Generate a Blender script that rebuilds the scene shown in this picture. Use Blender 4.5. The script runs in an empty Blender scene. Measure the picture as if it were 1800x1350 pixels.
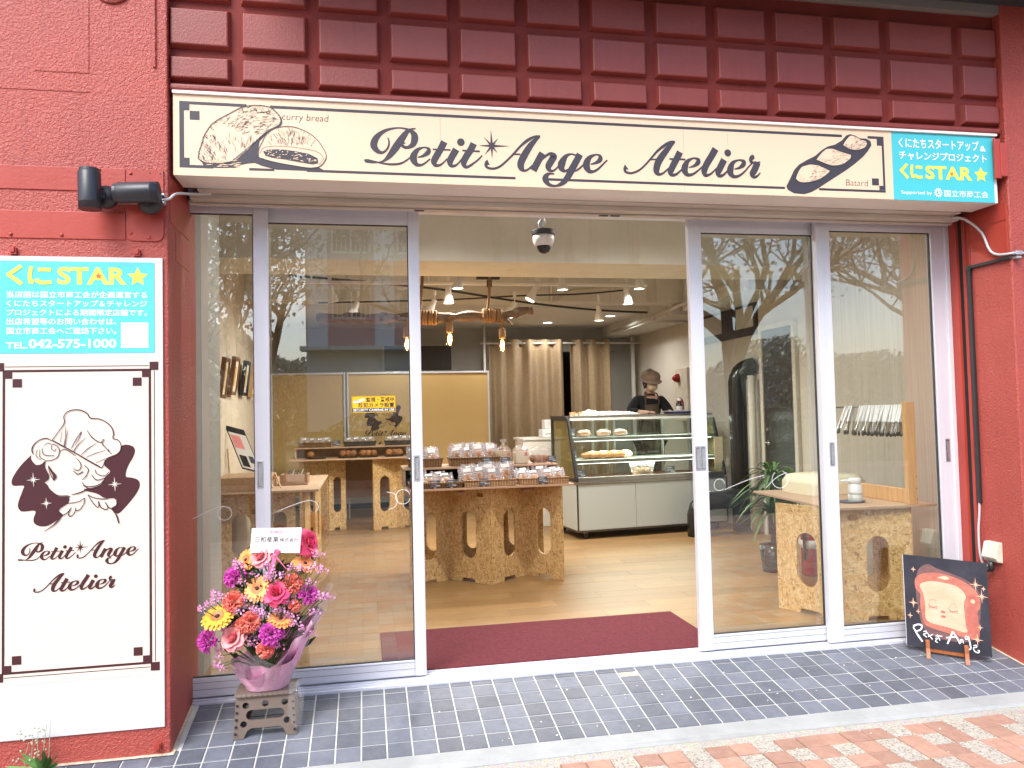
import bpy, bmesh, math, random
from mathutils import Vector, Matrix
R = math.radians
PI = math.pi
random.seed(7)
SC = bpy.context.scene
COL = SC.collection
# ---------------------------------------------------------------- camera
cam_d = bpy.data.cameras.new('camera')
cam = bpy.data.objects.new('camera', cam_d)
COL.objects.link(cam)
_r, _u, _f = Vector((.98190, -.18800, -.0230)), Vector((.0150, -.0420, .9990)), Vector((.1882, .9813, .0389))
_yaw, _pit, _rol = .1892, .0389, -.0226
_f = Vector((math.sin(_yaw)*math.cos(_pit), math.cos(_yaw)*math.cos(_pit), math.sin(_pit)))
_r0 = Vector((math.cos(_yaw), -math.sin(_yaw), 0)); _u0 = _r0.cross(_f)
_r = _r0*math.cos(_rol)+_u0*math.sin(_rol); _u = -_r0*math.sin(_rol)+_u0*math.cos(_rol)
cam.matrix_world = Matrix(((_r.x, _u.x, -_f.x, .0366), (_r.y, _u.y, -_f.y, -3.6724), (_r.z, _u.z, -_f.z, 1.2339), (0, 0, 0, 1)))
cam_d.sensor_width = 36; cam_d.lens = 26.98; cam_d.clip_start = .05; cam_d.clip_end = 900
SC.camera = cam
# ---------------------------------------------------------------- sky, sun, exposure
SUN_EL, SUN_AZ = R(47), math.atan2(-.6, -.8)
W = bpy.data.worlds.new('World'); SC.world = W; W.use_nodes = True
_nt = W.node_tree; _nt.nodes.clear()
_sky = _nt.nodes.new('ShaderNodeTexSky'); _sky.sky_type = 'NISHITA'; _sky.sun_disc = False
_sky.sun_elevation = SUN_EL; _sky.sun_rotation = SUN_AZ; _sky.dust_density = 2.2; _sky.air_density = 1.0; _sky.ozone_density = 1.0
_bg = _nt.nodes.new('ShaderNodeBackground'); _bg.inputs[1].default_value = .15
_o = _nt.nodes.new('ShaderNodeOutputWorld')
_nt.links.new(_sky.outputs[0], _bg.inputs[0]); _nt.links.new(_bg.outputs[0], _o.inputs[0])
_sl = bpy.data.lights.new('sun', 'SUN'); _sl.energy = 1.15; _sl.angle = R(30); _sl.color = (1, .985, .965)
sun = bpy.data.objects.new('sun', _sl); COL.objects.link(sun)
_d = Vector((math.sin(SUN_AZ)*math.cos(SUN_EL), math.cos(SUN_AZ)*math.cos(SUN_EL), math.sin(SUN_EL)))
sun.rotation_euler = _d.to_track_quat('Z', 'Y').to_euler(); sun.location = _d*30
SC.view_settings.view_transform = 'Standard'; SC.view_settings.look = 'None'
SC.view_settings.exposure = 1.5; SC.view_settings.gamma = 1
SC.view_settings.use_curve_mapping = False
SC.render.engine = 'CYCLES'
SC.cycles.max_bounces = 7; SC.cycles.diffuse_bounces = 4; SC.cycles.glossy_bounces = 3; SC.cycles.transparent_max_bounces = 20
SC.cycles.sample_clamp_indirect = 6; SC.cycles.caustics_reflective = False; SC.cycles.caustics_refractive = False
SC.cycles.use_denoising = True
# ---------------------------------------------------------------- text meshes (made first, while the scene is small)
_TXT = {}
def text_mesh(s, bold=0., shear=0.):
    k = (s, bold, shear)
    if k in _TXT: return _TXT[k]
    cu = bpy.data.curves.new('lettering', 'FONT'); cu.body = s; cu.offset = bold; cu.shear = shear; cu.resolution_u = 3
    ob = bpy.data.objects.new('lettering', cu); COL.objects.link(ob)
    bpy.context.view_layer.update()
    me = bpy.data.meshes.new_from_object(ob.evaluated_get(bpy.context.evaluated_depsgraph_get()))
    bpy.data.objects.remove(ob); bpy.data.curves.remove(cu)
    v = [(p.co.x, p.co.y) for p in me.vertices]; f = [tuple(p.vertices) for p in me.polygons]
    bpy.data.meshes.remove(me)
    x0 = min(p[0] for p in v); x1 = max(p[0] for p in v); y0 = min(p[1] for p in v); y1 = max(p[1] for p in v)
    _TXT[k] = ([((p[0]-x0)/(x1-x0), (p[1]-y0)/(y1-y0)) for p in v], f, (x1-x0)/(y1-y0))
    return _TXT[k]
def holes_mesh(outline, holes, thick):
    """flat board with cut-outs: filled 2D curve, extruded; returns verts (u, t, z), faces"""
    cu = bpy.data.curves.new('board', 'CURVE'); cu.dimensions = '2D'; cu.fill_mode = 'BOTH'; cu.extrude = thick/2
    for lp in [outline]+holes:
        sp = cu.splines.new('POLY'); sp.points.add(len(lp)-1)
        for p, (a, b) in zip(sp.points, lp): p.co = (a, b, 0, 1)
        sp.use_cyclic_u = True
    ob = bpy.data.objects.new('board', cu); COL.objects.link(ob); bpy.context.view_layer.update()
    me = bpy.data.meshes.new_from_object(ob.evaluated_get(bpy.context.evaluated_depsgraph_get()))
    bpy.data.objects.remove(ob); bpy.data.curves.remove(cu)
    v = [(p.co.x, p.co.z, p.co.y) for p in me.vertices]; f = [tuple(p.vertices)[::-1] for p in me.polygons]
    bpy.data.meshes.remove(me)
    return v, f
def oval(cx, cz, w, h, n=8):
    r = min(w, h)/2; out = []
    for q, (sx, sz) in enumerate(((1, 1), (-1, 1), (-1, -1), (1, -1))):
        for k in range(n+1):
            a = PI/2*(q+k/n); out.append((cx+sx*(w/2-r)+r*math.cos(a), cz+sz*(h/2-r)+r*math.sin(a)))
    return out

# ---------------------------------------------------------------- mesh helpers
class MB:
    def __init__(s): s.v = []; s.f = []
    def add(s, v, f):
        n = len(s.v); s.v += [tuple(p) for p in v]; s.f += [tuple(i+n for i in q) for q in f]; return s
    def box(s, x0, x1, y0, y1, z0, z1):
        if x0 > x1: x0, x1 = x1, x0
        if y0 > y1: y0, y1 = y1, y0
        if z0 > z1: z0, z1 = z1, z0
        return s.add([(x0,y0,z0),(x1,y0,z0),(x1,y1,z0),(x0,y1,z0),(x0,y0,z1),(x1,y0,z1),(x1,y1,z1),(x0,y1,z1)],
                     [(0,3,2,1),(4,5,6,7),(0,1,5,4),(1,2,6,5),(2,3,7,6),(3,0,4,7)])
    def obox(s, c, ax, ay, az):
        c, ax, ay, az = map(Vector, (c, ax, ay, az)); v = []
        for k in (-1, 1):
            for i, j in ((-1,-1),(1,-1),(1,1),(-1,1)): v.append(c+ax*i+ay*j+az*k)
        return s.add(v, [(0,3,2,1),(4,5,6,7),(0,1,5,4),(1,2,6,5),(2,3,7,6),(3,0,4,7)])
    def bar(s, a, b, w, h=None):
        a, b = Vector(a), Vector(b); d = (b-a); h = h or w
        up = Vector((0,0,1)) if abs(d.normalized().z) < .9 else Vector((0,1,0))
        x = d.cross(up).normalized(); y = x.cross(d).normalized()
        return s.obox((a+b)/2, x*w/2, y*h/2, d/2)
    def tube(s, pts, r, n=8, cap=True):
        pts = [Vector(p) for p in pts]; m = len(pts)
        rr = r if isinstance(r, (list, tuple)) else [r]*m
        V = []; t0 = (pts[1]-pts[0]).normalized()
        up = Vector((0,0,1)) if abs(t0.z) < .9 else Vector((0,1,0))
        x = t0.cross(up).normalized()
        for i, p in enumerate(pts):
            t = (pts[min(i+1,m-1)]-pts[max(i-1,0)])
            t = t.normalized() if t.length > 1e-9 else t0
            x = (x-t*x.dot(t)); x = x.normalized() if x.length > 1e-6 else t.orthogonal().normalized()
            y = t.cross(x)
            for k in range(n):
                a = 2*PI*k/n; V.append(p+(x*math.cos(a)+y*math.sin(a))*rr[i])
        F = [(i*n+k, i*n+(k+1)%n, (i+1)*n+(k+1)%n, (i+1)*n+k) for i in range(m-1) for k in range(n)]
        if cap: F += [tuple(range(n))[::-1], tuple((m-1)*n+k for k in range(n))]
        return s.add(V, F)
    def lathe(s, prof, n=16, c=(0,0,0), axis='z', sq=1.0):
        V = []; F = []; m = len(prof)
        for (r, z) in prof:
            for k in range(n):
                a = 2*PI*k/n; p = (r*math.cos(a), r*math.sin(a)*sq, z)
                if axis == 'y': p = (p[0], p[2], p[1])
                if axis == 'x': p = (p[2], p[0], p[1])
                V.append((p[0]+c[0], p[1]+c[1], p[2]+c[2]))
        for i in range(m-1):
            for k in range(n): F.append((i*n+k, i*n+(k+1)%n, (i+1)*n+(k+1)%n, (i+1)*n+k))
        F += [tuple(range(n))[::-1], tuple((m-1)*n+k for k in range(n))]
        return s.add(V, F)
    def ball(s, c, rx, ry=None, rz=None, n=10, m=7, jit=0, rng=None):
        ry = ry or rx; rz = rz or rx; V = []; F = []
        for i in range(1, m):
            th = PI*i/m
            for k in range(n):
                a = 2*PI*k/n; j = 1+(rng.uniform(-jit, jit) if rng else 0)
                V.append((c[0]+rx*j*math.sin(th)*math.cos(a), c[1]+ry*j*math.sin(th)*math.sin(a), c[2]+rz*j*math.cos(th)))
        for i in range(m-2):
            for k in range(n): F.append((i*n+k, (i+1)*n+k, (i+1)*n+(k+1)%n, i*n+(k+1)%n))
        t = len(V); V += [(c[0],c[1],c[2]+rz),(c[0],c[1],c[2]-rz)]
        for k in range(n): F += [(t, k, (k+1)%n), (t+1, (m-2)*n+(k+1)%n, (m-2)*n+k)]
        return s.add(V, F)
    def prism(s, poly, y0, y1):      # polygon in (x, z), extruded along y
        n = len(poly)
        return s.add([(p[0], y0, p[1]) for p in poly]+[(p[0], y1, p[1]) for p in poly],
                     [tuple(range(n)), tuple(range(n, 2*n))[::-1]]+[(i, i+n, (i+1)%n+n, (i+1)%n) for i in range(n)])
    def xf(s, M):
        s.v = [tuple(M @ Vector(p)) for p in s.v]; return s
def cr(pts, per=6):
    """Catmull-Rom through control points of any dimension"""
    P = [tuple(map(float, p)) for p in pts]
    if len(P) < 3: return [tuple(a+(b-a)*k/per for a, b in zip(P[0], P[1])) for k in range(per+1)]
    out = []; n = len(P)
    for i in range(n-1):
        a, b, c, d = P[max(i-1,0)], P[i], P[i+1], P[min(i+2,n-1)]
        for k in range(per):
            t = k/per
            out.append(tuple(.5*((2*q)+(-p+r)*t+(2*p-5*q+4*r-s_)*t*t+(-p+3*q-3*r+s_)*t**3) for p, q, r, s_ in zip(a, b, c, d)))
    out.append(P[-1]); return out
_ply = [0]
def ribbon(mb, pts, y, step=.00002, per=6, roundcap=True, th=0):
    """pen stroke (x, z, w) laid on a vertical plane facing -y; every stroke a hair prouder than the last"""
    _ply[0] += 1; y = y-(_ply[0] % 40)*step
    q = cr(pts, per) if len(pts) > 2 else [tuple(map(float, p)) for p in pts]
    L = []; Rr = []; n = len(q)
    for i, (x, z, w) in enumerate(q):
        a, b = q[max(i-1,0)], q[min(i+1,n-1)]; dx, dz = b[0]-a[0], b[1]-a[1]; l = math.hypot(dx, dz) or 1
        nx, nz = -dz/l*w/2, dx/l*w/2
        L.append((x+nx, y, z+nz)); Rr.append((x-nx, y, z-nz))
    mb.add(L+Rr, [(i, n+i, n+i+1, i+1) for i in range(n-1)])
def disc(mb, x, z, r, y, n=20, rz=None):
    _ply[0] += 1; y = y-(_ply[0] % 40)*.00002
    mb.add([(x+r*math.cos(2*PI*k/n), y, z+(rz or r)*math.sin(2*PI*k/n)) for k in range(n)], [tuple(range(n))])
def flat(mb, poly, y):
    """concave polygon on a vertical plane facing -y (triangulated)"""
    from mathutils.geometry import tessellate_polygon
    tr = tessellate_polygon([[Vector((p[0], p[1], 0)) for p in poly]])
    F = []
    for t in tr:
        a, b, c = (poly[i] for i in t)
        s = (b[0]-a[0])*(c[1]-a[1])-(b[1]-a[1])*(c[0]-a[0]); F.append(tuple(t) if s > 0 else tuple(t)[::-1])
    mb.add([(p[0], y, p[1]) for p in poly], F)
def rect(mb, x0, x1, z0, z1, y): mb.add([(x0,y,z0),(x1,y,z0),(x1,y,z1),(x0,y,z1)], [(0,1,2,3)])
def txt(mb, s, x0, x1, z0, z1, y, bold=0., shear=0.):
    v, f, _a = text_mesh(s, bold, shear); mb.add([(x0+p[0]*(x1-x0), y, z0+p[1]*(z1-z0)) for p in v], f)
def star(cx, cz, ro, ri, n=5, rot=PI/2):
    return [(cx+(ro if k % 2 == 0 else ri)*math.cos(rot+PI*k/n), cz+(ro if k % 2 == 0 else ri)*math.sin(rot+PI*k/n)) for k in range(2*n)]

def mesh(name, mb, m, smooth=False):
    me = bpy.data.meshes.new(name); me.from_pydata(mb.v, [], mb.f); me.update()
    if isinstance(m, str): m = M[m]
    me.materials.append(m)
    if smooth: me.polygons.foreach_set('use_smooth', [True]*len(me.polygons))
    return me
def link(name, me, parent=None, loc=None, rot=None):
    o = bpy.data.objects.new(name, me); COL.objects.link(o)
    if parent: o.parent = parent
    if loc: o.location = loc
    if rot: o.rotation_euler = rot
    return o
def obj(name, mb, m, parent=None, smooth=False, bevel=0, world=True, auto=False, loc=None, rot=None):
    """one mesh object; with a parent placed by thing(), world coordinates are moved into the parent's space"""
    if parent is not None and world:
        O = parent.get('_o')
        if O is not None: mb.v = [(p[0]-O[0], p[1]-O[1], p[2]-O[2]) for p in mb.v]
    o = link(name, mesh(name, mb, m, smooth), parent, loc, rot)
    if parent is not None and parent.get('_o') is not None: o['_o'] = parent['_o']
    if bevel:
        b = o.modifiers.new('bevel', 'BEVEL'); b.width = bevel; b.segments = 2; b.limit_method = 'ANGLE'; b.angle_limit = R(40)
    return o
def tag(o, label, cat=None, group=None, kind=None):
    if label: o['label'] = label
    if cat: o['category'] = cat
    if group: o['group'] = group
    if kind: o['kind'] = kind
    return o
def thing(name, label, cat, loc=(0,0,0), rotz=0, group=None, world=True):
    o = bpy.data.objects.new(name, None); COL.objects.link(o); o.empty_display_size = .05
    o.location = loc; o.rotation_euler = (0,0,rotz)
    if world and rotz == 0: o['_o'] = [float(c) for c in loc]
    return tag(o, label, cat, group)
def struct(name, mb, m, parent=None, **k):
    o = obj(name, mb, m, parent, **k)
    if parent is None: o['kind'] = 'structure'
    return o
def dup(root, loc, rotz=None, label=None, group=None, rot=None, scale=None):
    r = root.copy(); COL.objects.link(r); r.location = loc
    if rotz is not None: r.rotation_euler = (0,0,rotz)
    if rot is not None: r.rotation_euler = rot
    if scale is not None: r.scale = scale
    if label: r['label'] = label
    if group: r['group'] = group
    for ch in list(root.children):
        c = ch.copy(); COL.objects.link(c); c.parent = r
        for g in list(ch.children):
            d = g.copy(); COL.objects.link(d); d.parent = c
    return r
# ---------------------------------------------------------------- materials
M = {}
class NT:
    def __init__(s, name):
        s.m = bpy.data.materials.new(name); s.m.use_nodes = True; s.t = s.m.node_tree
        s.b = s.t.nodes['Principled BSDF']; s.out = s.t.nodes['Material Output']
    def n(s, t, **k):
        x = s.t.nodes.new('ShaderNode'+t)
        for a, b in k.items(): setattr(x, a, b)
        return x
    def l(s, a, b): s.t.links.new(a, b)
    def pos(s, sc=(1,1,1), obj=False, rot=(0,0,0)):
        g = s.n('TexCoord').outputs['Object'] if obj else s.n('NewGeometry').outputs['Position']
        mp = s.n('Mapping'); mp.inputs['Scale'].default_value = sc; mp.inputs['Rotation'].default_value = rot
        s.l(g, mp.inputs['Vector']); return mp.outputs[0]
    def noise(s, v, scale, detail=4, rough=.55, dist=0):
        x = s.n('TexNoise'); x.inputs['Scale'].default_value = scale; x.inputs['Detail'].default_value = detail
        x.inputs['Roughness'].default_value = rough; x.inputs['Distortion'].default_value = dist; s.l(v, x.inputs['Vector']); return x.outputs['Fac']
    def vor(s, v, scale, out='Distance', feature='F1', rnd=1):
        x = s.n('TexVoronoi'); x.feature = feature; x.inputs['Scale'].default_value = scale; x.inputs['Randomness'].default_value = rnd
        s.l(v, x.inputs['Vector']); return x.outputs[out]
    def ramp(s, fac, stops):
        x = s.n('ValToRGB'); e = x.color_ramp.elements
        while len(e) < len(stops): e.new(.5)
        for k, (p, c) in enumerate(stops): e[k].position = p; e[k].color = (*c, 1) if len(c) == 3 else c
        s.l(fac, x.inputs[0]); return x.outputs[0]
    def mix(s, fac, a, b, mode='MIX'):
        x = s.n('Mix', data_type='RGBA', blend_type=mode)
        for sock, v in ((x.inputs[0], fac), (x.inputs[6], a), (x.inputs[7], b)):
            if hasattr(v, 'links'): s.l(v, sock)
            elif isinstance(v, (int, float)): sock.default_value = v
            else: sock.default_value = (*v, 1)
        return x.outputs[2]
    def math(s, op, a, b=None, c=None):
        x = s.n('Math', operation=op)
        for i, v in enumerate((a, b, c)):
            if v is None: continue
            if hasattr(v, 'links'): s.l(v, x.inputs[i])
            else: x.inputs[i].default_value = v
        return x.outputs[0]
    def bump(s, h, strength, dist=.01):
        x = s.n('Bump'); x.inputs['Strength'].default_value = strength; x.inputs['Distance'].default_value = dist
        s.l(h, x.inputs['Height']); s.l(x.outputs[0], s.b.inputs['Normal']); return x
    def rnd(s): return s.n('ObjectInfo').outputs['Random']
    def set(s, col=None, r=None, metal=None, **k):
        if col is not None:
            if hasattr(col, 'links'): s.l(col, s.b.inputs['Base Color'])
            else: s.b.inputs['Base Color'].default_value = (*col, 1)
        if r is not None:
            if hasattr(r, 'links'): s.l(r, s.b.inputs['Roughness'])
            else: s.b.inputs['Roughness'].default_value = r
        if metal is not None: s.b.inputs['Metallic'].default_value = metal
        for a, v in k.items(): s.b.inputs[a.replace('_', ' ')].default_value = v
        return s.m
def reg(n, m): M[n] = m; return m
def simple(name, c, r=.55, metal=0, c2=None, vs=6, vst=(1,1,1), lo=.38, hi=.62, bump=0, bs=300, bd=.002, bst=(1,1,1), rnd=0, obj=False, **k):
    t = NT(name); col = c
    if c2 is not None:
        col = t.ramp(t.noise(t.pos(vst, obj), vs, 5, .6), [(lo, c), (hi, c2)])
    if rnd:
        hsv = t.n('HueSaturation'); hsv.inputs['Saturation'].default_value = 1
        t.l(t.math('MULTIPLY_ADD', t.rnd(), 2*rnd, 1-rnd), hsv.inputs['Value'])
        if hasattr(col, 'links'): t.l(col, hsv.inputs['Color'])
        else: hsv.inputs['Color'].default_value = (*col, 1)
        col = hsv.outputs[0]
    if bump: t.bump(t.noise(t.pos(bst, obj), bs, 4), bump, bd)
    return reg(name, t.set(col, r, metal, **k))
# painted stucco on the pillars
def stucco(name, c, c2, dirt, amp=1.0, r=.42):
    t = NT(name); p = t.pos()
    n1 = t.noise(p, 95, 3, .5, .6); n2 = t.noise(p, 260, 2); n3 = t.noise(p, 3.2, 6, .65)
    h = t.math('MULTIPLY_ADD', n2, .35, n1)
    t.bump(t.ramp(h, [(.45, (0,0,0)), (.85, (1,1,1))]), .55*amp, .006)
    base = t.ramp(n3, [(.3, c), (.7, c2)])
    streak = t.ramp(t.noise(t.pos((14, 14, .7)), 2.2, 4), [(.55, (0,0,0)), (.78, (1,1,1))])
    col = t.mix(t.math('MULTIPLY', streak, .35), base, dirt)
    chips = t.ramp(t.noise(p, 38, 5, .7), [(.73, (0,0,0)), (.76, (1,1,1))])
    col = t.mix(t.math('MULTIPLY', chips, .35), col, (.42, .16, .13))
    t.l(col, t.b.inputs['Base Color']); t.l(t.math('MULTIPLY_ADD', n3, .2, r-.12), t.b.inputs['Roughness']); t.b.inputs['Specular IOR Level'].default_value = .55
    return reg(name, t.m)
stucco('stucco', (.350, .056, .042), (.420, .072, .053), (.24, .038, .030), 1.0, .47)
stucco('stucco_smooth', (.36, .043, .029), (.42, .056, .038), (.27, .034, .025), .16, .44)
stucco('brick_paint', (.205, .036, .029), (.25, .045, .036), (.16, .025, .02), .22, .50)
stucco('brick_paint_shaded', (.165, .026, .021), (.20, .032, .026), (.12, .02, .016), .2, .7); M['brick_paint_shaded'].node_tree.nodes['Principled BSDF'].inputs['Specular IOR Level'].default_value = .25  # same paint as the bricks, darkened and dulled to put shade in the joints
# ramp tiles
t = NT('slate_tile'); p = t.pos()
sx = t.noise(t.pos((60, 12, 1), rot=(0, 0, .6)), 3, 5, .7); sy = t.noise(t.pos((12, 60, 1), rot=(0, 0, -.3)), 3, 5, .7)
scr = t.mix(t.ramp(t.rnd(), [(.45, (0,0,0)), (.55, (1,1,1))]), sx, sy)
base = t.ramp(t.noise(p, 22, 6, .65), [(.3, (.098, .110, .140)), (.7, (.140, .153, .186))])
hs = t.n('HueSaturation'); t.l(t.math('MULTIPLY_ADD', t.rnd(), .5, .75), hs.inputs['Value']); t.l(base, hs.inputs['Color'])
dust = t.ramp(t.noise(p, 2.6, 5, .6), [(.42, (0,0,0)), (.75, (1,1,1))])
col = t.mix(t.math('MULTIPLY', dust, .22), hs.outputs[0], (.26, .27, .29))
col = t.mix(t.math('MULTIPLY', t.ramp(scr, [(.58, (0,0,0)), (.72, (1,1,1))]), .3), col, (.30, .31, .34))
t.bump(t.math('MULTIPLY_ADD', scr, .7, t.noise(p, 60, 5)), .35, .003)
reg('slate_tile', t.set(col, t.ramp(t.noise(p, 9, 4), [(.3, (.42,.42,.42)), (.75, (.62,.62,.62))])))
simple('grout', (.66, .65, .61), .9, c2=(.56, .55, .50), vs=14, bump=.3, bs=260)
simple('mortar', (.62, .56, .44), .9, c2=(.46, .38, .27), vs=60, bump=.5, bs=200)
t = NT('kerb_concrete'); p = t.pos()
c = t.ramp(t.noise(p, 5, 7, .65), [(.3, (.30, .31, .305)), (.7, (.40, .41, .405))])
c = t.mix(t.math('MULTIPLY', t.ramp(t.noise(p, 70, 3), [(.62, (0,0,0)), (.7, (1,1,1))]), .35), c, (.36, .35, .31))
c = t.mix(t.math('MULTIPLY', t.ramp(t.noise(t.pos((.8,6,1)), 6, 5), [(.55, (0,0,0)), (.75, (1,1,1))]), .25), c, (.40, .41, .36))
t.bump(t.noise(p, 180, 4), .3, .002); reg('kerb_concrete', t.set(c, .85))
t = NT('pebble_mortar'); p = t.pos(); d = t.vor(p, 150, 'Color'); e = t.vor(p, 150)
c = t.mix(.5, t.ramp(e, [(.2, (.44, .42, .37)), (.7, (.24, .21, .17))]), d); c = t.mix(.6, c, (.38, .345, .29))
t.bump(e, -.6, .004); reg('pebble_mortar', t.set(c, .9))
simple('paver_orange', (.42, .245, .180), .8, c2=(.36, .20, .145), vs=30, bump=.4, bs=220, rnd=.16)
t = NT('paver_speckled'); p = t.pos()
c = t.mix(t.ramp(t.vor(p, 95), [(.28, (1,1,1)), (.42, (0,0,0))]), (.40, .365, .31), (.20, .15, .11))
c = t.mix(t.ramp(t.noise(p, 70, 3), [(.52, (0,0,0)), (.62, (1,1,1))]), c, (.48, .45, .39))
t.bump(t.noise(p, 150, 4), .4, .003); reg('paver_speckled', t.set(c, .85))
t = NT('paving_far'); b = t.n('TexBrick'); b.offset = 0; b.inputs['Scale'].default_value = 1
for k, v in (('Brick Width', .1), ('Row Height', .1), ('Mortar Size', .003), ('Bias', 0)): b.inputs[k].default_value = v
b.inputs['Color1'].default_value = (.50, .22, .13, 1); b.inputs['Color2'].default_value = (.56, .50, .40, 1); b.inputs['Mortar'].default_value = (.26, .22, .17, 1)
t.l(t.pos(), b.inputs['Vector']); reg('paving_far', t.set(t.mix(.18, b.outputs[0], (.3,.27,.22)), .85))
simple('asphalt', (.05, .05, .052), .9, c2=(.065, .064, .062), vs=40, bump=.4, bs=150)
simple('earth', (.10, .085, .055), .95, c2=(.06, .075, .03), vs=1.5)
# metal, glass, plastic
t = NT('aluminium'); p = t.pos((1, 1, .02))
h = t.noise(p, 320, 3); c = t.ramp(t.noise(t.pos((6, 6, .6)), 3, 4), [(.3, (.66, .68, .75)), (.75, (.74, .76, .83))])
t.bump(h, .06, .001); reg('aluminium', t.set(c, .36, .22))
t = NT('aluminium_across'); p = t.pos((.02, 1, 1)); h = t.noise(p, 320, 3)
c = t.ramp(t.noise(t.pos((.8, 6, 9)), 3, 4), [(.3, (.64, .66, .73)), (.75, (.75, .77, .84))]); t.bump(h, .06, .001); reg('aluminium_across', t.set(c, .36, .22))
simple('dark_gasket', (.03, .03, .032), .6)
simple('steel', (.55, .55, .54), .28, 1, c2=(.45, .45, .44), vs=9)
simple('dark_steel', (.16, .15, .14), .35, .9)
simple('black_plastic', (.022, .023, .026), .42, bump=.06, bs=500)
simple('lamp_black', (.030, .033, .042), .38, .2)
simple('galv', (.62, .64, .66), .4, .8, c2=(.5, .52, .54), vs=30)
simple('white_plastic', (.78, .78, .76), .42)
simple('cream_plastic', (.72, .68, .58), .45, c2=(.62, .57, .46), vs=14)
simple('grey_cable', (.50, .50, .52), .5)
simple('white_paint', (.72, .70, .66), .5, c2=(.62, .60, .56), vs=4)
simple('white_paint_old', (.60, .57, .52), .5, c2=(.50, .46, .40), vs=5, vst=(.4,2,2))
simple('sign_white', (.80, .79, .76), .35)
simple('sign_cream', (.78, .575, .405), .42)
simple('sign_teal', (.065, .50, .58), .4)
simple('poster_white', (.60, .62, .66), .4)
simple('poster_cream', (.68, .615, .545), .4)
simple('poster_teal', (.10, .56, .68), .4)
simple('ink', (.045, .040, .052), .5)
simple('ink_brown', (.050, .008, .013), .5)
simple('ink_black', (.02, .02, .02), .5)
simple('ink_white', (.86, .86, .86), .5)
simple('ink_yellow', (.86, .80, .09), .5)
simple('ink_orange', (.85, .16, .07), .5)
simple('ink_red', (.65, .08, .08), .5)
simple('sticker_yellow', (.85, .50, .02), .4)
def glassy(name, tint=(1,1,1), r0=.04, rough=0., extra=0., dcol=(.8,.8,.8), bump=0, bs=30):
    """thin clear sheet: straight-through light plus Schlick mirror reflection; a little scatter for film"""
    t = NT(name); t.t.nodes.remove(t.b)
    lw = t.n('LayerWeight'); lw.inputs[0].default_value = .5
    f = t.math('MULTIPLY_ADD', t.math('POWER', lw.outputs['Facing'], 5), 1-r0, r0)
    tr = t.n('BsdfTransparent'); tr.inputs[0].default_value = (*tint, 1)
    gl = t.n('BsdfGlossy'); gl.inputs['Roughness'].default_value = rough; gl.inputs[0].default_value = (1,1,1,1)
    if bump:
        bp = t.n('Bump'); bp.inputs['Strength'].default_value = bump; bp.inputs['Distance'].default_value = .01
        t.l(t.noise(t.pos(), bs, 3), bp.inputs['Height']); t.l(bp.outputs[0], gl.inputs['Normal']); t.l(bp.outputs[0], lw.inputs['Normal'])
    mx = t.n('MixShader'); t.l(f, mx.inputs[0]); t.l(tr.outputs[0], mx.inputs[1]); t.l(gl.outputs[0], mx.inputs[2]); o = mx.outputs[0]
    if extra:
        df = t.n('BsdfDiffuse'); df.inputs[0].default_value = (*dcol, 1)
        m2 = t.n('MixShader'); m2.inputs[0].default_value = extra; t.l(o, m2.inputs[1]); t.l(df.outputs[0], m2.inputs[2]); o = m2.outputs[0]
    t.l(o, t.out.inputs[0]); return reg(name, t.m)
glassy('glass', (.95, .97, .955), .095, bump=.004, bs=1.5)
glassy('case_glass', (.93, .97, .95), .04)
glassy('bulb_glass', (1, .9, .72), .05)
glassy('cellophane', (.97, .97, .97), .09, .06, .05, (.9,.9,.9), .9, 26)
glassy('bag_film', (.96, .96, .96), .09, .10, .22, (.82,.80,.80), .9, 60)
glassy('clear_bag', (.96, .96, .96), .10, .08, .14, (.85,.85,.85), 1, 45)
glassy('thin_film', (.97, .97, .97), .08, .08, .05, (.85,.85,.85), 1, 45)
glassy('amber_panel', (.55, .50, .28), .05, .02, .25, (.35,.30,.15))
# wood and boards
def wood(name, c, c2, sc=(30, 30, 2), vs=2.0, r=.5, rnd=0, obj=False, bump=.1):
    t = NT(name); p = t.pos(sc, obj)
    w = t.noise(p, vs, 6, .6, 1.2); w2 = t.noise(t.pos(tuple(4*k for k in sc), obj), vs, 3)
    col = t.ramp(t.math('MULTIPLY_ADD', w2, .3, t.math('MULTIPLY', w, .85)), [(.35, c2), (.5, tuple((a+b)/2 for a, b in zip(c, c2))), (.68, c)])
    if rnd:
        hs = t.n('HueSaturation'); t.l(t.math('MULTIPLY_ADD', t.rnd(), 2*rnd, 1-rnd), hs.inputs['Value']); t.l(col, hs.inputs['Color']); col = hs.outputs[0]
    t.bump(w, bump, .002); return reg(name, t.set(col, r))
wood('floor_oak', (.31, .182, .074), (.225, .128, .047), (1.6, 26, 1), 2.2, .40, .14, False, .08)
wood('ply_edge', (.56, .36, .23), (.44, .26, .16), (2, 60, 60), 1.5, .55)
wood('ply_face', (.55, .38, .26), (.46, .30, .19), (2, 22, 22), 1.5, .55)
wood('pine', (.68, .42, .20), (.52, .27, .10), (40, 40, 2.6), 1.3, .5)
wood('pine_dark', (.42, .26, .15), (.30, .17, .09), (30, 2, 30), 1.5, .5)
wood('cherry_wood', (.36, .115, .035), (.24, .065, .02), (60, 60, 8), 2, .35, obj=True)
wood('driftwood', (.22, .15, .10), (.08, .055, .04), (4, 40, 40), 2, .85, bump=.8)
wood('frame_wood', (.20, .10, .045), (.12, .055, .025), (30, 30, 4), 2, .45)
wood('frame_oak', (.46, .29, .13), (.36, .21, .09), (30, 30, 4), 2, .5)
t = NT('osb'); cols = None
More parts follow.
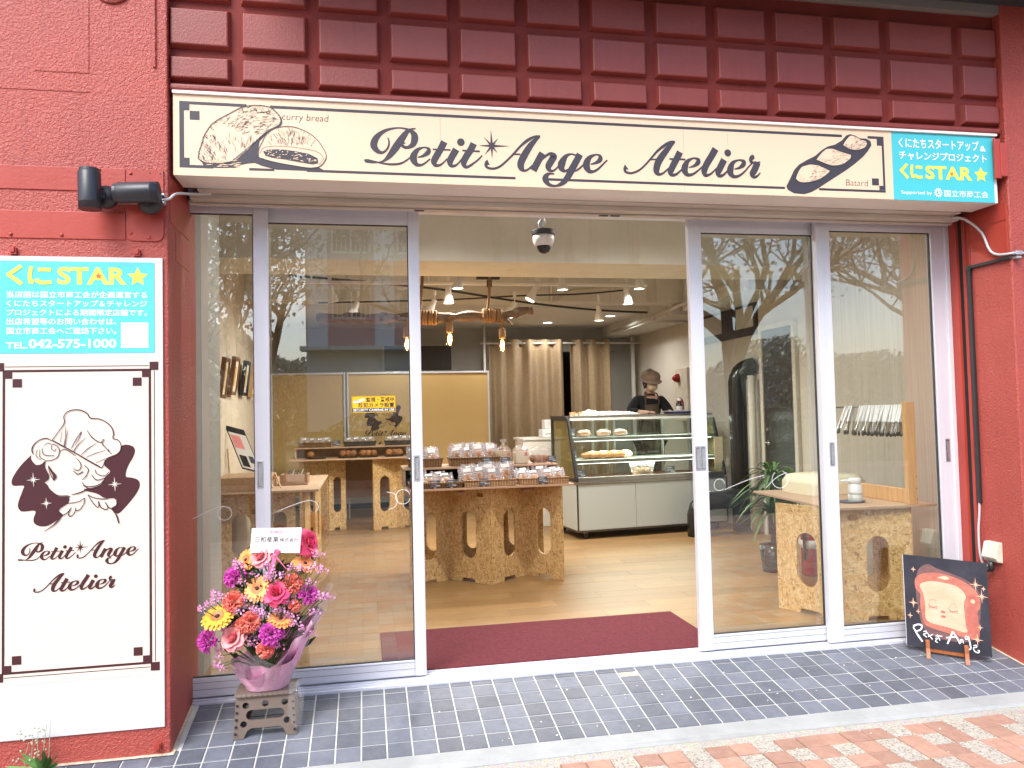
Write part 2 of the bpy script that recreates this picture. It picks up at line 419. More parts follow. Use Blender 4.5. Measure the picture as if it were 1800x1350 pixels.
for k, (rz, sc) in enumerate((((.5, .3, .9), (34, 34, 150)), ((1.2, -.8, .2), (125, 42, 34)), ((-.6, 1.0, 2.1), (38, 138, 44)))):
    v = t.vor(t.pos(sc, rot=rz), 1.0, 'Color'); x = t.n('SeparateColor'); t.l(v, x.inputs[0])
    cc = t.ramp(x.outputs[0], [(0, (.30, .16, .055)), (.12, (.52, .31, .115)), (.55, (.64, .41, .165)), (1, (.78, .56, .29))])
    if cols is None: cols = cc; hh = x.outputs[1]
    else:
        msk = t.ramp(t.noise(t.pos((1,1,1), rot=(k, k*.7, 0)), 44, 2), [(.47, (0,0,0)), (.53, (1,1,1))]); cols = t.mix(msk, cols, cc)
t.bump(hh, .25, .002); reg('osb', t.set(cols, .5))
t = NT('wicker'); p = t.pos((1,1,1), True); wv = t.n('TexWave', wave_type='BANDS', bands_direction='X'); wv.inputs['Scale'].default_value = 26; t.l(p, wv.inputs[0])
wz = t.n('TexWave', wave_type='BANDS', bands_direction='Z'); wz.inputs['Scale'].default_value = 42; t.l(p, wz.inputs[0])
w = t.math('MULTIPLY', wv.outputs['Fac'], wz.outputs['Fac']); t.bump(w, .9, .006)
reg('wicker', t.set(t.ramp(w, [(.0, (.13, .06, .022)), (.35, (.36, .19, .075)), (1, (.52, .31, .14))]), .5))
t = NT('wicker_pale'); p = t.pos((1,1,1), True); wv = t.n('TexWave', wave_type='BANDS', bands_direction='X'); wv.inputs['Scale'].default_value = 16; t.l(p, wv.inputs[0])
wz = t.n('TexWave', wave_type='BANDS', bands_direction='Z'); wz.inputs['Scale'].default_value = 30; t.l(p, wz.inputs[0])
w = t.math('MULTIPLY', wv.outputs['Fac'], wz.outputs['Fac']); t.bump(w, .7, .006)
reg('wicker_pale', t.set(t.ramp(w, [(.0, (.30, .15, .06)), (.3, (.50, .29, .13)), (1, (.66, .44, .23))]), .5))
simple('wicker_dark', (.045, .035, .03), .6, c2=(.09, .07, .055), vs=120)
# room surfaces
def concrete(name, a, b, stain):
    t = NT(name); p = t.pos(); n = t.noise(p, 2.4, 7, .62)
    c = t.ramp(n, [(.3, a), (.7, b)])
    st = t.ramp(t.noise(t.pos((2.2, 2.2, .22)), 3.0, 5, .6), [(.56, (0,0,0)), (.72, (1,1,1))]); c = t.mix(t.math('MULTIPLY', st, .45), c, stain)
    t.bump(t.noise(p, 30, 5), .25, .004); return reg(name, t.set(c, .8))
concrete('concrete', (.60, .60, .56), (.70, .70, .66), (.26, .21, .13))
concrete('concrete_pale', (.66, .68, .61), (.76, .78, .71), (.55, .47, .33))
simple('wall_beige', (.66, .62, .54), .75, c2=(.60, .56, .48), vs=1.5)
t = NT('wall_striped'); n = t.noise(t.pos((1, 26, .5)), 4, 4); c = t.ramp(n, [(.35, (.50, .46, .39)), (.65, (.60, .56, .49))]); t.bump(n, .15, .002); reg('wall_striped', t.set(c, .7))
t = NT('wall_plank'); p = t.pos(); b = t.n('TexBrick'); b.offset = 0; b.inputs['Scale'].default_value = 1
for k, v in (('Brick Width', .30), ('Row Height', 9), ('Mortar Size', .004)): b.inputs[k].default_value = v
b.inputs['Color1'].default_value = (.56, .47, .36, 1); b.inputs['Color2'].default_value = (.60, .51, .40, 1); b.inputs['Mortar'].default_value = (.38, .30, .22, 1)
t.l(t.pos(rot=(0, 0, PI/2)), b.inputs['Vector']); reg('wall_plank', t.set(b.outputs[0], .7))
simple('wall_grey', (.46, .455, .42), .8, c2=(.40, .395, .36), vs=1.2)
simple('wall_column', (.42, .40, .36), .75, c2=(.36, .345, .31), vs=2)
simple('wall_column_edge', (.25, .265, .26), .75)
simple('ceiling_white', (.76, .75, .72), .8)
simple('mustard_board', (.60, .415, .165), .65, c2=(.56, .385, .15), vs=1.0, bump=.05, bs=600)
simple('mat_red', (.15, .018, .028), .95, c2=(.11, .012, .020), vs=60, bump=.9, bs=700, bd=.004)
simple('curtain', (.40, .295, .18), .85, c2=(.35, .255, .155), vs=30, bump=.1, bs=700)
simple('dark_void', (.012, .012, .012), .9)
simple('door_brown', (.030, .024, .022), .30, c2=(.04, .03, .027), vs=5, vst=(8,8,.4))
simple('duct_black', (.018, .018, .017), .22, bump=.05, bs=60)
simple('case_front', (.50, .55, .52), .30)
simple('case_white', (.68, .70, .64), .4)
simple('cabinet_white', (.66, .64, .58), .5)
simple('foam_cream', (.80, .74, .55), .7, bump=.03, bs=300)
simple('porcelain', (.82, .83, .84), .35)
simple('porcelain_grey', (.62, .61, .58), .4)
simple('tray_grey', (.14, .15, .17), .5)
simple('slate_card', (.075, .08, .11), .6)
simple('leaf', (.07, .16, .03), .5, c2=(.11, .23, .05), vs=20, rnd=.3)
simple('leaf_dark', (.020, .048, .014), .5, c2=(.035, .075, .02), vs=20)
simple('stem', (.07, .13, .04), .6)
simple('twig_bark', (.085, .062, .05), .9, c2=(.05, .038, .032), vs=9, bump=.6, bs=30, bd=.02)
simple('blossom_leaf', (.38, .42, .24), .7, c2=(.56, .50, .46), vs=2.0)
simple('hedge_leaf', (.11, .17, .055), .7, c2=(.18, .24, .09), vs=2.5)
simple('bread', (.40, .165, .045), .6, c2=(.22, .075, .02), vs=34, bump=.5, bs=60, rnd=.15)
simple('bread_pale', (.66, .45, .22), .65, c2=(.50, .28, .10), vs=30, bump=.3, bs=80)
simple('loaf_paper', (.78, .66, .46), .7)
simple('label_red', (.65, .10, .06), .5)
simple('pattern_print', (.42, .33, .36), .6)
simple('skin', (.50, .30, .215), .55, Subsurface_Weight=0)
simple('hair', (.012, .011, .011), .5)
simple('shirt_black', (.007, .007, .009), .9)
simple('apron_brown', (.075, .048, .03), .8)
simple('cap_brown', (.30, .225, .165), .9, c2=(.24, .175, .125), vs=90)
simple('mask_beige', (.62, .46, .32), .7)
simple('rope', (.36, .21, .095), .9, c2=(.24, .13, .05), vs=200, bump=.8, bs=260)
simple('alarm_red', (.35, .012, .02), .25)
simple('bottle_dark', (.02, .02, .025), .2)
simple('blue_tray', (.02, .035, .16), .4)
simple('thin_bag', (.74, .73, .68), .45, bump=1, bs=50, bd=.02)
simple('stool_taupe', (.165, .125, .102), .45, bump=.08, bs=400)
simple('stool_dark', (.012, .011, .011), .7)
simple('ribbon_pink', (.80, .18, .36), .4)
simple('card_white', (.86, .84, .84), .55)
def petal(name, c, c2, lo=.3, hi=.7, vs=70): return simple(name, c, .55, c2=c2, vs=vs, lo=lo, hi=hi, Sheen_Weight=.15)
petal('petal_pink', (.88, .38, .38), (.84, .26, .29)); petal('petal_hot', (.82, .075, .20), (.72, .045, .15))
petal('petal_magenta', (.58, .03, .40), (.74, .14, .58)); petal('petal_coral', (.88, .19, .14), (.88, .30, .22))
petal('petal_yellow', (.88, .56, .035), (.85, .38, .05)); petal('petal_orange', (.88, .43, .11), (.86, .32, .09))
petal('petal_statice', (.78, .32, .60), (.86, .50, .72)); petal('gerbera_ring', (.85, .26, .09), (.80, .20, .07))
t = NT('wrap_pink'); t.bump(t.noise(t.pos(), 16, 3), .6, .02); reg('wrap_pink', t.set((.82, .42, .62), .42))
simple('petal_fallen', (.82, .72, .72), .6)
simple('building_pink', (.66, .36, .37), .8, c2=(.62, .33, .34), vs=.6); simple('building_white', (.82, .85, .88), .8); simple('building_beige', (.80, .76, .70), .8); simple('building_dark', (.03, .035, .04), .2)
simple('eave_navy', (.030, .036, .05), .5); simple('eave_trim', (.34, .33, .32), .4, .4)
def emit(name, c, s):
    t = NT(name); t.set((0,0,0), .5); t.b.inputs['Emission Color'].default_value = (*c, 1); t.b.inputs['Emission Strength'].default_value = s; return reg(name, t.m)
emit('led_white', (.95, 1, .92), 3); emit('filament', (1, .50, .14), 20); emit('lamp_face', (1, .95, .80), 5); emit('downlight_face', (1, .97, .9), 3)
# ================================================================ THE SETTING OUTSIDE
S = .1478                                   # slope of the tiled ramp
struct('ground', MB().add([(-220,-240,-.20),(220,-240,-.20),(220,60,-.20),(-220,60,-.20)], [(0,1,2,3)]), 'earth')
struct('road', MB().box(-60, 60, -12, -5.5, -.3, -.17), 'asphalt')
struct('far_pavement', MB().box(-60, 60, -15, -12.02, -.3, -.06), 'paving_far')
side = struct('sidewalk', MB().box(-14, 16, -5.4, -.765, -.3, -.117), 'paving_far')
pv = MB(); a, b = .0474, .0452
pv.add([(-a,-a,-.012),(a,-a,-.012),(a,a,-.012),(-a,a,-.012),(-a,-a,-.002),(a,-a,-.002),(a,a,-.002),(-a,a,-.002),(-b,-b,0),(b,-b,0),(b,b,0),(-b,b,0)],
       [(8,9,10,11),(4,5,9,8),(5,6,10,9),(6,7,11,10),(7,4,8,11),(0,1,5,4),(1,2,6,5),(2,3,7,6),(3,0,4,7)])
pm = [mesh('paver', pv, 'paver_orange'), mesh('paver', pv, 'paver_speckled')]
rg = random.Random(3)
PAT = ['ooc', 'coo', 'oco', 'cco']
for j in range(10):
    ph = rg.randrange(3)
    for i in range(30):
        c = ((i+j//2) % 3 == 2) if j % 2 == 0 else ((i+j//2) % 2 == 0)
        if rg.random() < .05: c = not c
        o = link('paver', pm[1 if c else 0], side, (.5+i*.0985+rg.uniform(-.0012,.0012), -.815-j*.0985+(i*.0007), -.1085+rg.uniform(-.0012,.0012)), (rg.uniform(-.006,.006), rg.uniform(-.006,.006), rg.uniform(-.008,.008)))
struct('gravel_joint', MB().box(-14, 16, -.766, -.696, -.3, -.112), 'pebble_mortar')
kb = MB(); kb.prism([(0,0)]*0 or [(-14,-.3),(16,-.3),(16,-.085),(-14,-.085)], 0, 1)
kb = MB(); n = 60; rk = random.Random(5)
for i in range(n+1):
    x = -14+30*i/n; kb.v += [(x,-.6,-.3),(x,-.6,-.0895),(x,-.688+rk.uniform(-.004,.004),-.096),(x,-.70+rk.uniform(-.005,.005),-.109),(x,-.70,-.3)]
for i in range(n):
    for k in range(4): q = i*5+k; kb.f.append((q, q+1, q+6, q+5))
struct('concrete_edge', kb, 'kerb_concrete')
# ramp: grout bed and single tiles
rp = MB(); zt = lambda y: S*y-.0035
rp.add([(-2.6,-.60,zt(-.6)),(3.6,-.60,zt(-.6)),(3.6,-.03,zt(-.03)),(-2.6,-.03,zt(-.03)),(-2.6,-.60,-.3),(3.6,-.60,-.3),(3.6,-.03,-.3),(-2.6,-.03,-.3)],
       [(0,1,2,3),(4,7,6,5),(0,4,5,1),(1,5,6,2),(2,6,7,3),(3,7,4,0)])
ramp = struct('entrance_ramp', rp, 'grout')
def tile_mesh(w, l):
    m = MB(); a, b = w/2, l/2; e = .0022
    m.add([(-a,-b,-.008),(a,-b,-.008),(a,b,-.008),(-a,b,-.008),(-a,-b,-.0012),(a,-b,-.0012),(a,b,-.0012),(-a,b,-.0012),(-a+e,-b+e,0),(a-e,-b+e,0),(a-e,b-e,0),(-a+e,b-e,0)],
          [(8,9,10,11),(4,5,9,8),(5,6,10,9),(6,7,11,10),(7,4,8,11),(0,1,5,4),(1,2,6,5),(2,3,7,6),(3,0,4,7)])
    return mesh('tile', m, 'slate_tile')
SL = math.sqrt(1+S*S); th = math.atan(S)
tm, tcut, tleft = tile_mesh(.0935, .0935*SL), tile_mesh(.0935, .036*SL), tile_mesh(.055, .0948*SL)
rt = random.Random(11)
for j in range(6):
    for i in range(-21, 35):
        x = i*.1+.05; y = -j*.1-.05
        if y > -.40 and (x < -.70 or x > 3.18): continue
        if j == 0: y = -.0785
        link('tile', tcut if j == 0 else tm, ramp, (x, y, S*y+rt.uniform(-.0006,.0006)), (th+rt.uniform(-.004,.004), rt.uniform(-.004,.004), 0))
pt = MB(); pt.box(-.046,.046,-.018,.018,-.004,.0016)
link('mortar_patch', mesh('mortar_patch', pt, 'mortar'), ramp, (1.25, -.128, S*-.128), (th,0,0))
sl = MB()                                    # mortar fillets along the pillar feet
for x0, x1, y0, y1 in ((-.732,-.715,-.42,-.05),(-2.4,-.715,-.437,-.42),(3.185,3.202,-.42,-.05)):
    v = []
    for (x, y, h) in ((x0,y0,.004),(x1,y0,.004),(x1,y1,.004),(x0,y1,.004)): v.append((x, y, S*y+h))
    sl.add(v, [(0,1,2,3)])
obj('mortar_fillet', sl, 'mortar', ramp)
pf = MB(); rr = random.Random(21)            # fallen blossom petals
for k in range(150):
    if k < 75: x, y = rr.uniform(.2, 3.3), -.06-.53*rr.random()**.8; z = S*y+.004
    else: x, y = rr.uniform(.4, 3.4), -.71-.8*rr.random(); z = -.103
    a = rr.uniform(0, 6.3); r = rr.uniform(.0025, .0055); up = rr.uniform(0, .003)
    pf.add([(x+r*math.cos(a+q), y+.8*r*math.sin(a+q), z+(up if q < 2 else 0)) for q in (0, 1.2, 2.3, 3.4, 4.6)], [(0,1,2,3,4)])
tag(obj('fallen_petals', pf, 'petal_fallen'), 'pale blossom petals scattered on the ramp tiles and pavers', 'petals', kind='stuff')

# ================================================================ THE SHOP BUILDING
shop = thing('shop_building', 'red painted shopfront with stucco pillars and raised brick band', 'building', (1.23, -.42, -.1))
def pillar(x0, x1):
    m = MB().box(x0, x1, -.42, .088, -.3, 3.6); return obj('pillar', m, 'stucco', shop, bevel=.006)
PL = pillar(-2.6, -.73); PR = pillar(3.2, 5.2)
# smooth sheet-metal plates on the left pillar
for (x0, x1, z0, z1, d) in ((-2.5,-.888,2.150,2.243,.004),(-2.5,-.888,1.958,2.066,.004)):
    obj('metal_plate', MB().box(x0, x1, -.42-d, -.415, z0, z1), 'stucco_smooth', PL, bevel=.0015)
rp_ = oval(-.8155, 2.10, .139, .282, 5); jp = MB()
pl_ = [(-.885,2.241),(-.746,2.241)]+[(p[0], p[1]) for p in [(-.746, 1.985)]]+[(-.746-.025*(1-math.cos(a)), 1.985-.03*math.sin(a)) for a in (R(30),R(60),R(90))]+[(-.860+.0-.025*math.sin(a)*1, 1.955+.03*(1-math.cos(a))) for a in (R(5),R(45),R(90))]
jp.prism(pl_[::-1], -.4255, -.415); obj('metal_plate', jp, 'stucco_smooth', PL)
rv = MB()
for (x, z) in ((-1.37,2.236),(-.985,2.235),(-.868,2.225),(-.868,1.985),(-1.12,1.972),(-.80,1.968),(-1.30,1.972),(-.99,2.235)): rv.ball((x,-.4255,z), .0075, .005, .0075, 8, 5)
obj('rivets', rv, 'stucco_smooth', PL, smooth=True)
hl = MB()
for x in (-.795,-.757): hl.lathe([(.0001,-.4262),(.0036,-.4262),(.0036,-.4258),(.0001,-.4258)], 8, (x,0,2.227), 'y')
obj('screw_holes', hl, 'dark_gasket', PL)
for x, z in ((-1.29,1.905),(-.845,1.905),(-.775,-.03)):
    obj('clip', MB().box(x-.012,x+.012,-.432,-.42,z-.012,z+.014).box(x-.007,x+.007,-.438,-.431,z-.004,z+.016), 'stucco_smooth', PL)
# mouldings painted over on the left pillar: an old beam end and a round cover
om = MB(); om.box(-1.22,-1.02,-.4225,-.415,2.62,3.2); obj('old_patch', om, 'stucco', PL, bevel=.004)
rc = MB().lathe([(.0001,0),(.072,0),(.076,.006),(.070,.010),(.0001,.010)], 28, (-.938,-.429,2.985), 'y'); obj('round_cover', rc, 'stucco', PL, smooth=True)
obj('edge_rib', MB().box(-.785,-.772,-.428,-.418,2.66,3.3), 'stucco', PL, bevel=.004)
obj('trowel_line', MB().box(-1.6,-1.02,-.4222,-.418,2.545,2.552), 'stucco', PL, bevel=.001)
# left reveal plates and right reveal: post, dark slot, trim
obj('reveal_plate', MB().box(-.733,-.7265,-.40,-.06,2.04,2.23), 'stucco_smooth', PL, bevel=.001)
obj('reveal_plate', MB().box(-.733,-.7275,-.30,-.06,1.90,2.02), 'stucco_smooth', PL, bevel=.001)
obj('reveal_post', MB().box(3.176, 3.203, -.088, .004, -.1, 2.24), 'stucco_smooth', PR, bevel=.003)
obj('shutter_slot', MB().box(3.193, 3.2015, -.1125, -.0895, -.1, 2.24), 'dark_void', PR)
obj('reveal_trim', MB().box(3.190, 3.2035, -.135, -.1145, -.1, 2.24), 'stucco_smooth', PR, bevel=.002)
obj('reveal_plate', MB().box(3.196, 3.203, -.405, -.16, 1.955, 2.235), 'stucco_smooth', PR, bevel=.001)
for (y0,y1,z0,z1) in ((-.27,-.165,2.035,2.04),(-.165,-.16,1.97,2.23),(-.30,-.295,2.05,2.16),(-.405,-.30,2.15,2.155),(-.22,-.165,2.08,2.085)):
    obj('plate_seam', MB().box(3.1935,3.1975,y0,y1,z0,z1), 'stucco_smooth', PR)
obj('corner_hook', MB().box(3.16,3.20,-.428,-.40,2.36,2.53).box(3.13,3.165,-.424,-.41,2.35,2.55), 'stucco_smooth', PR, bevel=.003)
# raised brick band above the sign
bp = MB().box(-.731, 3.2, -.372, .05, 2.585, 3.19); band = obj('brick_band', bp, 'brick_paint_shaded', shop)
bl = MB(); bl.prism([(0,0)]*0 or [(-.7305,2.583),(3.199,2.583),(3.199,2.612),(-.7305,2.612)], -.402, -.36); obj('band_lip', bl, 'brick_paint', band, bevel=.010)
JX = [-.752, -.470, -.161, .140, .441, .743, 1.042, 1.351, 1.653, 1.950, 2.257, 2.559, 2.966, 3.222]
ROWS = [(2.628, 2.733), (2.766, 2.934), (2.966, 3.126)]
rb = random.Random(4); bc = {}
for x0, x1 in zip(JX[:-1], JX[1:]):
    for (z0, z1) in ROWS:
        w = round((x1-x0-.040)/2, 4); h = round((z1-z0)/2, 4); k = (w, h)
        if k not in bc:
            m = MB(); p = .028; e = .013; f = .002
            m.add([(-w,0,-h),(w,0,-h),(w,0,h),(-w,0,h),(-w+e*.8,-p+f,-h+e*.8),(w-e*.8,-p+f,-h+e*.8),(w-e*.8,-p+f,h-e*.8),(-w+e*.8,-p+f,h-e*.8),(-w+e+f,-p,-h+e+f),(w-e-f,-p,-h+e+f),(w-e-f,-p,h-e-f),(-w+e+f,-p,h-e-f)],
                  [(8,9,10,11),(4,5,9,8),(5,6,10,9),(6,7,11,10),(7,4,8,11),(0,1,5,4),(1,2,6,5),(2,3,7,6),(3,0,4,7)])
            bc[k] = mesh('brick', m, 'brick_paint')
        link('brick', bc[k], band, ((x0+x1)/2-1.23, -.371+.42+rb.uniform(-.002,.002), (z0+z1)/2+.1), (rb.uniform(-.008,.008), rb.uniform(-.004,.004), rb.uniform(-.008,.008)))
# eave over the band
ev = obj('eave', MB().box(-.45, 5.4, -.85, .1, 3.235, 3.5), 'eave_navy', shop)
obj('eave_trim', MB().box(-.45, 5.4, -.415, -.375, 3.192, 3.237), 'eave_trim', ev)
obj('eave_band', MB().box(-.45, 5.4, -.374, .1, 3.19, 3.238), 'brick_paint', ev)
obj('eave_strip', MB().box(2.6, 5.4, -.80, -.62, 3.222, 3.236), 'white_paint', ev)
obj('upper_wall', MB().box(-2.6, 5.2, -.40, .3, 3.502, 7.0), 'stucco', shop)
# pen strokes and outlines of the printed artwork, tenths of a millimetre on the sign plane (x, z, width)
SCRIPT = [[[1472,24249,52],[1520,24087,71],[1501,23889,84],[1392,23694,91],[1215,23588,129],[1025,23656,213],[879,23878,297],[953,24160,271],[1164,24409,188],[1455,24583,123],[1841,24681,72],[2163,24677,78],[2453,24575,164],[2596,24417,279],[2612,24219,302],[2533,24001,236],[2360,23877,150],[2188,23860,137],[2061,23963,130],[2120,24048,85],[2210,24026,52]],[[2665,24695,59],[2486,24659,92],[2290,24534,196],[2042,24193,300],[1779,23803,312],[1533,23464,227],[1305,23248,110],[1081,23164,65],[827,23154,90],[605,23191,142],[495,23209,122]],[[464,23224,64],[606,23256,58],[859,23207,58],[1176,23132,71],[1591,23099,97],[1944,23136,98],[2204,23261,78],[2433,23452,65]],[[2725,23447,46],[2953,23516,118],[3158,23657,204],[3212,23799,171],[3123,23878,92],[2960,23880,79],[2730,23771,171],[2571,23540,282],[2551,23341,301],[2670,23142,190],[2848,23115,118],[3045,23212,79],[3261,23403,66]],[[3888,24177,292],[3744,23888,285],[3541,23547,284],[3429,23311,277],[3475,23140,171],[3632,23133,116],[3797,23226,79],[3999,23433,66]],[[3383,23823,73],[4155,23829,73]],[[4403,23867,299],[4232,23576,292],[4119,23338,279],[4151,23150,172],[4306,23139,120],[4457,23235,80],[4643,23459,67]],[[5173,24158,295],[5034,23877,288],[4828,23567,287],[4717,23312,267],[4763,23124,160],[4919,23130,120],[5189,23314,87],[5393,23490,74],[5537,23647,60]],[[4667,23828,73],[5433,23820,81]],[[5941,24775,10],[5955,24430,67],[5970,24086,115],[5970,23808,67],[5971,23530,10]],[[5422,24078,10],[5695,24082,67],[5970,24086,115],[6344,24097,68],[6721,24108,10]],[[5631,24457,10],[5800,24272,67],[5970,24086,115],[6088,23939,68],[6206,23793,10]],[[6243,24418,10],[6106,24252,68],[5970,24086,115],[5812,23889,67],[5655,23692,10]],[[5809,23356,283],[5714,23302,168],[5698,23183,128],[5803,23100,108],[6039,23086,101],[6311,23190,95],[6621,23456,88],[6934,23773,95],[7249,24125,102],[7581,24411,137],[7912,24590,96],[8154,24625,69]],[[8136,24614,89],[7960,24463,172],[7695,24161,267],[7417,23725,314],[7252,23379,313],[7267,23160,272],[7394,23046,123],[7567,23104,89],[7777,23298,75]],[[6934,23756,68],[7241,23768,68]],[[8245,23862,309],[8022,23478,308],[7806,23062,308]],[[8037,23377,55],[8338,23695,103],[8584,23849,138],[8748,23753,290],[8682,23607,303],[8501,23293,289],[8538,23124,189],[8669,23077,103],[8809,23151,83],[8988,23329,69]],[[9769,23823,84],[9560,23876,76],[9313,23763,180],[9120,23454,329],[9096,23230,294],[9232,23099,138],[9437,23192,90],[9618,23405,83],[9801,23687,84]],[[9964,23883,307],[9798,23583,299],[9577,23197,312],[9358,22812,277],[9106,22537,200],[8790,22410,103],[8480,22481,179],[8348,22708,292],[8429,22898,179],[8596,22955,89],[8752,22944,69]],[[9680,23092,56],[9894,23216,90],[10164,23461,70]],[[10446,23448,49],[10696,23526,126],[10885,23662,218],[10906,23801,183],[10831,23884,98],[10671,23888,84],[10438,23775,182],[10280,23551,300],[10256,23326,321],[10378,23138,210],[10561,23125,126],[10777,23236,98],[11032,23478,84],[11238,23676,63]],[[12146,23394,292],[12058,23315,153],[12062,23195,123],[12196,23128,108],[12411,23129,100],[12729,23265,93],[13011,23503,85],[13338,23857,93],[13625,24173,109],[13992,24463,141],[14277,24629,117],[14498,24669,71]],[[14498,24662,86],[14280,24468,196],[14002,24144,281],[13740,23798,319],[13592,23488,319],[13567,23221,272],[13711,23113,132],[13912,23196,93],[14158,23415,70]],[[13296,23780,70],[13613,23800,70]],[[14735,24190,314],[14573,23889,306],[14361,23518,305],[14240,23246,273],[14315,23112,172],[14508,23142,117],[14714,23302,86],[14921,23501,71]],[[14204,23843,78],[14981,23852,79]],[[15142,23483,47],[15407,23570,126],[15594,23719,221],[15619,23855,182],[15500,23919,103],[15338,23912,87],[15091,23768,189],[14949,23502,314],[14943,23303,299],[15078,23144,181],[15313,23172,118],[15561,23334,87],[15853,23583,71]],[[16493,24411,327],[16277,24055,318],[16018,23659,317],[15894,23347,293],[15952,23157,182],[16124,23182,119],[16290,23285,87],[16544,23526,72]],[[16906,23918,320],[16709,23570,319],[16585,23296,279],[16645,23151,175],[16819,23189,120],[16988,23330,88],[17201,23551,72]],[[17405,23493,48],[17656,23568,128],[17848,23712,225],[17895,23861,185],[17773,23922,105],[17586,23915,88],[17333,23781,192],[17208,23512,320],[17201,23311,304],[17343,23150,184],[17600,23178,120],[17898,23383,88],[18158,23665,73],[18308,23788,65]],[[18286,23768,65],[18243,23941,178],[18319,24081,234],[18425,24136,178]],[[18207,23882,121],[18455,23825,105],[18729,23883,65]],[[18590,23858,316],[18409,23480,323],[18298,23289,274],[18376,23156,161],[18536,23201,105],[18714,23375,49]]]
DOTS = [[4608,24193,333],[17095,24244,336]]
C_SHADOW = [[-6058,22890],[-5932,22680],[-5491,22669],[-4751,22706],[-4527,22833],[-4228,22904],[-3966,22934],[-3704,22825],[-3139,22688],[-1804,22679],[-1224,22761],[-1455,22873],[-1803,22811],[-2567,22902],[-3136,23007],[-3814,23139],[-3857,23375],[-3769,23857],[-3503,24168],[-3254,24419],[-3540,24246],[-3768,24016],[-4071,23704],[-4223,23499],[-4486,23270],[-4674,23064],[-4972,22926],[-5379,22847],[-5748,22793]]
C_FILL = [[-3642,23424],[-3471,23511],[-2941,23550],[-2370,23498],[-1796,23402],[-1451,23235],[-1434,23035],[-1647,22978],[-2184,23045],[-2755,23142],[-3323,23199],[-3549,23269]]
C_OUT = [[[-6185,23042,34],[-6147,23318,30],[-6016,23716,34],[-5960,23954,30],[-5737,24358,34],[-5440,24649,31],[-4956,24951,31],[-4432,25256,35],[-3868,25359,31],[-3378,25313,31],[-3077,25089,31],[-2909,24817,63],[-2968,24573,78],[-3312,24376,39],[-3692,24079,31],[-3882,23891,27],[-4222,23558,27],[-4598,23225,27],[-4972,22934,31],[-5563,22851,30],[-5967,22886,38],[-6185,23042,34]],[[-3832,23178,27],[-3818,23496,27],[-3695,23780,27],[-3503,24148,27],[-3160,24424,27],[-2588,24532,31],[-2053,24417,24],[-1556,24118,24],[-1251,23728,28],[-1100,23371,32],[-1182,23085,40],[-1416,22866,36],[-1803,22811,31],[-2567,22902,27],[-3325,23031,27],[-3832,23178,31]],[[-3774,23339,15],[-3584,23606,16],[-2939,23686,16],[-2177,23639,16],[-1486,23516,16],[-1218,23245,16],[-1415,22955,16]]]
B_OUT = [[20019,22775],[20251,23181],[20446,23555],[20710,23832],[21155,24083],[21601,24303],[21942,24586],[22244,24767],[22654,24886],[23034,25106],[23267,25354],[23494,25433],[23789,25362],[23971,25251],[24346,25251],[24567,25142],[24614,24939],[24393,24623],[24117,24339],[23614,23946],[23193,23659],[22661,23335],[22132,23014],[21681,22731],[21309,22535],[20942,22423],[20402,22455],[20085,22611]]
B_BLOB = [[[20502,23157],[20641,23462],[20851,23737],[21292,23871],[21728,23838],[22088,23701],[22322,23592],[22188,23453],[21886,23240],[21551,23094],[21110,22995],[20712,22998]],[[21611,24102],[21900,24449],[22203,24664],[22534,24679],[22899,24559],[23486,24415],[23441,24243],[23057,23957],[22610,23856],[22243,23892]],[[23060,24871],[23219,25115],[23491,25365],[23787,25311],[23970,25217],[24303,25130],[24372,24997],[24252,24821],[23908,24670],[23461,24685]]]
CLOUD = [[[-12227,11194],[-12593,10804],[-12847,10413],[-12919,10175],[-12846,10033],[-12500,10019],[-12536,9840],[-12699,9327],[-12626,9084],[-12480,9037],[-12096,9040],[-12150,8782],[-12132,8581],[-11930,8451],[-11635,8468],[-11266,8700],[-11118,8834],[-11266,9002],[-11211,9120],[-10932,9310],[-10932,9532],[-11266,9566],[-11489,9757],[-11618,9903],[-11711,10048],[-11766,10131],[-11655,10207],[-11619,10367],[-11711,10572],[-11767,10735],[-11748,10936],[-11896,10820],[-12080,10807],[-12227,10993],[-12246,11114]],[[-9043,11441],[-8851,11477],[-8621,11408],[-8537,11240],[-8603,10995],[-8777,10672],[-8873,10388],[-8855,10223],[-8663,10183],[-8433,10084],[-8365,9875],[-8473,9592],[-8704,9274],[-8973,8958],[-9183,8804],[-9391,9018],[-9201,9173],[-9219,9378],[-9390,9426],[-9656,9437],[-9920,9611],[-10296,9728],[-10371,9813],[-10070,9841],[-9768,9972],[-9616,10251],[-9445,10450],[-9653,10702],[-9615,10905],[-9387,11041],[-9120,11176],[-9043,11318]]]
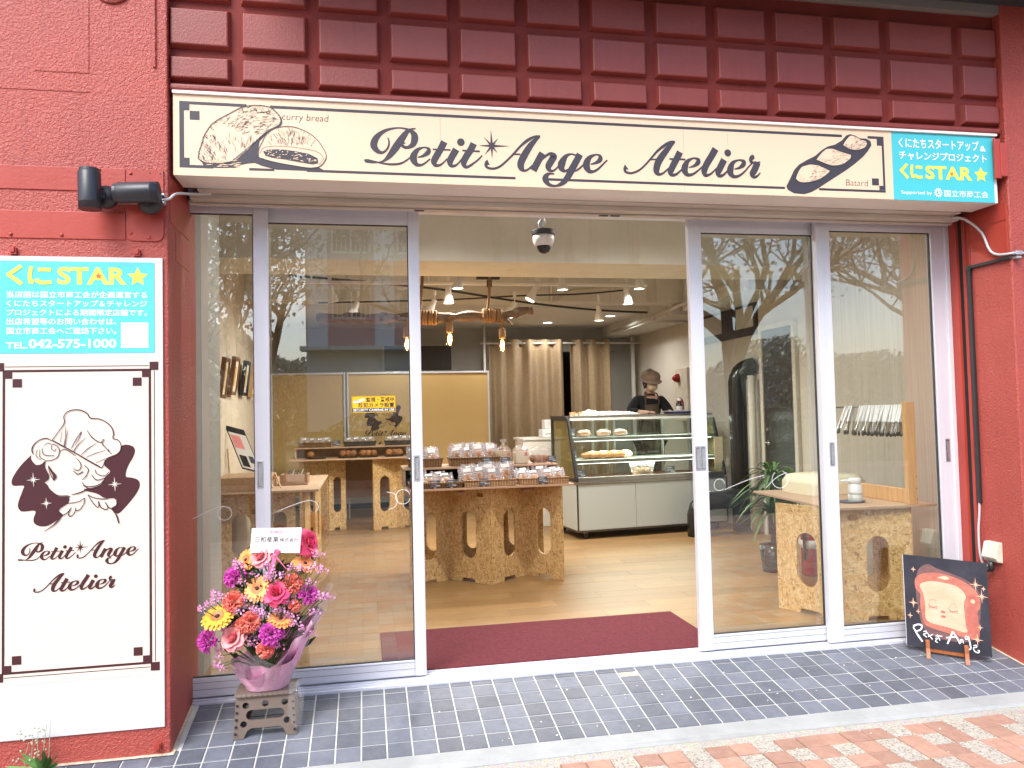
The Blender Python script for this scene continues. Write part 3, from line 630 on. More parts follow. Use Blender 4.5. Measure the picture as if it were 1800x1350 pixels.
LINES = [[[-11508,11717,19],[-11304,12016,19],[-11074,12376,23],[-11088,12620,23],[-10969,12801,23],[-10744,12878,27],[-10481,12860,27],[-10256,12724,28],[-10135,12545,28],[-9878,12519,24],[-9612,12402,24],[-9384,12170,28],[-9309,11921,28],[-9328,11737,24],[-9157,11671,20],[-9050,11503,20],[-9062,11277,20],[-9196,11117,16],[-9387,11041,16],[-9615,10946,16],[-9937,10814,12]],[[-10256,12070,12],[-10106,11820,24],[-9879,11630,24],[-9709,11604,16],[-9652,11705,16],[-9720,11666,16],[-9709,11522,24],[-9576,11355,20],[-9462,11269,16],[-9519,11263,16],[-9368,11123,12]],[[-11490,11717,31],[-11044,11440,35],[-10670,11205,31],[-10257,10927,35],[-9918,10711,35],[-9729,10623,24],[-9615,10905,16]],[[-11044,12273,8],[-11025,11927,16],[-11088,11482,16]],[[-10932,12128,8],[-11006,11764,16],[-11062,11441,19]],[[-11156,12053,8],[-11211,11648,12]],[[-10482,12014,16],[-10670,11714,20],[-10820,11393,16]],[[-10463,12034,20],[-10557,11751,16],[-10689,11511,8]],[[-10313,11785,8],[-10595,11508,20],[-10745,11268,20]],[[-9917,11570,8],[-10219,11374,20],[-10464,11137,16]],[[-9595,11281,8],[-9993,11163,16],[-10295,11030,12]],[[-11508,11697,19],[-11712,11804,27],[-11971,11731,23],[-12154,11554,27],[-12209,11355,31],[-12154,11192,15]],[[-11748,10936,19],[-11489,10968,19],[-11304,11083,23],[-11248,11284,23],[-11304,11468,19],[-11490,11575,16],[-11527,11414,15],[-11415,11310,16],[-11360,11409,12]],[[-11786,11503,8],[-11675,11621,15],[-11527,11576,12]],[[-12025,11389,12],[-12062,11148,15],[-11896,10982,15]],[[-11933,11386,12],[-11933,11104,15],[-11748,10977,15]],[[-11860,11465,12],[-11785,11180,19],[-11415,11127,16]],[[-11748,10936,15],[-11767,10735,19],[-11711,10572,19],[-11619,10367,19],[-11655,10207,15],[-11766,10110,15],[-11674,10006,19],[-11618,9883,19],[-11489,9737,19],[-11266,9594,19],[-10969,9574,23],[-10865,9521,27]],[[-11637,10751,15],[-11582,10487,19],[-11452,10199,23]],[[-11637,10751,31],[-11526,10545,46],[-11408,10339,85],[-11452,10179,23]],[[-11729,10331,12],[-11674,10280,15],[-11618,10306,12]],[[-10670,11022,12],[-10520,10854,20],[-10483,10650,23],[-10595,10532,20],[-10745,10618,16]],[[-10764,10538,16],[-10596,10390,27],[-10408,10484,27]],[[-10370,10727,16],[-10220,10559,20],[-10295,10318,23],[-10446,10161,16]],[[-9975,10550,16],[-9919,10385,20],[-9654,10294,20],[-9464,10450,16]],[[-10107,10351,16],[-9919,10140,24],[-9616,10211,20]],[[-10446,10079,16],[-10296,9911,20],[-9882,9935,24],[-9654,10130,20]],[[-10408,9956,20],[-10183,9825,20],[-9844,9893,20]],[[-11230,11284,16],[-11044,11359,19],[-10670,11103,16]],[[-10820,9608,16],[-10521,9677,31],[-10277,9788,31]],[[-10353,9467,20],[-10521,9352,19],[-10746,9301,19],[-10969,9271,19],[-11229,9101,23],[-11285,8942,23],[-11155,8835,23],[-10969,8928,19],[-10820,9123,12],[-10932,8886,23],[-10858,8781,23],[-10708,8916,19],[-10671,9116,12],[-10664,8994,19],[-10521,9028,23],[-10371,9265,20],[-10353,9467,20]],[[-10240,9584,16],[-10071,9292,23],[-9921,9103,23],[-9845,9120,20],[-9864,9324,16],[-9770,9076,24],[-9581,8986,24],[-9524,9065,20],[-9618,9272,16],[-9467,9042,24],[-9277,9054,24],[-9193,9213,24],[-9257,9400,20],[-9428,9427,20],[-9656,9396,24],[-9995,9452,20],[-10240,9584,16]],[[-11210,8757,46],[-11414,8506,31],[-11782,8243,12]],[[-9391,8997,16],[-9221,8765,39],[-9126,8435,32]]]
SPARK = [[-12152,10234,231],[-11699,9315,185],[-9267,9952,237]]
N_PETIT = 22
# ================================================================ SIGNS
def mm(l): return [tuple(c/10000 for c in p) for p in l]
def lettering(mb, strokes, dots, y, fx=lambda x: x, fz=lambda z: z, k=1.0):
    for s in strokes: ribbon(mb, [(fx(p[0]), fz(p[1]), p[2]*k) for p in mm(s)], y)
    for d in dots:
        x, z, w = (c/10000 for c in d); disc(mb, fx(x), fz(z), w/2*k, y)
def kuni(mb, x0, x1, z0, z1, y):
    w = (x1-x0); h = z1-z0; t_ = h*.20
    for s in ([(.32,1.0),(.18,.75),(.01,.48)], [(.02,.56),(.18,.28),(.34,.0)], [(.555,.97),(.52,.70),(.515,.35),(.545,.04)], [(.70,.80),(.80,.81),(.99,.80)], [(.66,.30),(.70,.16),(.82,.09),(1.0,.13)]):
        ribbon(mb, [(x0+p[0]*w, z0+p[1]*h, t_) for p in s], y)
    ribbon(mb, [(x0+.545*w, z0+.04*h, t_), (x0+.60*w, z0+.22*h, t_*.5)], y)
def inside(poly, x, z):
    c = False; n = len(poly)
    for i in range(n):
        a, b = poly[i], poly[i-1]
        if (a[1] > z) != (b[1] > z) and x < (b[0]-a[0])*(z-a[1])/(b[1]-a[1])+a[0]: c = not c
    return c
YF = -.400
sg = thing('shop_sign', 'long cream shop sign with script lettering and bread drawings over the doors', 'sign', (1.22, -.40, 2.23))
obj('sign_box', MB().box(-.715, 3.162, -.396, -.225, 2.232, 2.566), 'sign_white', sg, bevel=.002)
obj('top_trim', MB().box(-.716, 3.163, -.410, -.22, 2.567, 2.580), 'sign_white', sg, bevel=.002)
JN = [-.7145, .372, 1.492, 1.712, 2.5725]
for a, b in zip(JN[:-1], JN[1:]): obj('face_panel', MB().box(a+.0005, b-.0005, -.400, -.3965, 2.2325, 2.566), 'sign_cream', sg)
tp = obj('teal_panel', MB().box(2.573, 3.1405, -.400, -.3965, 2.2325, 2.566), 'sign_teal', sg)
ln = MB(); y = YF-.0006
rect(ln, -.690, -.428, 2.526, 2.5385, y); rect(ln, -.334, 2.304, 2.526, 2.5385, y); rect(ln, 2.442, 2.5285, 2.526, 2.5385, y)     # top line
rect(ln, -.690, -.672, 2.276, 2.526, y)                                                                                         # left line
rect(ln, 2.5165, 2.5285, 2.276, 2.526, y)
rect(ln, -.690, -.56, 2.264, 2.276, y); rect(ln, -.42, -.32, 2.262, 2.272, y); rect(ln, -.19, .70, 2.264, 2.275, y)
rect(ln, .83, 1.995, 2.264, 2.275, y); rect(ln, 2.172, 2.5285, 2.264, 2.275, y)
for (x0, x1, z0, z1) in ((-.672,-.651,2.5005,2.526),(-.650,-.612,2.4625,2.4995),(-.672,-.651,2.276,2.305),(2.4905,2.5165,2.4935,2.526),(2.456,2.4935,2.298,2.332),(2.4945,2.5165,2.276,2.297)): rect(ln, x0, x1, z0, z1, y)
obj('border_line', ln, 'ink', sg)
pl1 = MB(); lettering(pl1, SCRIPT, DOTS, YF-.0008); obj('script_lettering', pl1, 'ink', sg)
# curry bread drawing
cb = MB(); flat(cb, mm(C_SHADOW), YF-.0007); flat(cb, mm(C_FILL), YF-.0022)
for s in C_OUT: ribbon(cb, mm(s), YF-.0012)
rd = random.Random(9); P1 = [p[:2] for p in mm(C_OUT[0])]; P2 = [p[:2] for p in mm(C_OUT[1])]
def scribble(mb, poly, n, ang, ln_, w, sel=lambda u, v: True, y=YF-.0012):
    xs = [p[0] for p in poly]; zs = [p[1] for p in poly]; k = 0; tries = 0
    while k < n and tries < 60*n:
        tries += 1
        u, v = rd.random(), rd.random(); x = min(xs)+u*(max(xs)-min(xs)); z = min(zs)+v*(max(zs)-min(zs))
        if not inside(poly, x, z) or not sel(u, v): continue
        a = ang(u, v)+rd.uniform(-.45, .45); l = ln_*rd.uniform(.5, 1.4); b = rd.uniform(-.3, .3)*l
        ex, ez = x+l*math.cos(a), z+l*math.sin(a)
        if not inside(poly, ex, ez): continue
        ribbon(mb, [(x, z, w*.3), ((x+ex)/2-b*math.sin(a)*.5, (z+ez)/2+b*math.cos(a)*.5, w*rd.uniform(.6,1.5)), (ex, ez, w*.2)], y, per=3); k += 1
scribble(cb, P1, 150, lambda u, v: .7-.5*u, .020, .0016, lambda u, v: v > .5*(1-u)+.25)
scribble(cb, P1, 80, lambda u, v: 1.9-.6*u, .026, .0013, lambda u, v: v < .42)
scribble(cb, P1, 40, lambda u, v: 2.2, .018, .0022, lambda u, v: u < .22 or v > .85)
for i in range(len(P1)-1):                      # ragged crumbs round the rim
    for q in range(9):
        t_ = (q+rd.random())/9; x = P1[i][0]*(1-t_)+P1[i+1][0]*t_; z = P1[i][1]*(1-t_)+P1[i+1][1]*t_; a = rd.uniform(0, 6.3)
        ribbon(cb, [(x, z, .0018), (x+.006*math.cos(a), z+.006*math.sin(a), .0006)], YF-.0012)
scribble(cb, P2, 110, lambda u, v: 2.6-1.9*u, .020, .0013, lambda u, v: v > .52)
obj('curry_bread_drawing', cb, 'ink', sg)
fl = MB()
scribble(fl, mm(C_FILL), 46, lambda u, v: .3, .010, .0032, y=YF-.0032); obj('drawing_highlight', fl, 'sign_cream', sg); fl = MB()
for k in range(26):
    x = -.66+.30*0+rd.uniform(.06, .20); z = 2.272+rd.uniform(.0, .03)
    ribbon(fl, [(x, z, .001), (x+.012, z+.002, .0024), (x+.022, z+.001, .0006)], YF-.0020, per=2)
obj('drawing_highlight', fl, 'sign_cream', sg)
bt = MB(); flat(bt, mm(B_OUT), YF-.0007); obj('batard_drawing', bt, 'ink', sg)
bb = MB()
for p in B_BLOB: flat(bb, mm(p), YF-.0018)
obj('batard_highlight', bb, 'sign_cream', sg)
bs = MB()
for p in B_BLOB:
    q = mm(p); scribble(bs, q, 55, lambda u, v: .35, .013, .0012, lambda u, v: u > .45 or v < .35, YF-.0030)
    ribbon(bs, [(a[0], a[1], .002) for a in q+[q[0]]], YF-.0030)
obj('batard_hatching', bs, 'ink', sg)
tx = MB(); txt(tx, 'curry bread', -.287, -.098, 2.4715, 2.5085, YF-.0009, -.012, .12); obj('caption_lettering', tx, 'ink', sg)
tx = MB(); txt(tx, 'Batard', 2.316, 2.434, 2.2925, 2.322, YF-.0009, -.016, .05); obj('caption_lettering', tx, 'ink', sg)
t1 = MB(); y = YF-.0008
for a_ in (('くにたちスタートアップ', 2.610, 3.060, 2.4895, 2.5395, y, .018), ('&', 3.066, 3.102, 2.4895, 2.517, y, .02), ('チャレンジプロジェクト', 2.610, 3.103, 2.4315, 2.4745, y, .018), ('Supported by', 2.6135, 2.783, 2.2565, 2.279, y, .004), ('国立市商工会', 2.8535, 3.1035, 2.2545, 2.2885, y, .008)):
    q = MB(); txt(q, *a_); obj('white_lettering', q, 'ink_white', tp)
disc(t1, 2.8190, 2.2735, .0175, y, 24)
for k in range(12): a = k*PI/6; ribbon(t1, [(2.819+.016*math.cos(a), 2.2735+.016*math.sin(a), .0055), (2.819+.0245*math.cos(a), 2.2735+.0245*math.sin(a), .0038)], y)
obj('gear_emblem', t1, 'ink_white', tp)
t4 = MB(); disc(t4, 2.819, 2.2735, .0125, y-.0015, 20); obj('gear_emblem', t4, 'sign_teal', tp)
t5 = MB(); txt(t5, '$', 2.8125, 2.8255, 2.2635, 2.2835, y-.0032, .02); obj('white_lettering', t5, 'ink_white', tp)
t2 = MB(); kuni(t2, 2.612, 2.735, 2.3395, 2.4095, y); txt(t2, 'STAR', 2.752, 3.016, 2.3385, 2.4065, y, .032)
flat(t2, star(3.066, 2.371, .041, .0195), y); obj('yellow_lettering', t2, 'ink_yellow', tp)
t3 = MB(); flat(t3, star(2.8985, 2.3695, .0125, .0055), y-.0012); obj('orange_star', t3, 'ink_orange', tp)

# ---- tall poster board on the left pillar
YP = -.430
po = thing('poster_board', 'tall white and cream poster board with chef emblem on the left pillar', 'sign', (-1.065, -.43, .05))
obj('board', MB().box(-1.382, -.7500, -.4285, -.4195, .047, 1.886), 'poster_white', po, bevel=.001)
obj('cream_panel', MB().box(-1.3815, -.7505, -.4296, -.4286, .252, 1.487), 'poster_cream', po)
tq = obj('teal_panel', MB().box(-1.3345, -.7800, -.4298, -.4286, 1.508, 1.867), 'poster_teal', po)
w1 = MB(); y = YP-.0006
rows = ((1.728,1.746,-1.3110,-.8075,'当店舗は国立市商工会が企画運営する'),(1.693,1.711,-1.3110,-.8075,'くにたちスタートアップ＆チャレンジ'),(1.658,1.676,-1.3110,-.8080,'プロジェクトによる期間限定店舗です。'),
        (1.6225,1.6415,-1.3110,-.9200,'出店希望等のお問い合わせは、'),(1.586,1.605,-1.3110,-.9200,'国立市商工会へご連絡下さい。'))
for z0, z1, x0, x1, s_ in rows: q = MB(); txt(q, s_, x0, x1, z0-.004, z1+.004, y, .012); obj('white_lettering', q, 'ink_white', tq)
for a_ in (('TEL.', -1.3125, -1.237, 1.5275, 1.552, y, .018), ('042-575-1000', -1.2335, -.9205, 1.5275, 1.5635, y, .030)): q = MB(); txt(q, *a_); obj('white_lettering', q, 'ink_white', tq)
rect(w1, -.9035, -.8030, 1.5275, 1.6275, y); obj('white_square', w1, 'ink_white', tq)
w2 = MB(); kuni(w2, -1.3110, -1.153, 1.7765, 1.8475, y); txt(w2, 'STAR', -1.1330, -.882, 1.7765, 1.8455, y, .032)
flat(w2, star(-.8415, 1.8085, .0395, .0185), y); obj('yellow_lettering', w2, 'ink_yellow', tq)
w3 = MB(); flat(w3, star(-.9845, 1.811, .0135, .006), y-.0012); obj('orange_star', w3, 'ink_orange', tq)
bd = MB(); y = YP-.0004
x0, x1, z0, z1 = -1.3195, -.7985, .2985, 1.4405
for a, b, c, d in ((x0-.0045,x0+.0045,z0,z1),(x1-.0045,x1+.0045,z0,z1)): rect(bd, a, b, c, d, y)
rect(bd, x0+.005, x1-.005, z1-.0045, z1+.0045, y); rect(bd, x0+.005, x1-.005, z0-.0045, z0+.0045, y)
X0, X1, Z0, Z1 = x0-.0165, x1+.0165, z0-.0165, z1+.0165
for a, b, c, d in ((X0-.0013,X0+.0013,Z0+.02,Z1-.02),(X1-.0013,X1+.0013,Z0+.02,Z1-.02),(X0+.02,X1-.02,Z1-.0013,Z1+.0013),(X0+.02,X1-.02,Z0-.0013,Z0+.0013)): rect(bd, a, b, c, d, y)
q = .0163
for sx, sz in ((-1,-1),(-1,1),(1,-1),(1,1)):
    cx = x0 if sx < 0 else x1; cz = z0 if sz < 0 else z1
    for (dx, dz) in ((.0155,.0155),(-.0125,-.0125),(-.0465,-.0465)):
        a, b = cx+sx*dx, cz+sz*dz; rect(bd, a-q, a+q, b-q, b+q, y-.0005)
obj('border_line', bd, 'ink_brown', po)
em = MB()
for p in CLOUD: flat(em, [a[:2] for a in cr(mm(p)+[mm(p)[0]], 4)][:-1], YP-.0006)
obj('emblem_cloud', em, 'ink_brown', po)
el = MB()
for s in LINES: ribbon(el, [(p[0], p[1], p[2]*1.45) for p in mm(s)], YP-.0022)
obj('emblem_drawing', el, 'ink_brown', po)
es = MB()
for d in SPARK:
    x, z, w = (c/10000 for c in d)
    for a, l in ((.05, 1), (PI/2+.05, 1.15), (PI/4, .55), (-PI/4, .55)):
        ribbon(es, [(x-l*w*math.cos(a), z-l*w*math.sin(a), .0008), (x, z, .004), (x+l*w*math.cos(a), z+l*w*math.sin(a), .0008)], YP-.0030)
obj('emblem_sparkle', es, 'poster_cream', po)
# script lettering again, in two lines: map the sign's strokes
def fit(strokes, x0, x1, z0, z1):
    xs = [p[0]/10000 for s in strokes for p in s]; zs = [p[1]/10000 for s in strokes for p in s]
    ax = (x1-x0)/(max(xs)-min(xs)); az = (z1-z0)/(max(zs)-min(zs))
    return (lambda x: x0+(x-min(xs))*ax), (lambda z: z0+(z-min(zs))*az), (ax+az)/2
def script_pair(mb, y, top, bot):
    f = fit(SCRIPT[:N_PETIT], *top); lettering(mb, SCRIPT[:N_PETIT], DOTS[:1], y, *f)
    f = fit(SCRIPT[N_PETIT:], *bot); lettering(mb, SCRIPT[N_PETIT:], DOTS[1:], y, *f)
sl_ = MB(); script_pair(sl_, YP-.0005, (-1.2700,-.8420,.6890,.7860), (-1.2130,-.9260,.5960,.6620)); obj('script_lettering', sl_, 'ink_brown', po)
# ================================================================ SHUTTER HOUSING, DOOR FRAME, SASHES
sh = thing('shutter_housing', 'old white roller shutter housing rail under the long sign', 'shutter', (1.23, -.15, 2.2))
obj('housing', MB().box(-.66, 3.10, -.224, -.075, 2.224, 2.56), 'white_paint_old', sh, bevel=.003)
obj('guide_rail', MB().box(-.70, 3.13, -.175, -.125, 2.200, 2.2235), 'white_paint_old', sh, bevel=.002)
obj('slot', MB().box(-.72, 3.17, -.124, -.104, 2.212, 2.2235), 'dark_void', sh)
obj('guide_rail', MB().box(-.72, 3.15, -.103, -.062, 2.198, 2.2235), 'white_paint_old', sh, bevel=.002)
for x in (.30, 1.20, 1.26): obj('catch', MB().box(x-.025, x+.02, -.10, -.085, 2.193, 2.1975), 'dark_steel', sh)
fr = thing('door_frame', 'aluminium frame with head rail, jamb and floor track round the sliding doors', 'door frame', (1.23, .02, 0))
obj('head', MB().box(-.749, 3.198, -.045, .095, 2.226, 2.40), 'aluminium_across', fr, bevel=.002)
obj('head_lip', MB().box(-.749, 3.176, -.0615, -.0455, 2.216, 2.32), 'aluminium_across', fr, bevel=.001)
obj('floor_track', MB().box(-.729, 3.176, -.0595, .095, -.05, .004), 'aluminium_across', fr, bevel=.003)
for yy in (-.046, -.006, .042, .075): obj('track_rail', MB().box(-.728, 3.175, yy, yy+.006, .0045, .011), 'aluminium_across', fr)
obj('jamb', MB().box(3.150, 3.1755, -.042, .09, .012, 2.2255), 'aluminium', fr, bevel=.002)
obj('jamb', MB().box(-.80, -.7345, .0, .09, .012, 2.2255), 'aluminium', fr, bevel=.002)
def sash(name, label, x0, x1, y0, y1, ls, rs, top=2.175, bot=.097, handle=None):
    t = thing(name, label, 'door', ((x0+x1)/2, (y0+y1)/2, .012), group='glazed door leaves')
    obj('stile', MB().box(x0, x0+ls, y0, y1, .012, 2.2245), 'aluminium', t, bevel=.0025)
    obj('stile', MB().box(x1-rs, x1, y0, y1, .012, 2.2245), 'aluminium', t, bevel=.0025)
    a, b = x0+ls+.0004, x1-rs-.0004
    obj('top_rail', MB().box(a, b, y0+.003, y1-.002, top, 2.224), 'aluminium_across', t, bevel=.002)
    br = obj('bottom_rail', MB().box(a, b, y0+.003, y1-.002, .0125, bot), 'aluminium_across', t, bevel=.003)
    for zz in (.046, .076): obj('groove', MB().box(a, b, y0+.0022, y0+.0032, zz, zz+.0012), 'dark_gasket', br)
    g = MB(); ym = (y0+y1)/2
    for p, q, r_, s_ in ((a, a+.004, bot, top), (b-.004, b, bot, top)): g.box(p, q, ym-.007, ym+.007, r_, s_)
    for p, q in ((bot, bot+.004), (top-.004, top)): g.box(a+.0041, b-.0041, ym-.007, ym+.007, p, q)
    obj('gasket', g, 'dark_gasket', t)
    pane = obj('glass_pane', MB().box(a+.002, b-.002, ym-.003, ym+.003, bot+.002, top-.002), 'glass', t)
    for hx in (handle or ()):
        h = obj('pull_plate', MB().box(hx-.014, hx+.014, y0-.0025, y0+.001, .924, 1.048), 'galv', t, bevel=.001)
        obj('pull_recess', MB().box(hx-.0085, hx+.0085, y0-.0031, y0-.0027, .932, 1.040), 'dark_steel', h)
        obj('pull_inset', MB().box(hx-.0065, hx+.0085, y0-.0036, y0-.0032, .934, 1.036), 'galv', h)
    return t, pane, ym
s1, g1, ym1 = sash('fixed_leaf', 'narrow glazed door leaf at far left behind the flower arrangement', -.80, -.393, -.034, 0, .05, .065, 2.176, .097, (-.436,))
s2, g2, ym2 = sash('sliding_leaf', 'wide sliding glass leaf carrying the yellow security sticker', -.455, .302, .012, .047, .055, .053, 2.152, .086, (.272,))
s3, g3, ym3 = sash('sliding_leaf', 'sliding glass leaf right of the open doorway', 1.684, 2.445, .012, .047, .072, .055, 2.152, .088, (1.700, 1.728))
s4, g4, ym4 = sash('fixed_leaf', 'glazed leaf at far right behind the painted board', 2.381, 3.150, -.034, 0, .079, .082, 2.167, .090, (2.428, 3.118))
# scrolls etched on the panes
def scroll(par, y, strokes):
    for s in strokes: e = MB(); ribbon(e, [(p[0], p[1], .0022) for p in s], y); obj('etched_scroll', e, 'ink_white', par)
def ring(cx, cz, r, a0=0, a1=6.3, n=16): return [(cx+r*math.cos(a0+(a1-a0)*k/n), cz+r*math.sin(a0+(a1-a0)*k/n)) for k in range(n+1)]
scroll(g1, ym1-.0034, [[(-.735,.795),(-.66,.83),(-.61,.848),(-.57,.84)], ring(-.592,.816,.030)])
scroll(g2, ym2-.0034, [[(-.395,.80),(-.30,.835),(-.235,.853),(-.20,.845),(-.185,.822),(-.20,.80)], ring(.205,.852,.034,.3,6.0), [(.13,.878),(.165,.868),(.178,.84),(.17,.81),(.14,.795)]])
scroll(g3, ym3-.0034, [ring(1.82,.845,.030,.2,5.6), [(1.85,.82),(1.92,.845),(2.0,.87),(2.07,.885)], ring(2.16,.86,.045,2.2,7.5), [(2.08,.82),(2.14,.87),(2.2,.895)]])
# stickers on the door stile edges
# yellow security sticker
ss = thing('security_sticker', 'small yellow camera warning sticker on the left sliding pane', 'sticker', (.0755, .0265, 1.255))
y = ym2-.0034
obj('label', MB().box(-.027, .178, y-.0012, y, 1.2555, 1.3345), 'sticker_yellow', ss)
sb = MB(); y -= .0018
txt(sb, '監視・警戒中', .040, .171, 1.305, 1.3275, y, .02); txt(sb, '防犯カメラ設置', .004, .171, 1.280, 1.302, y, .02)
rect(sb, -.0245, .1755, 1.2585, 1.2765, y)
for a_, b_, c_, d_ in ((-.0255,.1765,1.332,1.3332),(-.0255,-.0243,1.2575,1.332),(.1753,.1765,1.277,1.332)): rect(sb, a_, b_, c_, d_, y)
obj('black_lettering', sb, 'ink_black', ss)
sw = MB(); txt(sw, 'SECURITY CAMERAS IN USE', -.0205, .1715, 1.2615, 1.2735, y-.0008, .02)
flat(sw, [(-.018,1.312),(.030,1.322),(.034,1.312),(.012,1.305),(-.012,1.300),(-.020,1.304)], y); obj('white_lettering', sw, 'ink_white', ss)
sc_ = MB(); txt(sc_, 'MTM', -.013, .013, 1.307, 1.3145, y-.0006); obj('small_lettering', sc_, 'ink_black', ss)
# ================================================================ THINGS ON THE FACADE
br = thing('lamp_bracket', 'galvanised channel bracket holding two black spotlights on the left pillar', 'bracket', (-.86, -.43, 2.11))
obj('channel', MB().box(-1.00, -.735, -.455, -.4265, 2.098, 2.107).box(-1.00, -.735, -.455, -.4265, 2.131, 2.140).box(-1.00, -.735, -.434, -.4265, 2.1072, 2.1308), 'galv', br, bevel=.002)
def spot_lamp(name, label, base, c, axis, L, r):
    t = thing(name, label, 'spotlight', base, group='black spotlights on the left pillar'); a = Vector(axis).normalized(); c = Vector(c)
    p0, p1 = c-a*L/2, c+a*L/2
    b = obj('barrel', MB().tube([p0, p0+a*.004, p1-a*.030, p1-a*.026, p1-a*.0255, p1], [r*.93, r, r, r, r*.985, r*.985], 24), 'lamp_black', t)
    for q in b.data.polygons: q.use_smooth = len(q.vertices) == 4
    obj('seam', MB().tube([p1-a*.0285, p1-a*.0265], r*1.004, 24), 'dark_gasket', b)
    obj('lip', MB().tube([p0-a*.012, p0+a*.002], [r*.86, r*.90], 24), 'lamp_black', b)
    bx, by, bz = base
    obj('mount', MB().lathe([(.044,0),(.046,-.012),(.040,-.03),(.018,-.042),(.0001,-.042)], 24, (bx, by, bz), 'y'), 'black_plastic', t, smooth=True)
    obj('arm', MB().tube([(bx, by-.035, bz), c], .016, 12), 'black_plastic', t)
    obj('screw', MB().lathe([(.0001,0),(.005,0),(.005,-.004),(.0001,-.004)], 10, (bx, by-.044, bz-.012), 'y'), 'dark_steel', t)
spot_lamp('spotlight', 'black cylinder spotlight pointing straight up, left on the bracket', (-.945,-.456,2.115), (-.986,-.525,2.122), (.02,0,-1), .145, .0405)
spot_lamp('spotlight', 'black cylinder spotlight lying sideways, right on the bracket', (-.785,-.456,2.095), (-.812,-.525,2.121), (1,0,.06), .150, .040)
def cable(name, label, pts, r, m, cat='cable', bx=()):
    c = obj(name, MB().tube(cr(pts, 8), r, 8), m, smooth=True); return tag(c, label, cat)
cable('lamp_cable', 'grey lamp cable running from the bracket to the sign at left', [(-.775,-.435,2.112),(-.745,-.44,2.118),(-.722,-.432,2.125),(-.712,-.40,2.15),(-.70,-.36,2.168),(-.66,-.28,2.19),(-.60,-.235,2.205)], .0055, 'grey_cable')
cable('sign_cable', 'grey cable drooping from the sign to the right pillar', [(3.06,-.20,2.205),(3.12,-.22,2.195),(3.180,-.26,2.12),(3.188,-.30,2.02),(3.188,-.345,1.985),(3.190,-.40,1.975),(3.21,-.430,1.975),(3.30,-.43,1.975)], .0065, 'grey_cable')
tr = thing('cable_trunking', 'black cable trunking framing the stucco of the right reveal', 'trunking', (3.195, -.15, .72))
obj('vertical_duct', MB().box(3.184, 3.2005, -.168, -.146, .71, 1.945), 'black_plastic', tr, bevel=.002)
obj('horizontal_duct', MB().box(3.184, 3.2005, -.425, -.146, 1.9455, 1.962), 'black_plastic', tr, bevel=.002)
obj('corner', MB().box(3.182, 3.2005, -.172, -.143, 1.937, 1.965), 'black_plastic', tr, bevel=.003)
cable('white_cable', 'white cable hanging from the black trunking to the socket on the right', [(3.190,-.157,.72),(3.188,-.155,.66),(3.184,-.148,.56),(3.184,-.150,.46),(3.186,-.165,.40),(3.188,-.20,.395)], .006, 'grey_cable')
bk = thing('conduit_clamp', 'metal conduit clamp on the corner of the right pillar', 'clamp', (3.25, -.43, 1.97))
obj('strap', MB().box(3.205, 3.245, -.445, -.421, 1.965, 1.985).box(3.205, 3.23, -.452, -.421, 1.945, 1.957), 'galv', bk, bevel=.003)
ob = thing('outdoor_socket', 'cream weatherproof power socket on the right pillar above the painting', 'socket', (3.19, -.24, .44))
m = MB(); pr = [(.0,.525),(.0,.42),(-.030,.425),(-.050,.448),(-.030,.522)]
m.add([(3.199+p[0], -.285, p[1]) for p in pr]+[(3.199+p[0], -.195, p[1]) for p in pr], [(0,1,2,3,4)[::-1],(5,6,7,8,9)]+[(i, (i+1) % 5, (i+1) % 5+5, i+5) for i in range(5)])
obj('hood', m, 'cream_plastic', ob, bevel=.004)
obj('plug', MB().lathe([(.0001,0),(.016,0),(.014,-.035),(.008,-.05),(.0001,-.05)], 12, (3.166, -.24, .425)), 'black_plastic', ob, smooth=True)
obj('cord', MB().tube(cr([(3.166,-.24,.39),(3.15,-.20,.36),(3.14,-.14,.345),(3.12,-.08,.33)], 6), .008, 8), 'black_plastic', ob, smooth=True)

# ---- painted board on a small easel
u = Vector((.826, -.563, 0)).normalized(); nn = Vector((-.563, -.826, 0)); lean = .10
upv = (Vector((0,0,1))*math.cos(lean)-nn*math.sin(lean)).normalized(); fn = (nn*math.cos(lean)+Vector((0,0,1))*math.sin(lean)).normalized()
B0 = Vector((2.733, -.150, .012))+Vector((0,0,0))
BW, BH = .372, .452
def onb(a, b, d=0): return B0+u*(a*BW)+upv*(b*BH)+fn*d+Vector((0,0,-.026*a))
pa = thing('painted_board', 'square black painted board showing a sleeping bread slice, right of the doors', 'painting', tuple(B0), world=True)
def onface(mb2):   # 2D (a, depth, b) mesh to the board
    o = MB(); o.f = mb2.f; o.v = [tuple(onb(p[0], p[2], -p[1])) for p in mb2.v]; return o
pb = MB(); pb.v = [tuple(onb(a, b, d)) for d in (-.016, 0) for a, b in ((0,0),(1,0),(1,1),(0,1))]; pb.f = [(0,3,2,1),(4,5,6,7),(0,1,5,4),(1,2,6,5),(2,3,7,6),(3,0,4,7)]
t = NT('board_black'); n = t.noise(t.pos(), 7, 6, .65); reg('board_black', t.set(t.ramp(n, [(.35, (.010,.011,.020)), (.7, (.035,.034,.05))]), .45))
def paint(name, c, c2, vs=16):
    t = NT(name); n = t.noise(t.pos((1,1,1.8)), vs, 6, .7, 1.0); t.bump(n, .3, .002); return reg(name, t.set(t.ramp(n, [(.35, c), (.65, c2)]), .5))
paint('paint_crust', (.36,.10,.07), (.50,.17,.12)); paint('paint_crumb', (.62,.36,.235), (.68,.46,.33), 8); paint('paint_halo', (.10,.055,.06), (.20,.09,.085), 10); paint('paint_glow', (.80,.38,.24), (.85,.50,.36)); paint('paint_shadow', (.34,.09,.065), (.44,.13,.10))
obj('board', pb, 'board_black', pa)
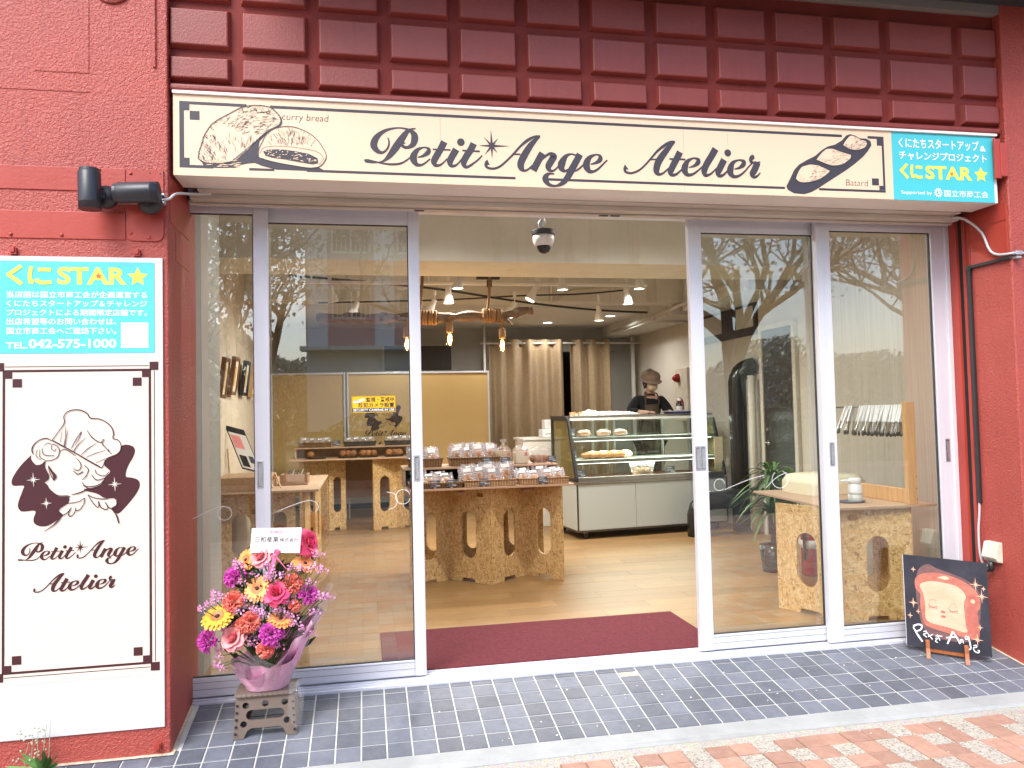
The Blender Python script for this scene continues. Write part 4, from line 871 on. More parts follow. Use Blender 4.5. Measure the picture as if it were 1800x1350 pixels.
ed = MB(); ed.v = [tuple(onb(a, b, d)) for d in (-.016, .0003) for a, b in ((-.006,0),(-.001,0),(-.001,1),(-.006,1))]; ed.f = pb.f[:]; obj('white_edge', ed, 'poster_white', pa)
def blob(pts, y, m, name='brushwork', closed=True):
    q = MB(); flat(q, [p[:2] for p in cr(pts+[pts[0]], 5)][:-1], y); return obj(name, onface(q), m, pa)
blob([(.16,.80),(.20,.87),(.30,.92),(.42,.88),(.60,.84),(.78,.78),(.90,.66),(.90,.50),(.88,.34),(.86,.22),(.70,.12),(.40,.12),(.22,.20),(.16,.40),(.14,.60)], -.0006, 'paint_halo')
blob([(.13,.70),(.15,.76),(.25,.815),(.40,.835),(.58,.815),(.74,.765),(.86,.68),(.90,.58),(.89,.50),(.86,.455),(.87,.30),(.865,.20),(.80,.165),(.55,.185),(.30,.225),(.22,.27),(.185,.45),(.19,.58),(.14,.63)], -.0012, 'paint_crust')
blob([(.19,.66),(.21,.70),(.32,.735),(.48,.735),(.62,.715),(.70,.67),(.735,.61),(.715,.56),(.705,.50),(.715,.30),(.715,.225),(.50,.255),(.26,.295),(.245,.45),(.23,.57)], -.0018, 'paint_crumb')
blob([(.75,.60),(.80,.64),(.86,.60),(.87,.54),(.82,.50),(.77,.52),(.76,.56)], -.0018, 'paint_shadow')
blob([(.735,.50),(.76,.505),(.84,.50),(.855,.40),(.85,.23),(.77,.215),(.735,.225),(.74,.36)], -.0018, 'paint_shadow')
blob([(.78,.565),(.81,.595),(.84,.575),(.82,.545)], -.0026, 'paint_crumb'); blob([(.40,.785),(.50,.81),(.55,.785),(.50,.77)], -.0026, 'paint_glow')
fc = MB()
for cx in (.335, .575):
    cz = .475 if cx < .4 else .455
    ribbon(fc, [(cx-.055,cz+.005,.006),(cx-.03,cz-.018,.012),(cx+.01,cz-.024,.013),(cx+.055,cz-.005,.006)], -.0030)
    for k in (-.035,-.01,.02,.045): ribbon(fc, [(cx+k,cz-.02,.009),(cx+k*1.2,cz-.045,.004)], -.0030)
    ribbon(fc, [(cx-.04,cz+.01,.003),(cx-.02,cz+.055,.004),(cx+.02,cz+.06,.004),(cx+.045,cz+.02,.003)], -.0030)
for k, (cz, w) in enumerate(((.415,.030),(.365,.032))): disc(fc, .455, cz, w, -.0030, 14, w*.45)
obj('brushwork', onface(fc), 'paint_crust', pa)
wl = MB()   # hand-painted words
for s in ([(.085,.215,.020),(.14,.24,.016),(.19,.235,.020),(.175,.19,.018),(.12,.165,.012)], [(.085,.205,.016),(.14,.12,.022),(.19,.06,.018)],
          [(.205,.17,.010),(.24,.18,.010),(.235,.155,.010),(.205,.14,.010),(.245,.115,.010)], [(.25,.165,.010),(.31,.10,.012)], [(.26,.125,.010),(.32,.155,.010)],
          [(.345,.115,.008),(.37,.12,.009),(.345,.085,.009),(.375,.075,.008)], [(.37,.16,.010),(.40,.10,.012)], [(.35,.145,.010),(.43,.150,.009)],
          [(.555,.215,.018),(.52,.14,.018),(.485,.075,.016)], [(.555,.215,.016),(.60,.16,.018),(.635,.095,.016)], [(.475,.14,.014),(.60,.165,.014)],
          [(.64,.145,.010),(.65,.11,.010)], [(.64,.13,.008),(.665,.145,.010),(.675,.105,.010)],
          [(.735,.18,.012),(.705,.185,.012),(.705,.155,.012),(.735,.16,.012)], [(.735,.19,.014),(.75,.12,.016),(.755,.06,.016),(.72,.045,.014),(.68,.035,.012)],
          [(.79,.095,.010),(.82,.105,.012),(.825,.085,.010),(.79,.075,.010),(.80,.04,.012),(.84,.03,.012),(.855,.05,.010),(.835,.055,.008)]):
    ribbon(wl, s, -.0034)
obj('painted_lettering', onface(wl), 'ink_white', pa)
stp = MB()
for (x, z, r) in ((.12,.845,.032),(.10,.475,.058),(.155,.385,.03),(.055,.33,.034),(.855,.755,.075),(.945,.72,.028),(.92,.635,.075),(.88,.30,.034),(.84,.165,.07)):
    for a in (0, PI/2): ribbon(stp, [(x-r*math.cos(a),z-r*math.sin(a),.001),(x,z,.012),(x+r*math.cos(a),z+r*math.sin(a),.001)], -.0034)
    if r > .05:
        for a in (PI/4, -PI/4): ribbon(stp, [(x-r*.5*math.cos(a),z-r*.5*math.sin(a),.001),(x,z,.008),(x+r*.5*math.cos(a),z+r*.5*math.sin(a),.001)], -.0034)
obj('painted_sparkle', onface(stp), 'paint_glow', pa)
ea = thing('small_easel', 'small reddish wooden easel holding the painted bread board', 'easel', (2.86, -.24, -.035))
for k, a in enumerate((.245, .70)):
    p = onb(a, 0); f = p+fn*.030; gz = S*(f.y-.01)+.002
    leg = MB(); hh = u*.009
    pr = [(.030,.040),(.020,.046),(.012,.030),(.016,.006),(-.030,.002),(-.032,-.012),(.010,-.016),(.028,gz-p.z+.020),(.040,gz-p.z),(.055,gz-p.z),(.044,gz-p.z+.025),(.036,.006)]
    V = [p+nn*q[0]+Vector((0,0,q[1]))-hh for q in pr]+[p+nn*q[0]+Vector((0,0,q[1]))+hh for q in pr]; nq = len(pr)
    leg.add(V, [tuple(range(nq)), tuple(range(nq, 2*nq))[::-1]]+[(i, (i+1) % nq, (i+1) % nq+nq, i+nq) for i in range(nq)]); obj('foot', leg, 'cherry_wood', ea)
a0, a1 = onb(.245,0)-fn*.012+Vector((0,0,-.008)), onb(.70,0)-fn*.012+Vector((0,0,-.008)); bkp = onb(.47,0)-fn*.13; bkp.z = S*min(0,bkp.y)+.004
obj('rail', MB().bar(a0, a1, .014, .024), 'cherry_wood', ea, bevel=.002)
obj('upright', MB().bar(onb(.47,0,-.022)-Vector((0,0,.02)), onb(.47,.62,-.030), .020, .010), 'cherry_wood', ea, bevel=.002)
obj('back_leg', MB().bar(onb(.47,.35,-.036), bkp, .018, .010), 'cherry_wood', ea, bevel=.002)

# ---- weed at the foot of the left pillar
wd = thing('weed', 'small green weed growing at the foot of the left pillar', 'plant', (-1.15, -.46, S*-.46))
rw = random.Random(2)
for k in range(9):
    a = rw.uniform(-.5, 3.4); L_ = rw.uniform(.06, .15); e = rw.uniform(.3, 1.1); lf = MB(); w = .010+rw.random()*.008; pts = []
    for q in range(7):
        t_ = q/6; d_ = L_*t_; pts.append((-1.16+d_*math.cos(e)*math.cos(a), -.465-.3*d_*abs(math.sin(a)), S*-.46+d_*math.sin(e)-.5*d_*d_))
    for q in range(7):
        ww = w*math.sin(PI*(q/6*.9+.08))*(1+.35*(q % 2)); lf.v += [(pts[q][0]-ww*math.sin(a)*.6, pts[q][1]-ww*.3, pts[q][2]-ww*.5), (pts[q][0]+ww*math.sin(a)*.6, pts[q][1]+ww*.3, pts[q][2]+ww*.5)]
    for q in range(6): lf.f.append((2*q, 2*q+1, 2*q+3, 2*q+2))
    obj('leaf', lf, 'leaf', wd)
st_ = MB()
for k in range(5): x = -1.24+.02*k; st_.tube(cr([(x,-.45,-.06),(x+.01,-.46,.0),(x+rw.uniform(-.02,.03),-.47,.05+.02*k)], 4), .0012, 5)
for k in range(40): st_.ball((-1.24+rw.uniform(-.03,.08), -.46+rw.uniform(-.02,.02), rw.uniform(-.02,.10)), .004, None, None, 5, 4)
obj('seed_stalk', st_, 'blossom_leaf', wd)

# ---- folding stool
st = thing('step_stool', 'taupe plastic folding step stool under the flower arrangement', 'stool', (-.382, -.30, -.045))
sx0, sx1, sy0, sy1, szt = -.497, -.268, -.352, -.225, .122
topm = MB().box(sx0-.006, sx1+.006, sy0-.008, sy1+.008, szt-.012, szt); obj('seat', topm, 'stool_taupe', st, bevel=.004)
hg = MB()
for k in range(11): x = sx0+.012+k*.0205; hg.lathe([(.0001,-.0095),(.0068,-.0095),(.0068,.0095),(.0001,.0095)], 10, (x, sy0-.010, szt-.008), 'x')
obj('hinge_knuckle', hg, 'stool_taupe', st, smooth=False)
def stool_side(y, yb, name):
    z0 = S*yb+.002; h = szt-.012-z0; w = sx1-sx0; ext = .010
    out = [(-ext,0),(.030,0),(.045,.030),(.060,.038),(w-.060,.038),(w-.045,.030),(w-.030,0),(w+ext,0),(w,h),(0,h)]
    hol = [oval(.038,h*.78,.026,.026,4), oval(w/2,h*.80,.026,.026,4), oval(w-.038,h*.80,.026,.026,4), oval(w/2,h*.545,.150,.040,5), oval(.030,h*.34,.026,.026,4), oval(w-.030,h*.36,.026,.026,4)]
    v, f = holes_mesh(out, hol, .008); m = MB(); m.f = f
    for (a, d, b) in v: t_ = b/h; m.v.append((sx0+a, yb+(y-yb)*t_+d, z0+b))
    return obj(name, m, 'stool_taupe', st)
stool_side(sy0, sy0-.014, 'front_panel'); stool_side(sy1, sy1+.014, 'back_panel')
for x, nm in ((sx0+.004,-1),(sx1-.004,1)):
    m = MB(); z0 = S*(sy0-.01)+.003
    m.add([(x+nm*.010-.0035, sy0-.010, z0),(x+nm*.010-.0035, sy1+.010, z0+.015),(x-.0035, sy1, szt-.013),(x-.0035, sy0, szt-.013),(x+nm*.010+.0035, sy0-.010, z0),(x+nm*.010+.0035, sy1+.010, z0+.015),(x+.0035, sy1, szt-.013),(x+.0035, sy0, szt-.013)],
          [(0,1,2,3),(7,6,5,4),(0,4,5,1),(1,5,6,2),(2,6,7,3),(3,7,4,0)]); obj('side_panel', m, 'stool_taupe', st)
    nt = MB()
    for k in range(5): zz = z0+.02+k*.027; tt = (zz-z0)/(szt-z0); yy = sy0-.018*(1-tt)-.006; xx = x+nm*.010*(1-tt)-nm*.004; nt.box(xx-.004, xx+.004, yy-.0012, yy+.003, zz-.004, zz+.004)
    obj('hinge_slot', nt, 'stool_dark', st)

# ---- flower arrangement on the stool
fw = thing('flower_arrangement', 'pink wrapped arrangement of roses, gerberas and carnations on the stool', 'flowers', (-.385, -.29, .122))
FC = Vector((-.385, -.285, 0))
rf = random.Random(33)
def petal_ring(mb, n, r, L_, w, up, cup, rot=0, jit=.15, seg=4, dz=0):
    for k in range(n):
        a = rot+2*PI*k/n+rf.uniform(-jit, jit)*.5; l = L_*(1+rf.uniform(-jit, jit)); ca, sa = math.cos(a), math.sin(a); rows = []
        for q in range(seg+1):
            t_ = q/seg; rr = r+l*t_*math.cos(up+cup*t_); zz = dz+l*t_*math.sin(up+cup*t_); ww = w*(math.sin(PI*(.12+.80*t_))**.7)
            rows.append([(rr*ca+s_*ww*sa, rr*sa-s_*ww*ca, zz+.12*ww*abs(s_)) for s_ in (-1, 0, 1)])
        b = len(mb.v)
        for row in rows: mb.v += row
        for q in range(seg):
            for s_ in (0, 1): i = b+q*3+s_; mb.f.append((i, i+1, i+4, i+3))
def rose_mesh(mat):
    m = MB()
    for k, (n, r, L_, w, up, cup) in enumerate(((3,.002,.020,.011,1.5,.25),(4,.004,.023,.014,1.42,.10),(5,.007,.025,.016,1.30,-.10),(5,.009,.029,.019,1.12,-.45),(6,.010,.033,.021,.85,-.75),(6,.011,.034,.021,.45,-.8))):
        petal_ring(m, n, r, L_, w, up, cup, k*.7, .12, 5)
    return mesh('rose', m, mat, True)
def gerbera_mesh(m1):
    m = MB(); petal_ring(m, 22, .012, .030, .0062, .18, -.30, 0, .08, 4); petal_ring(m, 18, .010, .026, .0058, .35, -.25, .15, .08, 4, .002); return mesh('gerbera', m, m1, True)
def gerb_center():
    m = MB(); petal_ring(m, 20, .006, .012, .0026, .45, -.2, 0, .1, 2, .003); a = mesh('ring', m, 'gerbera_ring', True)
    m = MB().ball((0,0,.004), .0062, .0062, .004, 10, 6); return a, mesh('eye', m, 'hair', True)
def carn_mesh(mat):
    m = MB()
    for k in range(74):
        z = rf.uniform(.05, 1); a = rf.uniform(0, 6.283); d = Vector((math.sqrt(1-z*z)*math.cos(a), math.sqrt(1-z*z)*math.sin(a), z)); rad = .034
        t1 = d.orthogonal().normalized(); t2 = d.cross(t1); an = rf.uniform(0, 6.28); e1 = t1*math.cos(an)+t2*math.sin(an); e2 = d.cross(e1); b = len(m.v)
        for q, (ss, rr) in enumerate(((.25,.30),(.75,.8),(1.0,1.0))):
            for j in range(5):
                s_ = (j-2)/2; fr_ = (1+.16*((j+q) % 2)*(q > 0))*rr; p = d*rad*fr_*.95+e1*s_*.012*ss+e2*rf.uniform(-.003, .003)*(q > 0); m.v.append(tuple(p))
        for q in range(2):
            for j in range(4): i = b+q*5+j; m.f.append((i, i+1, i+6, i+5))
    return mesh('carnation', m, mat, False)
def statice_mesh():
    m = MB()
    for k in range(16):
        p = Vector((rf.uniform(-.022,.022), rf.uniform(-.012,.012), rf.uniform(-.010,.010))); n_ = Vector((rf.uniform(-1,1), rf.uniform(-1,1), .8)).normalized(); x = n_.orthogonal().normalized(); y_ = n_.cross(x); r = .0058
        b = len(m.v); m.v.append(tuple(p)); m.v += [tuple(p+n_*.004+(x*math.cos(q*PI/5)+y_*math.sin(q*PI/5))*r*(1 if q % 2 else .62)) for q in range(10)]
        m.f += [(b, b+1+q, b+1+(q+1) % 10) for q in range(10)]
    return mesh('statice', m, 'petal_statice', False)
MESH = dict(rp=rose_mesh('petal_pink'), rh=rose_mesh('petal_hot'), gy=gerbera_mesh('petal_yellow'), go=gerbera_mesh('petal_orange'), cm=carn_mesh('petal_magenta'), cc=carn_mesh('petal_coral'), s=statice_mesh())
GR, GE = gerb_center()
PX = .00262                                   # metres per photo pixel at the bouquet
stems = MB()
def fpos(px, py, dep): return Vector((-.385+(px-463)*PX, dep, .108+(1215-py)*PX*.985))
def flower(kind, px, py, dep, size, tilt=None):
    p = fpos(px, py, dep); d = (p-Vector((-.39, -.22, .32))); d = Vector((d.x*1.1, -abs(d.y)*1.0-.16, d.z*.8+.06))
    if tilt: d = Vector(tilt)
    q = d.to_track_quat('Z', 'Y').to_euler()
    nm = {'r': 'rose', 'g': 'gerbera', 'c': 'carnation', 's': 'statice'}[kind[0]]
    o = link(nm, MESH[kind], fw, p-Vector(fw['_o']), q); s_ = size*(1.12 if kind[0] != 's' else 1); o.scale = (s_, s_, s_)
    if kind[0] == 'g': link('ring', GR, o); link('eye', GE, o)
    stems.tube(cr([tuple(p-d.normalized()*.004), tuple(p*.6+Vector((-.385,-.27,.25))*.4), (-.385+rf.uniform(-.02,.02), -.27, .17)], 4), .0022, 5)
for a in (('rp',457,1001,-.300,1.02,(-.3,-.8,.5)),('rh',527,985,-.262,1.25,(.8,-.5,.35)),('rh',481,1057,-.345,1.12,(.05,-.75,.65)),('rp',417,1123,-.345,1.15,(-.35,-.85,.5)),
          ('cm',419,1032,-.300,1.22),('cm',528,1066,-.315,1.15),('cm',380,1127,-.315,1.22),('cm',475,1119,-.365,1.28,(.1,-1,.3)),
          ('cc',417,1068,-.325,1.15),('cc',505,1047,-.315,1.12),('cc',443,1099,-.350,1.10),('cc',465,1143,-.355,.92),('cc',430,1106,-.335,.9),('cc',508,1080,-.33,.7),('cc',428,1018,-.27,.6),
          ('go',453,1048,-.340,1.20,(-.15,-.85,.5)),('gy',394,1088,-.345,1.42,(-.15,-.55,.8)),('go',433,1006,-.275,1.05,(-.6,-.7,.4)),('go',524,1017,-.285,1.20,(.35,-.35,.85)),('go',487,1099,-.345,1.20,(.2,-.32,.9))): flower(*a)
for (x, y_) in ((546,1000),(544,1016),(552,1022),(553,1068),(560,1070),(546,1066),(378,1069),(371,1072),(388,1064),(400,1056),(424,1038),(432,1032),(447,1026),(480,1024),(472,1030),(508,1016),(520,1020),(455,1082),(463,1086),(450,1080),(500,1092),(506,1096),(486,1081),(490,1088),(503,1064),(500,1072),(395,1140),(396,1150),(396,1160),(399,1168),(443,1125),(445,1133),(522,1112),(528,1120),(534,1122),(470,1074),(424,1003),(428,1010),(418,1130),(495,1100),(426,1080),(436,1076),(470,1012),(494,1030),(410,1100),(404,1110),(452,1130),(484,1140),(512,1104),(540,1090),(466,1066),(440,1062),(390,1052),(534,1040),(460,1108)):
    flower('s', x+rf.uniform(-1,1), y_+rf.uniform(-1,1), rf.uniform(-.37,-.32), rf.uniform(.85,1.12))
obj('stems', stems, 'stem', fw)
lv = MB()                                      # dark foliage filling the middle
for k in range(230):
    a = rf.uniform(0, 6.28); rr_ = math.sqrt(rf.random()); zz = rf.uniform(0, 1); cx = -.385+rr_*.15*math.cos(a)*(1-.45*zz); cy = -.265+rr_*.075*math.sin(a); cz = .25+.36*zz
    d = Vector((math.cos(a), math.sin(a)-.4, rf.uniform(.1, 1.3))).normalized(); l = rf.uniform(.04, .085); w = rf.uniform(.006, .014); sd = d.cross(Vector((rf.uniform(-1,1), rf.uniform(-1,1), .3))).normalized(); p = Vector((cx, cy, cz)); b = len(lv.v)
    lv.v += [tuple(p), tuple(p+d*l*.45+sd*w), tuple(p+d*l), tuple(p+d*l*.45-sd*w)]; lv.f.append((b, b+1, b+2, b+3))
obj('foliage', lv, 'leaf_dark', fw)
# wrapping: pleated pink sheet round the pot, and a clear sheet over it
def wrap(r0, r1, z0, z1, ph, amp, skew, a0=0, a1=2*PI, nseg=72, nz=9, ry=.8):
    m = MB(); V = []
    for j in range(nz+1):
        t_ = j/nz
        for k in range(nseg+1):
            a = a0+(a1-a0)*k/nseg; r = r0+(r1-r0)*t_**1.25; r *= 1+amp*t_*math.sin(9*a+ph)+amp*.6*t_*math.sin(17*a+2*ph)+.03*math.sin(5*a+7*t_)
            zt_ = z1(a); z = z0+(zt_-z0)*t_
            V.append((FC.x+r*math.cos(a)+skew[0]*t_, FC.y+r*ry*math.sin(a)+skew[1]*t_, z))
    for j in range(nz):
        for k in range(nseg): q = j*(nseg+1)+k; m.f.append((q, q+1, q+nseg+2, q+nseg+1))
    m.v = V; return m
obj('pink_wrap', wrap(.084, .172, .124, lambda a: .300+.085*math.cos(a-.35)-.045*max(0, math.sin(-a))**2+.012*math.sin(7*a), 0, .05, (.035, 0)), 'wrap_pink', fw, smooth=True)
obj('pink_wrap', wrap(.088, .195, .125, lambda a: .255+.165*max(0, math.cos(a-.15))+.01*math.sin(5*a), 1.3, .07, (.02, .0), -1.9, 1.0, 46), 'wrap_pink', fw, smooth=True)
obj('cellophane', wrap(.094, .235, .126, lambda a: .28+.23*max(0, math.cos(a-.1))+.02*math.sin(6*a), 2.2, .08, (.035, -.01), -2.4, 1.1, 60), 'cellophane', fw, smooth=True)
tl = MB(); v = cr([(-.268,-.37,.16,.02),(-.258,-.385,.10,.03),(-.262,-.385,.03,.028),(-.25,-.38,-.02,.012)], 5); b = 0
for (x, y_, z, w) in v: tl.v += [(x-w, y_-.006, z), (x-w*.3, y_+.006, z), (x+w*.3, y_-.005, z), (x+w, y_+.004, z)]
for k in range(len(v)-1):
    for s_ in range(3): q = k*4+s_; tl.f.append((q, q+1, q+5, q+4))
obj('cellophane_tail', tl, 'cellophane', fw, smooth=True)
# name card and bow
k0 = fpos(442, 992, -.305); cd_ = thing('name_card', 'white congratulation card standing in the flowers', 'card', tuple(fpos(480, 1000, -.295)))
cp = [(444,953.5),(520.5,956),(517,997),(440.5,992.5)]; cm_ = MB(); pts = [fpos(p[0], p[1], -.312) for p in cp]
cm_.add([tuple(p) for p in pts]+[tuple(p+Vector((0,.0012,0))) for p in pts], [(3,2,1,0),(4,5,6,7),(0,1,5,4),(1,2,6,5),(2,3,7,6),(3,0,4,7)]); obj('card', cm_, 'card_white', cd_)
def oncard(mb2):
    o = MB(); o.f = mb2.f
    for p in mb2.v:
        s_, t_ = p[0], p[2]; a = pts[3].lerp(pts[2], s_); b_ = pts[0].lerp(pts[1], s_); c_ = a.lerp(b_, t_); o.v.append((c_.x, -.3128-.0003, c_.z))
    return o
q = MB(); txt(q, '三和産業', .07, .55, .43, .66, 0, .0); txt(q, '株式会社', .575, .95, .44, .60, 0, 0); obj('black_lettering', oncard(q), 'ink_black', cd_)
q = MB(); txt(q, '祝開店', .36, .63, .76, .90, 0, 0); obj('red_lettering', oncard(q), 'ribbon_pink', cd_)
bw = MB()
def band(pts_, w): 
    b = len(bw.v)
    for p in cr(pts_, 5): bw.v += [(p[0]-w/2*.8, p[1], p[2]+w/3), (p[0]+w/2*.8, p[1], p[2]-w/3)]
    n_ = len(cr(pts_, 5))
    for k in range(n_-1): bw.f.append((b+2*k, b+2*k+1, b+2*k+3, b+2*k+2))
c0 = fpos(480, 997, -.335)
band([tuple(c0), tuple(c0+Vector((-.01,-.008,-.04))), tuple(c0+Vector((-.026,-.006,-.075))), tuple(c0+Vector((-.020,-.01,-.10)))], .017)
band([tuple(c0), tuple(c0+Vector((.02,-.01,-.025))), tuple(c0+Vector((.048,-.006,-.062)))], .020)
band([tuple(c0), tuple(c0+Vector((.008,-.015,.022))), tuple(c0+Vector((.018,.0,.018))), tuple(c0)], .016)
bw.ball(tuple(c0), .010, .008, .008); obj('ribbon_bow', bw, 'ribbon_pink', cd_)
# ================================================================ THE ROOM
XL, XR, YB = -1.10, 3.90, 7.0
flo = struct('floor', MB().box(XL-.1, XR+.1, .0955, YB+.1, -.12, -.006), 'dark_void')
pk = {}
rn = random.Random(14)
def plank(L_):
    k = round(L_, 3)
    if k not in pk:
        a, b, e = L_/2-.0002, .0748, .0006
        m = MB().add([(-a,-b,-.006),(a,-b,-.006),(a,b,-.006),(-a,b,-.006),(-a+e,-b+e,0),(a-e,-b+e,0),(a-e,b-e,0),(-a+e,b-e,0)], [(4,5,6,7),(0,1,5,4),(1,2,6,5),(2,3,7,6),(3,0,4,7)])
        pk[k] = mesh('plank', m, 'floor_oak')
    return pk[k]
for j in range(46):
    y = .171+j*.15; x = XL+(j*.37 % 1.0)*.9-.9
    while x < XR:
        a, b = max(x, XL), min(x+.9, XR)
        if b-a > .05: link('plank', plank(round((b-a)/.1)*.1 if False else b-a), flo, ((a+b)/2, y, rn.uniform(-.0003,.0003)))
        x += .9
struct('wall_left', MB().box(XL-.12, XL, .10, YB, -.1, 2.9), 'wall_plank')
wr = struct('wall_right', MB().box(XR, XR+.12, .10, YB, -.1, 2.9), 'wall_beige')
wb = struct('wall_back', MB().box(XL-.12, XR+.12, YB, YB+.12, -.1, 2.9), 'wall_grey')
obj('baseboard', MB().box(XL, XR, YB-.012, YB-.0005, 0, .07), 'dark_void', wb)
obj('lower_panel', MB().box(XL, 1.62, YB-.011, YB-.0005, .0705, .95), 'cabinet_white', wb)
struct('ceiling', MB().box(XL-.12, XR+.12, .10, 5.1, 2.76, 2.9), 'concrete_pale')
for a_, b_ in ((XL-.12, -.751), (3.2, XR+.12)): struct('wall_front', MB().box(a_, b_, .0885, .0995, -.1, 2.9), 'wall_beige')
struct('wall_front', MB().box(-.7505, 3.1995, .0955, .0995, 2.4, 2.9), 'wall_beige')
lc = struct('ceiling_back', MB().box(XL-.12, XR+.12, 5.1, YB+.1, 2.45, 2.9), 'ceiling_white')
bm = struct('beam', MB().box(XL, XR, 2.0, 2.62, 2.382, 2.759), 'concrete_pale', bevel=.006)
struct('beam', MB().box(XL, XR, 4.1, 4.36, 2.40, 2.759), 'concrete', bevel=.005)
struct('beam', MB().box(3.42, XR-.001, 2.64, 4.08, 2.30, 2.759), 'concrete', bevel=.005)
struct('beam', MB().box(3.42, XR-.001, 4.38, YB-.01, 2.30, 2.759), 'concrete', bevel=.005)
cl = struct('wall_column', MB().box(-1.0, -.752, .31, .80, -.05, 2.75), 'wall_column')
obj('column_face', MB().box(-1.0, -.7530, .101, .3095, -.05, 2.75), 'wall_column_edge', cl)
struct('wall_return', MB().box(3.66, XR-.001, 2.02, 2.14, -.05, 2.38), 'wall_grey')
struct('wall_panel', MB().box(3.62, XR-.001, .101, 2.018, -.05, 2.75), 'wall_striped')
# interior wall door, high window, alarm, duct on the right wall
dr = thing('wall_door', 'dark brown door with lever handle in the right wall', 'door', (3.89, 3.0, 0))
obj('leaf', MB().box(3.872, 3.899, 2.72, 3.25, .012, 1.985), 'door_brown', dr, bevel=.002)
for a, b in ((2.66,2.715),(3.255,3.31)): obj('door_casing', MB().box(3.862, 3.899, a, b, 0, 2.04), 'wall_beige', dr, bevel=.002)
obj('door_casing', MB().box(3.862, 3.899, 2.7155, 3.2545, 1.99, 2.04), 'wall_beige', dr, bevel=.002)
h = obj('handle', MB().tube([(3.871,3.19,.90),(3.83,3.19,.90),(3.825,3.17,.90),(3.825,3.08,.90)], .009, 8), 'steel', dr, smooth=True)
obj('rose_plate', MB().lathe([(.0001,0),(.026,0),(.026,-.006),(.0001,-.006)], 16, (3.871,3.19,.90), 'x'), 'steel', h)
obj('keyhole', MB().lathe([(.0001,0),(.022,0),(.018,-.012),(.0001,-.012)], 16, (3.871,3.19,1.03), 'x'), 'steel', dr)
wn = thing('high_window', 'dark framed high strip window with frosted panes in the right wall', 'window', (3.89, 4.0, 2.0))
obj('frame', MB().box(3.880, 3.899, 3.36, 4.9, 1.975, 2.298), 'door_brown', wn)
for a, b in ((3.42,3.78),(4.12,4.62)): obj('pane', MB().box(3.8755, 3.8795, a, b, 2.06, 2.27), 'porcelain_grey', wn)
al = thing('fire_alarm_panel', 'beige fire alarm cabinet with red lamp and red bell on the right wall', 'alarm', (3.88, 5.1, 1.1))
obj('cabinet', MB().box(3.80, 3.899, 4.90, 5.30, 1.10, 1.74), 'cream_plastic', al, bevel=.006)
obj('red_lamp', MB().lathe([(.055,0),(.053,-.02),(.036,-.055),(.014,-.075),(.0001,-.075)], 18, (3.799,5.16,1.625), 'x'), 'alarm_red', al, smooth=True)
obj('bell', MB().lathe([(.085,0),(.085,-.012),(.070,-.028),(.03,-.034),(.0001,-.034)], 24, (3.799,5.10,1.30), 'x'), 'alarm_red', al, smooth=True)
du = thing('black_duct', 'glossy black bent duct rising beside the dark door', 'duct', (3.70, 3.48, 0))
def arc(c, r, a0, a1, ax, n=8): return [(c[0]+r*math.cos(a0+(a1-a0)*k/n)*ax[0], c[1]+r*math.cos(a0+(a1-a0)*k/n)*ax[1], c[2]+r*math.sin(a0+(a1-a0)*k/n)) for k in range(n+1)]
obj('riser', MB().tube([(3.72,3.50,.02),(3.72,3.50,.9),(3.72,3.50,1.50)]+[(3.72+.16*(1-math.cos(a)), 3.50-.06*(1-math.cos(a)), 1.50+.16*math.sin(a)) for a in (R(18),R(36),R(54),R(72),R(90))], .088, 20), 'duct_black', du, smooth=True)
obj('floor_bend', MB().tube([(3.60,3.44,.34),(3.45,3.42,.34)]+[(3.36-.16*math.sin(a)+.0, 3.41, .20+.14*math.cos(a)) for a in (R(10),R(35),R(60),R(90))]+[(3.20,3.41,.10),(3.20,3.41,.0)], .092, 20), 'duct_black', du, smooth=True)
obj('side_pipe', MB().tube([(3.80,3.36,0),(3.80,3.36,1.56)], .035, 12), 'wall_beige', du, smooth=True)
# back of the room: boards, curtains, door
def board(label, x0, x1):
    t = thing('partition_board', label, 'partition', ((x0+x1)/2, 6.0, 0), group='mustard partition boards')
    obj('panel', MB().box(x0+.02, x1-.02, 5.99, 6.01, .30, 1.765), 'mustard_board', t)
    for a, b in ((x0, x0+.0195), (x1-.0195, x1)): obj('upright', MB().box(a, b, 5.975, 6.025, 0, 1.79), 'aluminium', t, bevel=.003)
    obj('top_edge', MB().box(x0+.02, x1-.02, 5.978, 6.022, 1.7655, 1.79), 'aluminium_across', t, bevel=.003)
    obj('bottom_edge', MB().box(x0+.02, x1-.02, 5.978, 6.022, .275, .2995), 'aluminium_across', t, bevel=.003); return t
board('plain mustard partition board at the left of the room', -1.085, -.205)
b2 = board('mustard partition board printed with the chef emblem behind the tables', -.185, 1.59)
e2 = MB(); kx, kz, s_ = .26, 1.335, 1.02
pc = (-1.06, .92)
def fe(l): return [((p[0]-pc[0])*s_+kx, (p[1]-pc[1]-.19)*s_+kz)+((p[2]*s_,) if len(p) > 2 else ()) for p in mm(l)]
for p in CLOUD: flat(e2, [a[:2] for a in cr(fe(p)+[fe(p)[0]], 3)][:-1], 5.9885)
for l in LINES: ribbon(e2, [(a[0], a[1], a[2]*1.6) for a in fe(l)], 5.9875)
script_pair(e2, 5.988, (.015,.535,.965,1.08), (.10,.45,.845,.925)); obj('printed_emblem', e2, 'ink_brown', b2)
